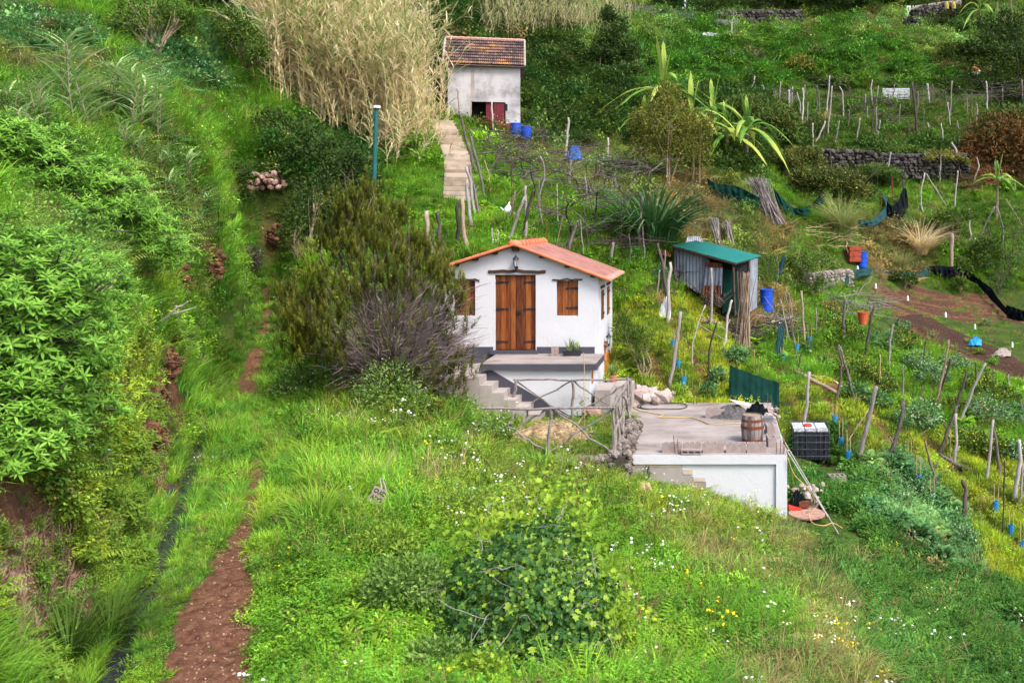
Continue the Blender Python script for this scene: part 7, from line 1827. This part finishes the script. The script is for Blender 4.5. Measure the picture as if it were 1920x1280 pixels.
q = MB(); corr(q, A_(1405, 585, 33.8), A_(1419, 575, 34.6), A_(1421, 484, 34.6), A_(1407, 487, 33.8), .15, .026); q.build('wall_sheet', M['zinc'], shed)
q = MB(); q.add([A_(1332, 562, 33.3), A_(1378, 590, 32.8), A_(1376, 497, 32.8), A_(1332, 486, 33.3), A_(1404, 585, 33.9), A_(1406, 488, 33.9)], np.array([[0, 1, 2, 3], [1, 4, 5, 2]])); q.build('shade_sheet', M['black'], shed)  # black sheet across the open front, standing for shade inside the shed
q = MB(); corr(q, bl_, br_, A_(1418, 486, 35.0), A_(1318, 458, 36.1), .09, .014); q.build('back_wall', M['zinc'], shed)
for p_, t_ in ((A_(1378, 592, 32.4), A_(1375, 494, 32.3)), (A_(1404, 588, 33.7), A_(1405, 488, 33.7)), (A_(1264, 525, 33.6), A_(1263, 462, 33.55))):
    q = MB(); q.tube([p_, t_], .04, 6); q.build('post', M['darkwood'], shed)
q = MB(); q.tube([rfl + [-.1, -.12, -.03], rfr + [.1, -.12, -.03]], .04, 5); q.tube([rfr + [.05, -.1, -.03], rbr + [.05, .05, -.03]], .04, 5); q.build('eave_beam', M['wood_dark'], shed)
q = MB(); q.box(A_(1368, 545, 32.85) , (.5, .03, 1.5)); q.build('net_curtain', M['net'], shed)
q = MB(); corr(q, A_(1229, 476, 33.0), A_(1258, 482, 32.9), A_(1256, 472, 33.6), A_(1226, 467, 33.6), .09, .014); one('tin_sheet', q, M['rust'], 'rusty buckled tin sheet lying left of the shed roof', 'sheet')
q = MB(); corr(q, A_(1285, 455, 35.6), A_(1318, 455, 35.6), A_(1314, 444, 36.6), A_(1290, 443, 36.6), .09, .02); one('tin_sheet', q, M['tankcloth'], 'pale and rusty tin sheet behind the shed roof', 'sheet')
q = MB()
for i in range(26): a = A_(rng.uniform(1315, 1360), rng.uniform(562, 578), 32.2 + rng.normal(0, .15)); branch(q, a, a + [rng.uniform(-.7, .7), rng.normal(0, .1), rng.uniform(.1, .8)], .022, .012, .04, 4, rng.uniform(0, 1), 4)
one('stick_pile', q, M['darkwood'], 'dark brushwood piled against the front of the shed', 'sticks')
def drum(px, py, wpx, hpx, lab_, Y=None):
    g_ = G(px, py) if Y is None else P(px, py, Y); s_ = g_[1] / F; r, h = wpx * s_ / 2, hpx * s_
    e = empty('blue_drum', g_, lab_, 'drum', 'blue plastic drums'); q = MB(); q.lathe([(0, -.02), (r * .94, -.02), (r, .06 * h), (r * .97, .33 * h), (r * 1.04, .35 * h), (r * .97, .37 * h), (r * .97, .64 * h), (r * 1.04, .66 * h), (r * .97, .68 * h), (r, .95 * h), (r * .93, h), (r * .88, h), (r * .86, .93 * h), (0, .93 * h)], g_, 20); q.build('body', M['blue'], e)
    q = MB(); q.lathe([(r * 1.0, h * .93), (r * 1.06, h * .94), (r * 1.06, h * .985), (r * .9, h)], g_, 20); q.build('rim', M['blue'], e)
drum(1437, 583, 24, 41, 'bright blue drum standing right of the shed'); drum(1617, 502, 18, 30, 'upright blue drum beside the rusty bin above the ploughed plot')
M['binred'] = rough_mat('faded_red_slats', [(.3, (.10, .02, .012)), (.5, (.30, .05, .025)), (.8, (.42, .12, .06))], 3, .8, .2, (1, 1, 6))
g_ = G(1600, 492); q = MB()
for i in range(3): q.box(g_ + [0, 0, .16 + i * .26], (.62, .5, .2), .3)
q.box(g_ + [0, 0, .4], (.56, .46, .75), .3); one('rusty_bin', q, M['binred'], 'rusty red slatted bin lying against the upper blue drum', 'bin')
# hanging tub
g_ = G(1618, 640); e = empty('orange_tub', P(1618, 608, g_[1]), 'orange-red tub hung on the dark forked post', 'tub'); c = P(1618, 608, g_[1]); s_ = g_[1] / F
q = MB(); q.lathe([(0, 0), (7.5 * s_, 0), (11 * s_, 24 * s_), (11.6 * s_, 24 * s_), (11.6 * s_, 22 * s_)], c, 16); q.lathe([(10.6 * s_, 24 * s_), (7.4 * s_, 1.5 * s_), (0, 1.5 * s_)], c, 16); q.build('body', M['tub'], e); q = MB(); a = np.linspace(0, pi, 10); q.tube(np.stack([c[0] + 11 * s_ * np.cos(a), 0 * a + c[1], c[2] + 24 * s_ - 6 * s_ * np.sin(a)], 1), .012, 4); q.build('handle', M['iron'], e)
# cane bundles
def bundle(lab_, x0, y0, x1, y1, wpx, n, mat, Y=None, name='cane_bundle'):
    g_ = G(x1, y1); Y = g_[1]; q = MB(); s_ = Y / F
    for i in range(n):
        o0, o1 = rng.normal(0, wpx * .32), rng.normal(0, wpx * .30); dz = rng.uniform(0, .12) * (y1 - y0)
        q.tube(smooth([P(x1 + o1, y1, Y + rng.normal(0, wpx * .3 * s_)), P((x0 + x1) / 2 + (o0 + o1) / 2, (y0 + y1) / 2, Y + rng.normal(0, .05)), P(x0 + o0, y0 + dz, Y + rng.normal(0, wpx * .3 * s_) + .2)], 6), [.024, .022, .02, .018, .016, .012], 5, rng.uniform(0, 1))
    return one(name, q, M[mat], lab_, 'cane bundle')
bundle('upright bundle of brown canes standing before the shed', 1401, 508, 1394, 652, 19, 60, 'brownwood'); bundle('big leaning bundle of pale canes between the dark green nets', 1420, 332, 1452, 420, 30, 150, 'greywood'); bundle('thin leaning bundle beside the big cane bundle', 1450, 372, 1470, 420, 8, 24, 'brownwood')
bundle('grey cane bundle behind the left end of the teal roof', 1338, 408, 1348, 472, 13, 50, 'greywood'); bundle('second grey cane bundle behind the teal roof', 1362, 412, 1374, 476, 13, 44, 'greywood')
for x0_, y0_, x1_, y1_, r, mt, lab_ in [(1312, 604, 1390, 640, .085, 'brownwood', 'thick grey-brown log lying in front of the shed'), (1297, 603, 1380, 652, .03, 'brownwood', 'long thin pole lying below the thick log'), (1322, 575, 1362, 602, .04, 'brownwood', 'dark short log above the thick log'), (1490, 700, 1572, 742, .07, 'brownwood', 'dark log lying below the two leaning poles'), (1484, 690, 1595, 738, .03, 'cane', 'long pale pole lying along the dark log'), (1600, 752, 1625, 748, .05, 'brownwood', 'short log by the foot of the leaning poles'), (1345, 650, 1362, 664, .05, 'darkwood', 'short dark log near the bean plants')]:
    a, c = G(x0_, y0_), G(x1_, y1_); n_ = 8; t = np.linspace(0, 1, n_)[:, None]; p = a + (c - a) * t; p[:, 2] = np.maximum(p[:, 2], H(p[:, 0], p[:, 1])) + r; p[:, 2] = smooth(p, n_)[:, 2]; q = MB(); q.tube(p + rng.normal(0, r * .15, (n_, 3)), np.linspace(r, r * .8, n_), 8, rng.uniform(.2, .9)); one('log', q, M[mt], lab_, 'log', smooth=True)
def dry_stalks(px, py, lab_, n=34):
    q = MB(); g_ = G(px, py)
    for i in range(n):
        a = g_ + rng.normal(0, .16, 3) * [1, 1, 0]; branch(q, a, a + [rng.normal(0, .22), rng.normal(0, .12), rng.uniform(.25, .75)], .006, .003, .04, 5, rng.uniform(0, 1), 4)
    one('dry_stalks', q, M['cane'], lab_, 'dry stalks')
dry_stalks(715, 905, 'pale dry stalks standing behind the painted sign'); dry_stalks(805, 915, 'pale dry stalks in the grass right of the painted sign'); dry_stalks(660, 800, 'tan dry stalks in the bright grass below the white-flowered weeds', 24)
shrub('yellow_flowers', 'patch of orange-yellow flowers right of the painted sign', 'flowers', [(805, 962, G(805, 966)[1], 32, 12)], 260, .04, 'lf_weed', tr=.004, trunk_on=False, extra=('fl_yellow', 90, .03, 'flowers'))
shrub('yellow_flowers', 'yellow flowers at the left end of the rustic fence', 'flowers', [(925, 792, G(925, 797)[1], 22, 10)], 160, .05, 'lf_weed', tr=.004, trunk_on=False, extra=('fl_yellow', 60, .035, 'flowers'))
M['leaf_orange'] = leaf_mat('orange_leaf', (.30, .10, .01), (.50, .24, .02), (.62, .38, .05)); shrub('orange_plant', 'small plant with orange leaves in the meadow right of the ivy mound', 'plant', [(1178, 1008, G(1178, 1016)[1], 11, 16, .1)], 60, .08, 'leaf_orange', tr=.005)
def brush(lab_, xs_, ys_, n, ln, mat, hgt, r=.02, cat='brushwood'):
    q = MB()
    for i in range(n):
        a = G(rng.uniform(*xs_), rng.uniform(*ys_)) + [0, 0, rng.uniform(0, hgt)]; v = rng.normal(0, 1, 3) * [1, .5, .22]; v /= np.linalg.norm(v); branch(q, a, a + v * ln * rng.uniform(.5, 1.1), r, r * .4, ln * .06, 5, rng.uniform(0, 1), 4)
    return one('brushwood', q, M[mat], lab_, cat)
brush('dark round heap of brushwood right of the thick log', (1372, 1422), (622, 642), 110, .7, 'darkwood', .42); brush('pale dead branches lying on the dark brushwood', (1430, 1474), (606, 616), 26, 1.0, 'greywood', .40, .026); brush('dark brushwood under the pale dead branches', (1442, 1500), (612, 640), 110, .7, 'darkwood', .40)
brush('loose pale dead sticks left of the ploughed plot', (1560, 1650), (560, 600), 90, 1.6, 'greywood', .35, .016); brush('dry stalks lying on the brown terrace', (1510, 1590), (420, 470), 60, 1.6, 'cane', .2, .02)
# white sheet by the pale pole
q = heap(G(1247, 596), .22, .18, .55, None, '', '', '', 10); one('white_bag', q, M['capwhite'], 'white plastic bag caught at the foot of the pale pole', 'bag')
# nets: hung cloths with folds
def net(name, lab_, top, bot, mat, n=40, m_=14, fold=.07, ground=False):
    """top and bot: pixel polylines with the distance of each vertex"""
    if ground:
        Ys_ = [G(v[0], v[1] + 3)[1] - .35 for v in bot]; bot = [(v[0], v[1], y) for v, y in zip(bot, Ys_)]; top = [(v[0], v[1], y) for v, y in zip(top, Ys_)] if len(top) == len(bot) else [(v[0], v[1], np.mean(Ys_)) for v in top]
    tp = smooth([P(*v) for v in top], n); bt = smooth([P(*v) for v in bot], n); t = np.linspace(0, 1, m_)[None, :, None]
    g3 = tp[:, None] * (1 - t) + bt[:, None] * t; s_ = np.linspace(0, 1, n)[:, None]
    wv = fold * (np.sin(s_ * 23 + 3 * t[0, :, 0]) * .5 + np.sin(s_ * 51 + 1.3) * .3 + (fbm(s_ * 9 + 3, t[0, :, 0][None] * 3 + s_ * 0, 12) - .5) * 1.6) * (.35 + .65 * np.sin(pi * np.clip(t[0, :, 0], .05, .95)))
    g3[:, :, 1] += wv; g3[:, :, 2] += wv * .15
    q = MB(); q.grid(g3); 
    return one(name, q, M[mat], lab_, 'net', smooth=True)
y1 = G(1368, 752)[1]; 
net('shade_net', 'tall dark green shade net standing behind the flat roof', [(1368, 684, 26.9), (1400, 697, 26.9), (1430, 708, 26.9), (1461, 717, 26.85)], [(1366, 755, 26.6), (1400, 757, 26.6), (1430, 757, 26.6), (1461, 800, 26.5)], 'net', fold=.05)
net('shade_net', 'narrow hanging strip of blue-green net on a stake', [(1460, 605, 31.0), (1466, 607, 31.0), (1472, 606, 31.0)], [(1448, 712, 29.6), (1454, 714, 29.6), (1460, 714, 29.6)], 'net_blue', n=16, fold=.12)
d1_ = G(1340, 385)[1]
net('shade_net', 'dark green net sagging left of the big cane bundle', [(1325, 334, 43), (1345, 345, 43), (1370, 347, 43), (1395, 355, 43), (1425, 372, 43)], [(1332, 365, 42.5), (1350, 372, 42.5), (1375, 380, 42.4), (1395, 384, 42.4), (1420, 396, 42.3)], 'net', ground=True, fold=.16)
net('shade_net', 'dark green net draped like a hammock right of the cane bundle', [(1445, 346, 45), (1462, 366, 45), (1485, 388, 45), (1510, 388, 45), (1532, 372, 45), (1543, 354, 45)], [(1462, 392, 44.8), (1475, 400, 44.8), (1495, 404, 44.8), (1515, 404, 44.8), (1533, 395, 44.8), (1545, 378, 44.8)], 'net', ground=True, fold=.2)
net('shade_net', 'blue-green net hanging in a curve right of the pale tussock', [(1610, 412, 50), (1630, 414, 50), (1645, 404, 50), (1660, 385, 50), (1652, 358, 50)], [(1610, 422, 49.8), (1632, 424, 49.8), (1652, 416, 49.8), (1665, 398, 49.8), (1664, 372, 49.8)], 'net_blue', ground=True, fold=.15)
net('shade_net', 'torn black net on a post below the terrace wall', [(1664, 376, 50.3), (1672, 386, 50.3), (1682, 380, 50.3), (1688, 366, 50.3), (1694, 352, 50.3), (1700, 356, 50.3)], [(1663, 405, 50), (1675, 412, 50), (1688, 412, 50), (1696, 402, 50), (1700, 392, 50), (1704, 386, 50)], 'net_dark', ground=True, fold=.2)
net('shade_net', 'black net hung along the upper edge of the ploughed plot', [(1742, 500, 54.3), (1752, 498, 54.3), (1770, 499, 54.3), (1785, 500, 54.3), (1800, 500, 54.3), (1828, 516, 53.8)], [(1746, 510, 54), (1758, 518, 54), (1772, 520, 54), (1785, 520, 54), (1800, 518, 54), (1830, 532, 53.4)], 'net_dark', ground=True, fold=.2)
net('shade_net', 'black net sagging down the right side of the ploughed plot', [(1828, 518, 53.6), (1845, 530, 53), (1860, 542, 52.5), (1872, 560, 51.5), (1890, 580, 50)], [(1832, 534, 53.2), (1846, 548, 52.6), (1858, 562, 52), (1870, 574, 51), (1888, 592, 49.8)], 'net_dark', ground=True, fold=.2)
net('shade_net', 'crumpled black net at the right edge of the ploughed plot', [(1888, 572, 49.5), (1900, 576, 49.3), (1912, 580, 49), (1925, 584, 49)], [(1888, 596, 49), (1900, 600, 48.8), (1912, 602, 48.6), (1925, 602, 48.6)], 'net_dark', ground=True, fold=.25)
net('net_fence', 'low see-through blue-green net fence along the ploughed plot', [(1586, 520, 48.5), (1600, 507, 49.8), (1625, 503, 50.5), (1660, 504, 51.5), (1700, 510, 52.5), (1725, 508, 53.3), (1742, 500, 54)], [(1586, 537, 48.2), (1602, 522, 49.5), (1628, 516, 50.2), (1660, 516, 51.2), (1700, 520, 52.2), (1725, 520, 53), (1744, 514, 53.8)], 'net_blue', ground=True, fold=.08)
net('shade_net', 'small blue-green net scrap on a stake right of the shed', [(1468, 478, 38), (1471, 480, 38), (1474, 482, 38)], [(1455, 515, 37.8), (1460, 516, 37.8), (1464, 517, 37.8)], 'net_blue', n=12, fold=.1)
# small rubbish on the plot
q = heap(G(1829, 645), .30, .24, .30, None, '', '', '', 10); one('cyan_bag', q, M['cyanbag'], 'bright cyan plastic bag beside the dark soil bank', 'bag')
q = heap(G(1880, 665), .40, .24, .26, None, '', '', '', 10); one('rag_heap', q, M['rubble'], 'small heap of pale reddish rags beside the dark soil bank', 'rags')

# ------------------------------------------------------------------ tank, cable drum and things below the annex
g_ = G(1521, 868); g_[2] += .08; c = g_.copy(); s_ = g_[1] / F; tw_, th_, td = 70 * s_, .82, 1.0
tank = empty('water_tank', c, 'black caged plastic tank with a pale top and red cap in the weeds', 'tank')
q = MB(); q.span(c + [-tw_ / 2 + .03, .03, 0], c + [tw_ / 2 - .03, td - .03, th_ - .06]); 
for i in range(6): x_ = -tw_ / 2 + .10 + i * (tw_ - .2) / 5; q.span(c + [x_ - .055, .005, .02], c + [x_ + .055, .03, th_ - .10])
q.build('body', M['blackplastic'], tank)
q = MB(); 
for i in range(3): x_ = -tw_ / 2 + .19 + i * (tw_ - .38) / 2; q.box(c + [x_, td / 2, th_ - .035], (tw_ / 3 - .05, td - .1, .07)); 
q.build('top', M['tankcloth'], tank)
q = MB(); q.lathe([(0, .07), (.10, .07), (.115, .05), (.115, 0)], c + [-.05, td * .45, th_], 14); q.build('cap', M['red'], tank)
for i in range(9): q = MB(); x_ = -tw_ / 2 + i * tw_ / 8; q.tube([c + [x_, -.012, .0], c + [x_, -.012, th_ - .02]], .008, 5); q.build('cage_bar', M['cage'], tank)
for j in range(5): q = MB(); z = .10 + j * .19; q.tube([c + [-tw_ / 2, -.02, z], c + [tw_ / 2, -.02, z], c + [tw_ / 2 + .01, td, z], c + [-tw_ / 2 - .01, td, z], c + [-tw_ / 2, -.02, z]], .009, 5); q.build('cage_bar', M['cage'], tank)
g_ = G(1513, 990, 15.0); Yt = 20.9; g_ = P(1513, 990, Yt); s_ = Yt / F
ct = P(1513, 961, Yt); R1 = 34 * s_
drum_ = empty('cable_drum', g_, 'reddish wooden cable drum used as a table beside the annex wall', 'table')
q = MB(); a = np.linspace(0, 2 * pi, 33)
for i in range(8):
    lo, hi = -R1 + i * R1 / 4, -R1 + (i + 1) * R1 / 4 - .006; ys_ = np.linspace(lo, hi, 4); xl = np.sqrt(np.maximum(R1 ** 2 - ys_ ** 2, 0)); poly = [(-x, y) for x, y in zip(xl, ys_)] + [(x, y) for x, y in zip(xl[::-1], ys_[::-1])]
    if len(poly) > 2: q.prism([(ct[0] + x, ct[1] + y) for x, y in poly], 2, ct[2] - .035, ct[2] + rng.uniform(0, .004), rng.uniform(0, 1))
q.build('table_top', M['spool'], drum_); q = MB(); q.lathe([(12 * s_, -.04), (11.5 * s_, -.75)], ct, 16); q.build('core', M['spool'], drum_); q = MB(); q.lathe([(0, -.66), (R1 * .95, -.66), (R1 * .95, -.72), (0, -.72)], ct, 28); q.build('bottom_disc', M['spool'], drum_); q = MB(); q.lathe([(0, .006), (.03, .006), (.03, 0)], ct, 10)
for i in range(5): q.lathe([(0, .007), (.012, .007), (.012, 0)], ct + [.14 * math.cos(i * 1.256), .14 * math.sin(i * 1.256), 0], 8)
q.build('bolts', M['iron'], drum_)
q = MB(); c = P(1503, 930, 21.7); k = 60; p = c + np.stack([rng.normal(0, .20, k), rng.normal(0, .16, k), rng.normal(-.06, .16, k)], 1)
for i in range(4): q.scat(STONES[i], p[i::4], frames(rand_dir(len(p[i::4]))), rng.uniform(.08, .22, len(p[i::4])), rng.uniform(0, 1, len(p[i::4])))
q.box(c + [.1, 0, -.55], (.5, .5, .8)); one('stone_sacks', q, M['rubble'], 'heap of pale sacks and stones behind the cable drum', 'junk')
q = heap(P(1494, 943, 21.3), .16, .14, .28, None, '', '', '', 9); one('black_shoe_pile', q, M['net_dark'], 'dark rubbish between the annex wall and the pale sacks', 'junk')
q = MB(); q.box(P(1490, 951, 21.2), (.28, .3, .06), R=np.array(Matrix.Rotation(.15, 3, 'Y'))); one('red_board', q, M['red'], 'red board lying behind the cable drum', 'board')
q = MB(); q.box(P(1508, 945, 21.2), (.24, .10, .13), R=np.array(Matrix.Rotation(-.12, 3, 'Y'))); one('rusty_box', q, M['rust'], 'rusty box standing on the back of the cable drum', 'box')
for (x0_, y0_, Y0_), (x1_, y1_, Y1_), lab_ in [((1446, 785, 24.6), (1572, 1000, 20.2), 'longer bamboo pole leaning from the flat roof edge past the cable drum'), ((1448, 800, 23.0), (1552, 968, 20.35), 'shorter bamboo pole leaning from the flat roof edge')]:
    q = MB(); a, c = P(x0_, y0_, Y0_), P(x1_, y1_, Y1_); t = np.linspace(0, 1, 12)[:, None]; p = a + (c - a) * t; q.tube(p, .012, 6); one('bamboo_pole', q, M['palewood'], lab_, 'pole')
q = MB(); q.tube(smooth([P(1477, 858, 20.3), P(1490, 890, 20.3), P(1515, 915, 20.35), P(1527, 940, 20.5), P(1518, 962, 20.6), P(1524, 980, 20.3), P(1545, 985, 20.2), P(1562, 980, 20.4), P(1580, 990, 20.3)], 50), .010, 6); one('green_hose', q, M['hose_yellow'], 'pale green hose hanging over the cable drum', 'hose')
g_ = G(1569, 905); block('concrete_block', g_ + [0, 0, .13], .15, 'flat grey concrete block lying alone in the weeds', 'loose blocks', size=(.42, .3, .14), mat='block')
for px, lab_ in ((1207, 'left'), (1217, 'right')):
    g_ = G(px, 936); q = MB(); th = np.linspace(0, pi, 8); a, c = P(px - 3, 912, g_[1] + .35), P(px + 3, 940, g_[1] - .02); ax = (c - a) / np.linalg.norm(c - a); sd2 = np.array([1, 0, 0.]); up = np.cross(sd2, ax); up *= np.sign(up[2]) 
    q.grid([[p + sd2 * r * math.cos(t) + up * r * math.sin(t) for t in th] for p, r in ((a + [0, 0, .05], .055), (c + [0, 0, .08], .07))]); q.grid([[p + sd2 * (r - .012) * math.cos(t) + up * (r - .012) * math.sin(t) for t in th] for p, r in ((c + [0, 0, .08], .07), (a + [0, 0, .05], .055))]); one('roof_tile', q, M['tile'], '%s of the two curved clay tiles leaning in the meadow below the stone wall' % lab_, 'tile', 'loose roof tiles')
shrub('dark_weed', 'dark upright weed against the bare plaster of the annex', 'plant', [(1216, 888, 19.9, 8, 14, .12), (1212, 872, 19.9, 5, 8, .1)], 260, .06, 'lf_dark', tr=.008)
# hand-painted sign in the grass
g_ = G(708, 958); g_[2] = (CY - 934) / F * g_[1] + .03; sg_ = empty('painted_sign', g_, 'small tilted weathered board with black painted letters in the grass', 'sign')
R_ = Matrix.Rotation(.50, 3, 'Y') @ Matrix.Rotation(-.25, 3, 'X'); Rn = np.array(R_)
q = MB(); q.box(g_, (.24, .02, .26), R=Rn); q.build('board', M['sign'], sg_)
def text(s, size, off):
    cu_ = bpy.data.curves.new('lettering', 'FONT'); cu_.body = s; cu_.size = size; cu_.align_x = 'CENTER'; cu_.extrude = .002; cu_.offset = .002
    o = bpy.data.objects.new('lettering', cu_); COL.objects.link(o); dg_ = bpy.context.evaluated_depsgraph_get(); me = bpy.data.meshes.new_from_object(o.evaluated_get(dg_)); bpy.data.objects.remove(o)
    o = bpy.data.objects.new('lettering', me); COL.objects.link(o); me.materials.clear(); me.materials.append(M['letter']); o.parent = sg_; o.matrix_local = (R_.to_4x4() @ Matrix.Translation((off[0], -.014, off[1])) @ Matrix.Rotation(pi / 2, 4, 'X'))
text('CUID', .085, (0, .045)); text('ADO', .085, (0, -.06))
q = MB(); Ys = g_[1] + .05; branch(q, P(719, 930, Ys), P(712, 897, Ys), .018, .012, .008); branch(q, P(724, 931, Ys), P(718, 893, Ys), .016, .011, .008); q.build('stake', M['palewood'], sg_)
# road at the top left
rp = [G(*p) for p in [(-90, 66), (-20, 52), (20, 34), (50, 16), (62, -4), (66, -40)]]; rp = smooth(rp, 30); q = MB(); q.grid(np.stack([rp + [0, 0, .06], rp + [-6, 4, .5]], 1)); tag(q.build('road', M['asphalt']), 'corner of dark tilled road surface at the top left', 'road', kind='structure')
# ------------------------------------------------------------------ camera and light
cam = bpy.data.cameras.new('camera'); co = bpy.data.objects.new('camera', cam); COL.objects.link(co)
co.location = (0, 0, 0); co.rotation_euler = (pi / 2, 0, 0)
cam.lens = F / 1920 * 36; cam.sensor_width = 36; cam.sensor_fit = 'HORIZONTAL'
cam.shift_x = (960 - CX) / 1920; cam.shift_y = (CY - 640) / 1920
cam.clip_start = .1; cam.clip_end = 2000
cam.dof.use_dof = True; cam.dof.focus_distance = 24.5; cam.dof.aperture_fstop = 2.6
scene.camera = co
w = bpy.data.worlds.new('World'); scene.world = w; w.use_nodes = True
sky = w.node_tree.nodes.new('ShaderNodeTexSky'); sky.sky_type = 'NISHITA'; sky.sun_disc = False
SE, SA = math.radians(52), math.radians(132)      # elevation; compass angle of the sun, from +Y towards +X
sky.sun_elevation = SE; sky.sun_rotation = SA; sky.dust_density = 4; sky.air_density = 1.0
bg = w.node_tree.nodes['Background']; bg.inputs['Strength'].default_value = .14
w.node_tree.links.new(sky.outputs[0], bg.inputs[0])
sl_ = bpy.data.lights.new('sun', 'SUN'); so = bpy.data.objects.new('sun', sl_); COL.objects.link(so)
sl_.energy = 1.5; sl_.angle = math.radians(18); sl_.color = (1, .96, .90)
d = Vector((math.sin(SA) * math.cos(SE), math.cos(SA) * math.cos(SE), math.sin(SE)))
so.rotation_euler = d.to_track_quat('Z', 'Y').to_euler(); so.location = (0, -5, 40)
vs = scene.view_settings; vs.view_transform = 'Standard'; vs.look = 'None'; vs.gamma = 1; vs.use_curve_mapping = False
vs.exposure = 1.22
scene.cycles.max_bounces = 4; scene.cycles.diffuse_bounces = 2; scene.cycles.transmission_bounces = 2; scene.cycles.transparent_max_bounces = 4
scene.cycles.adaptive_threshold = .02; scene.cycles.caustics_reflective = False; scene.cycles.caustics_refractive = False
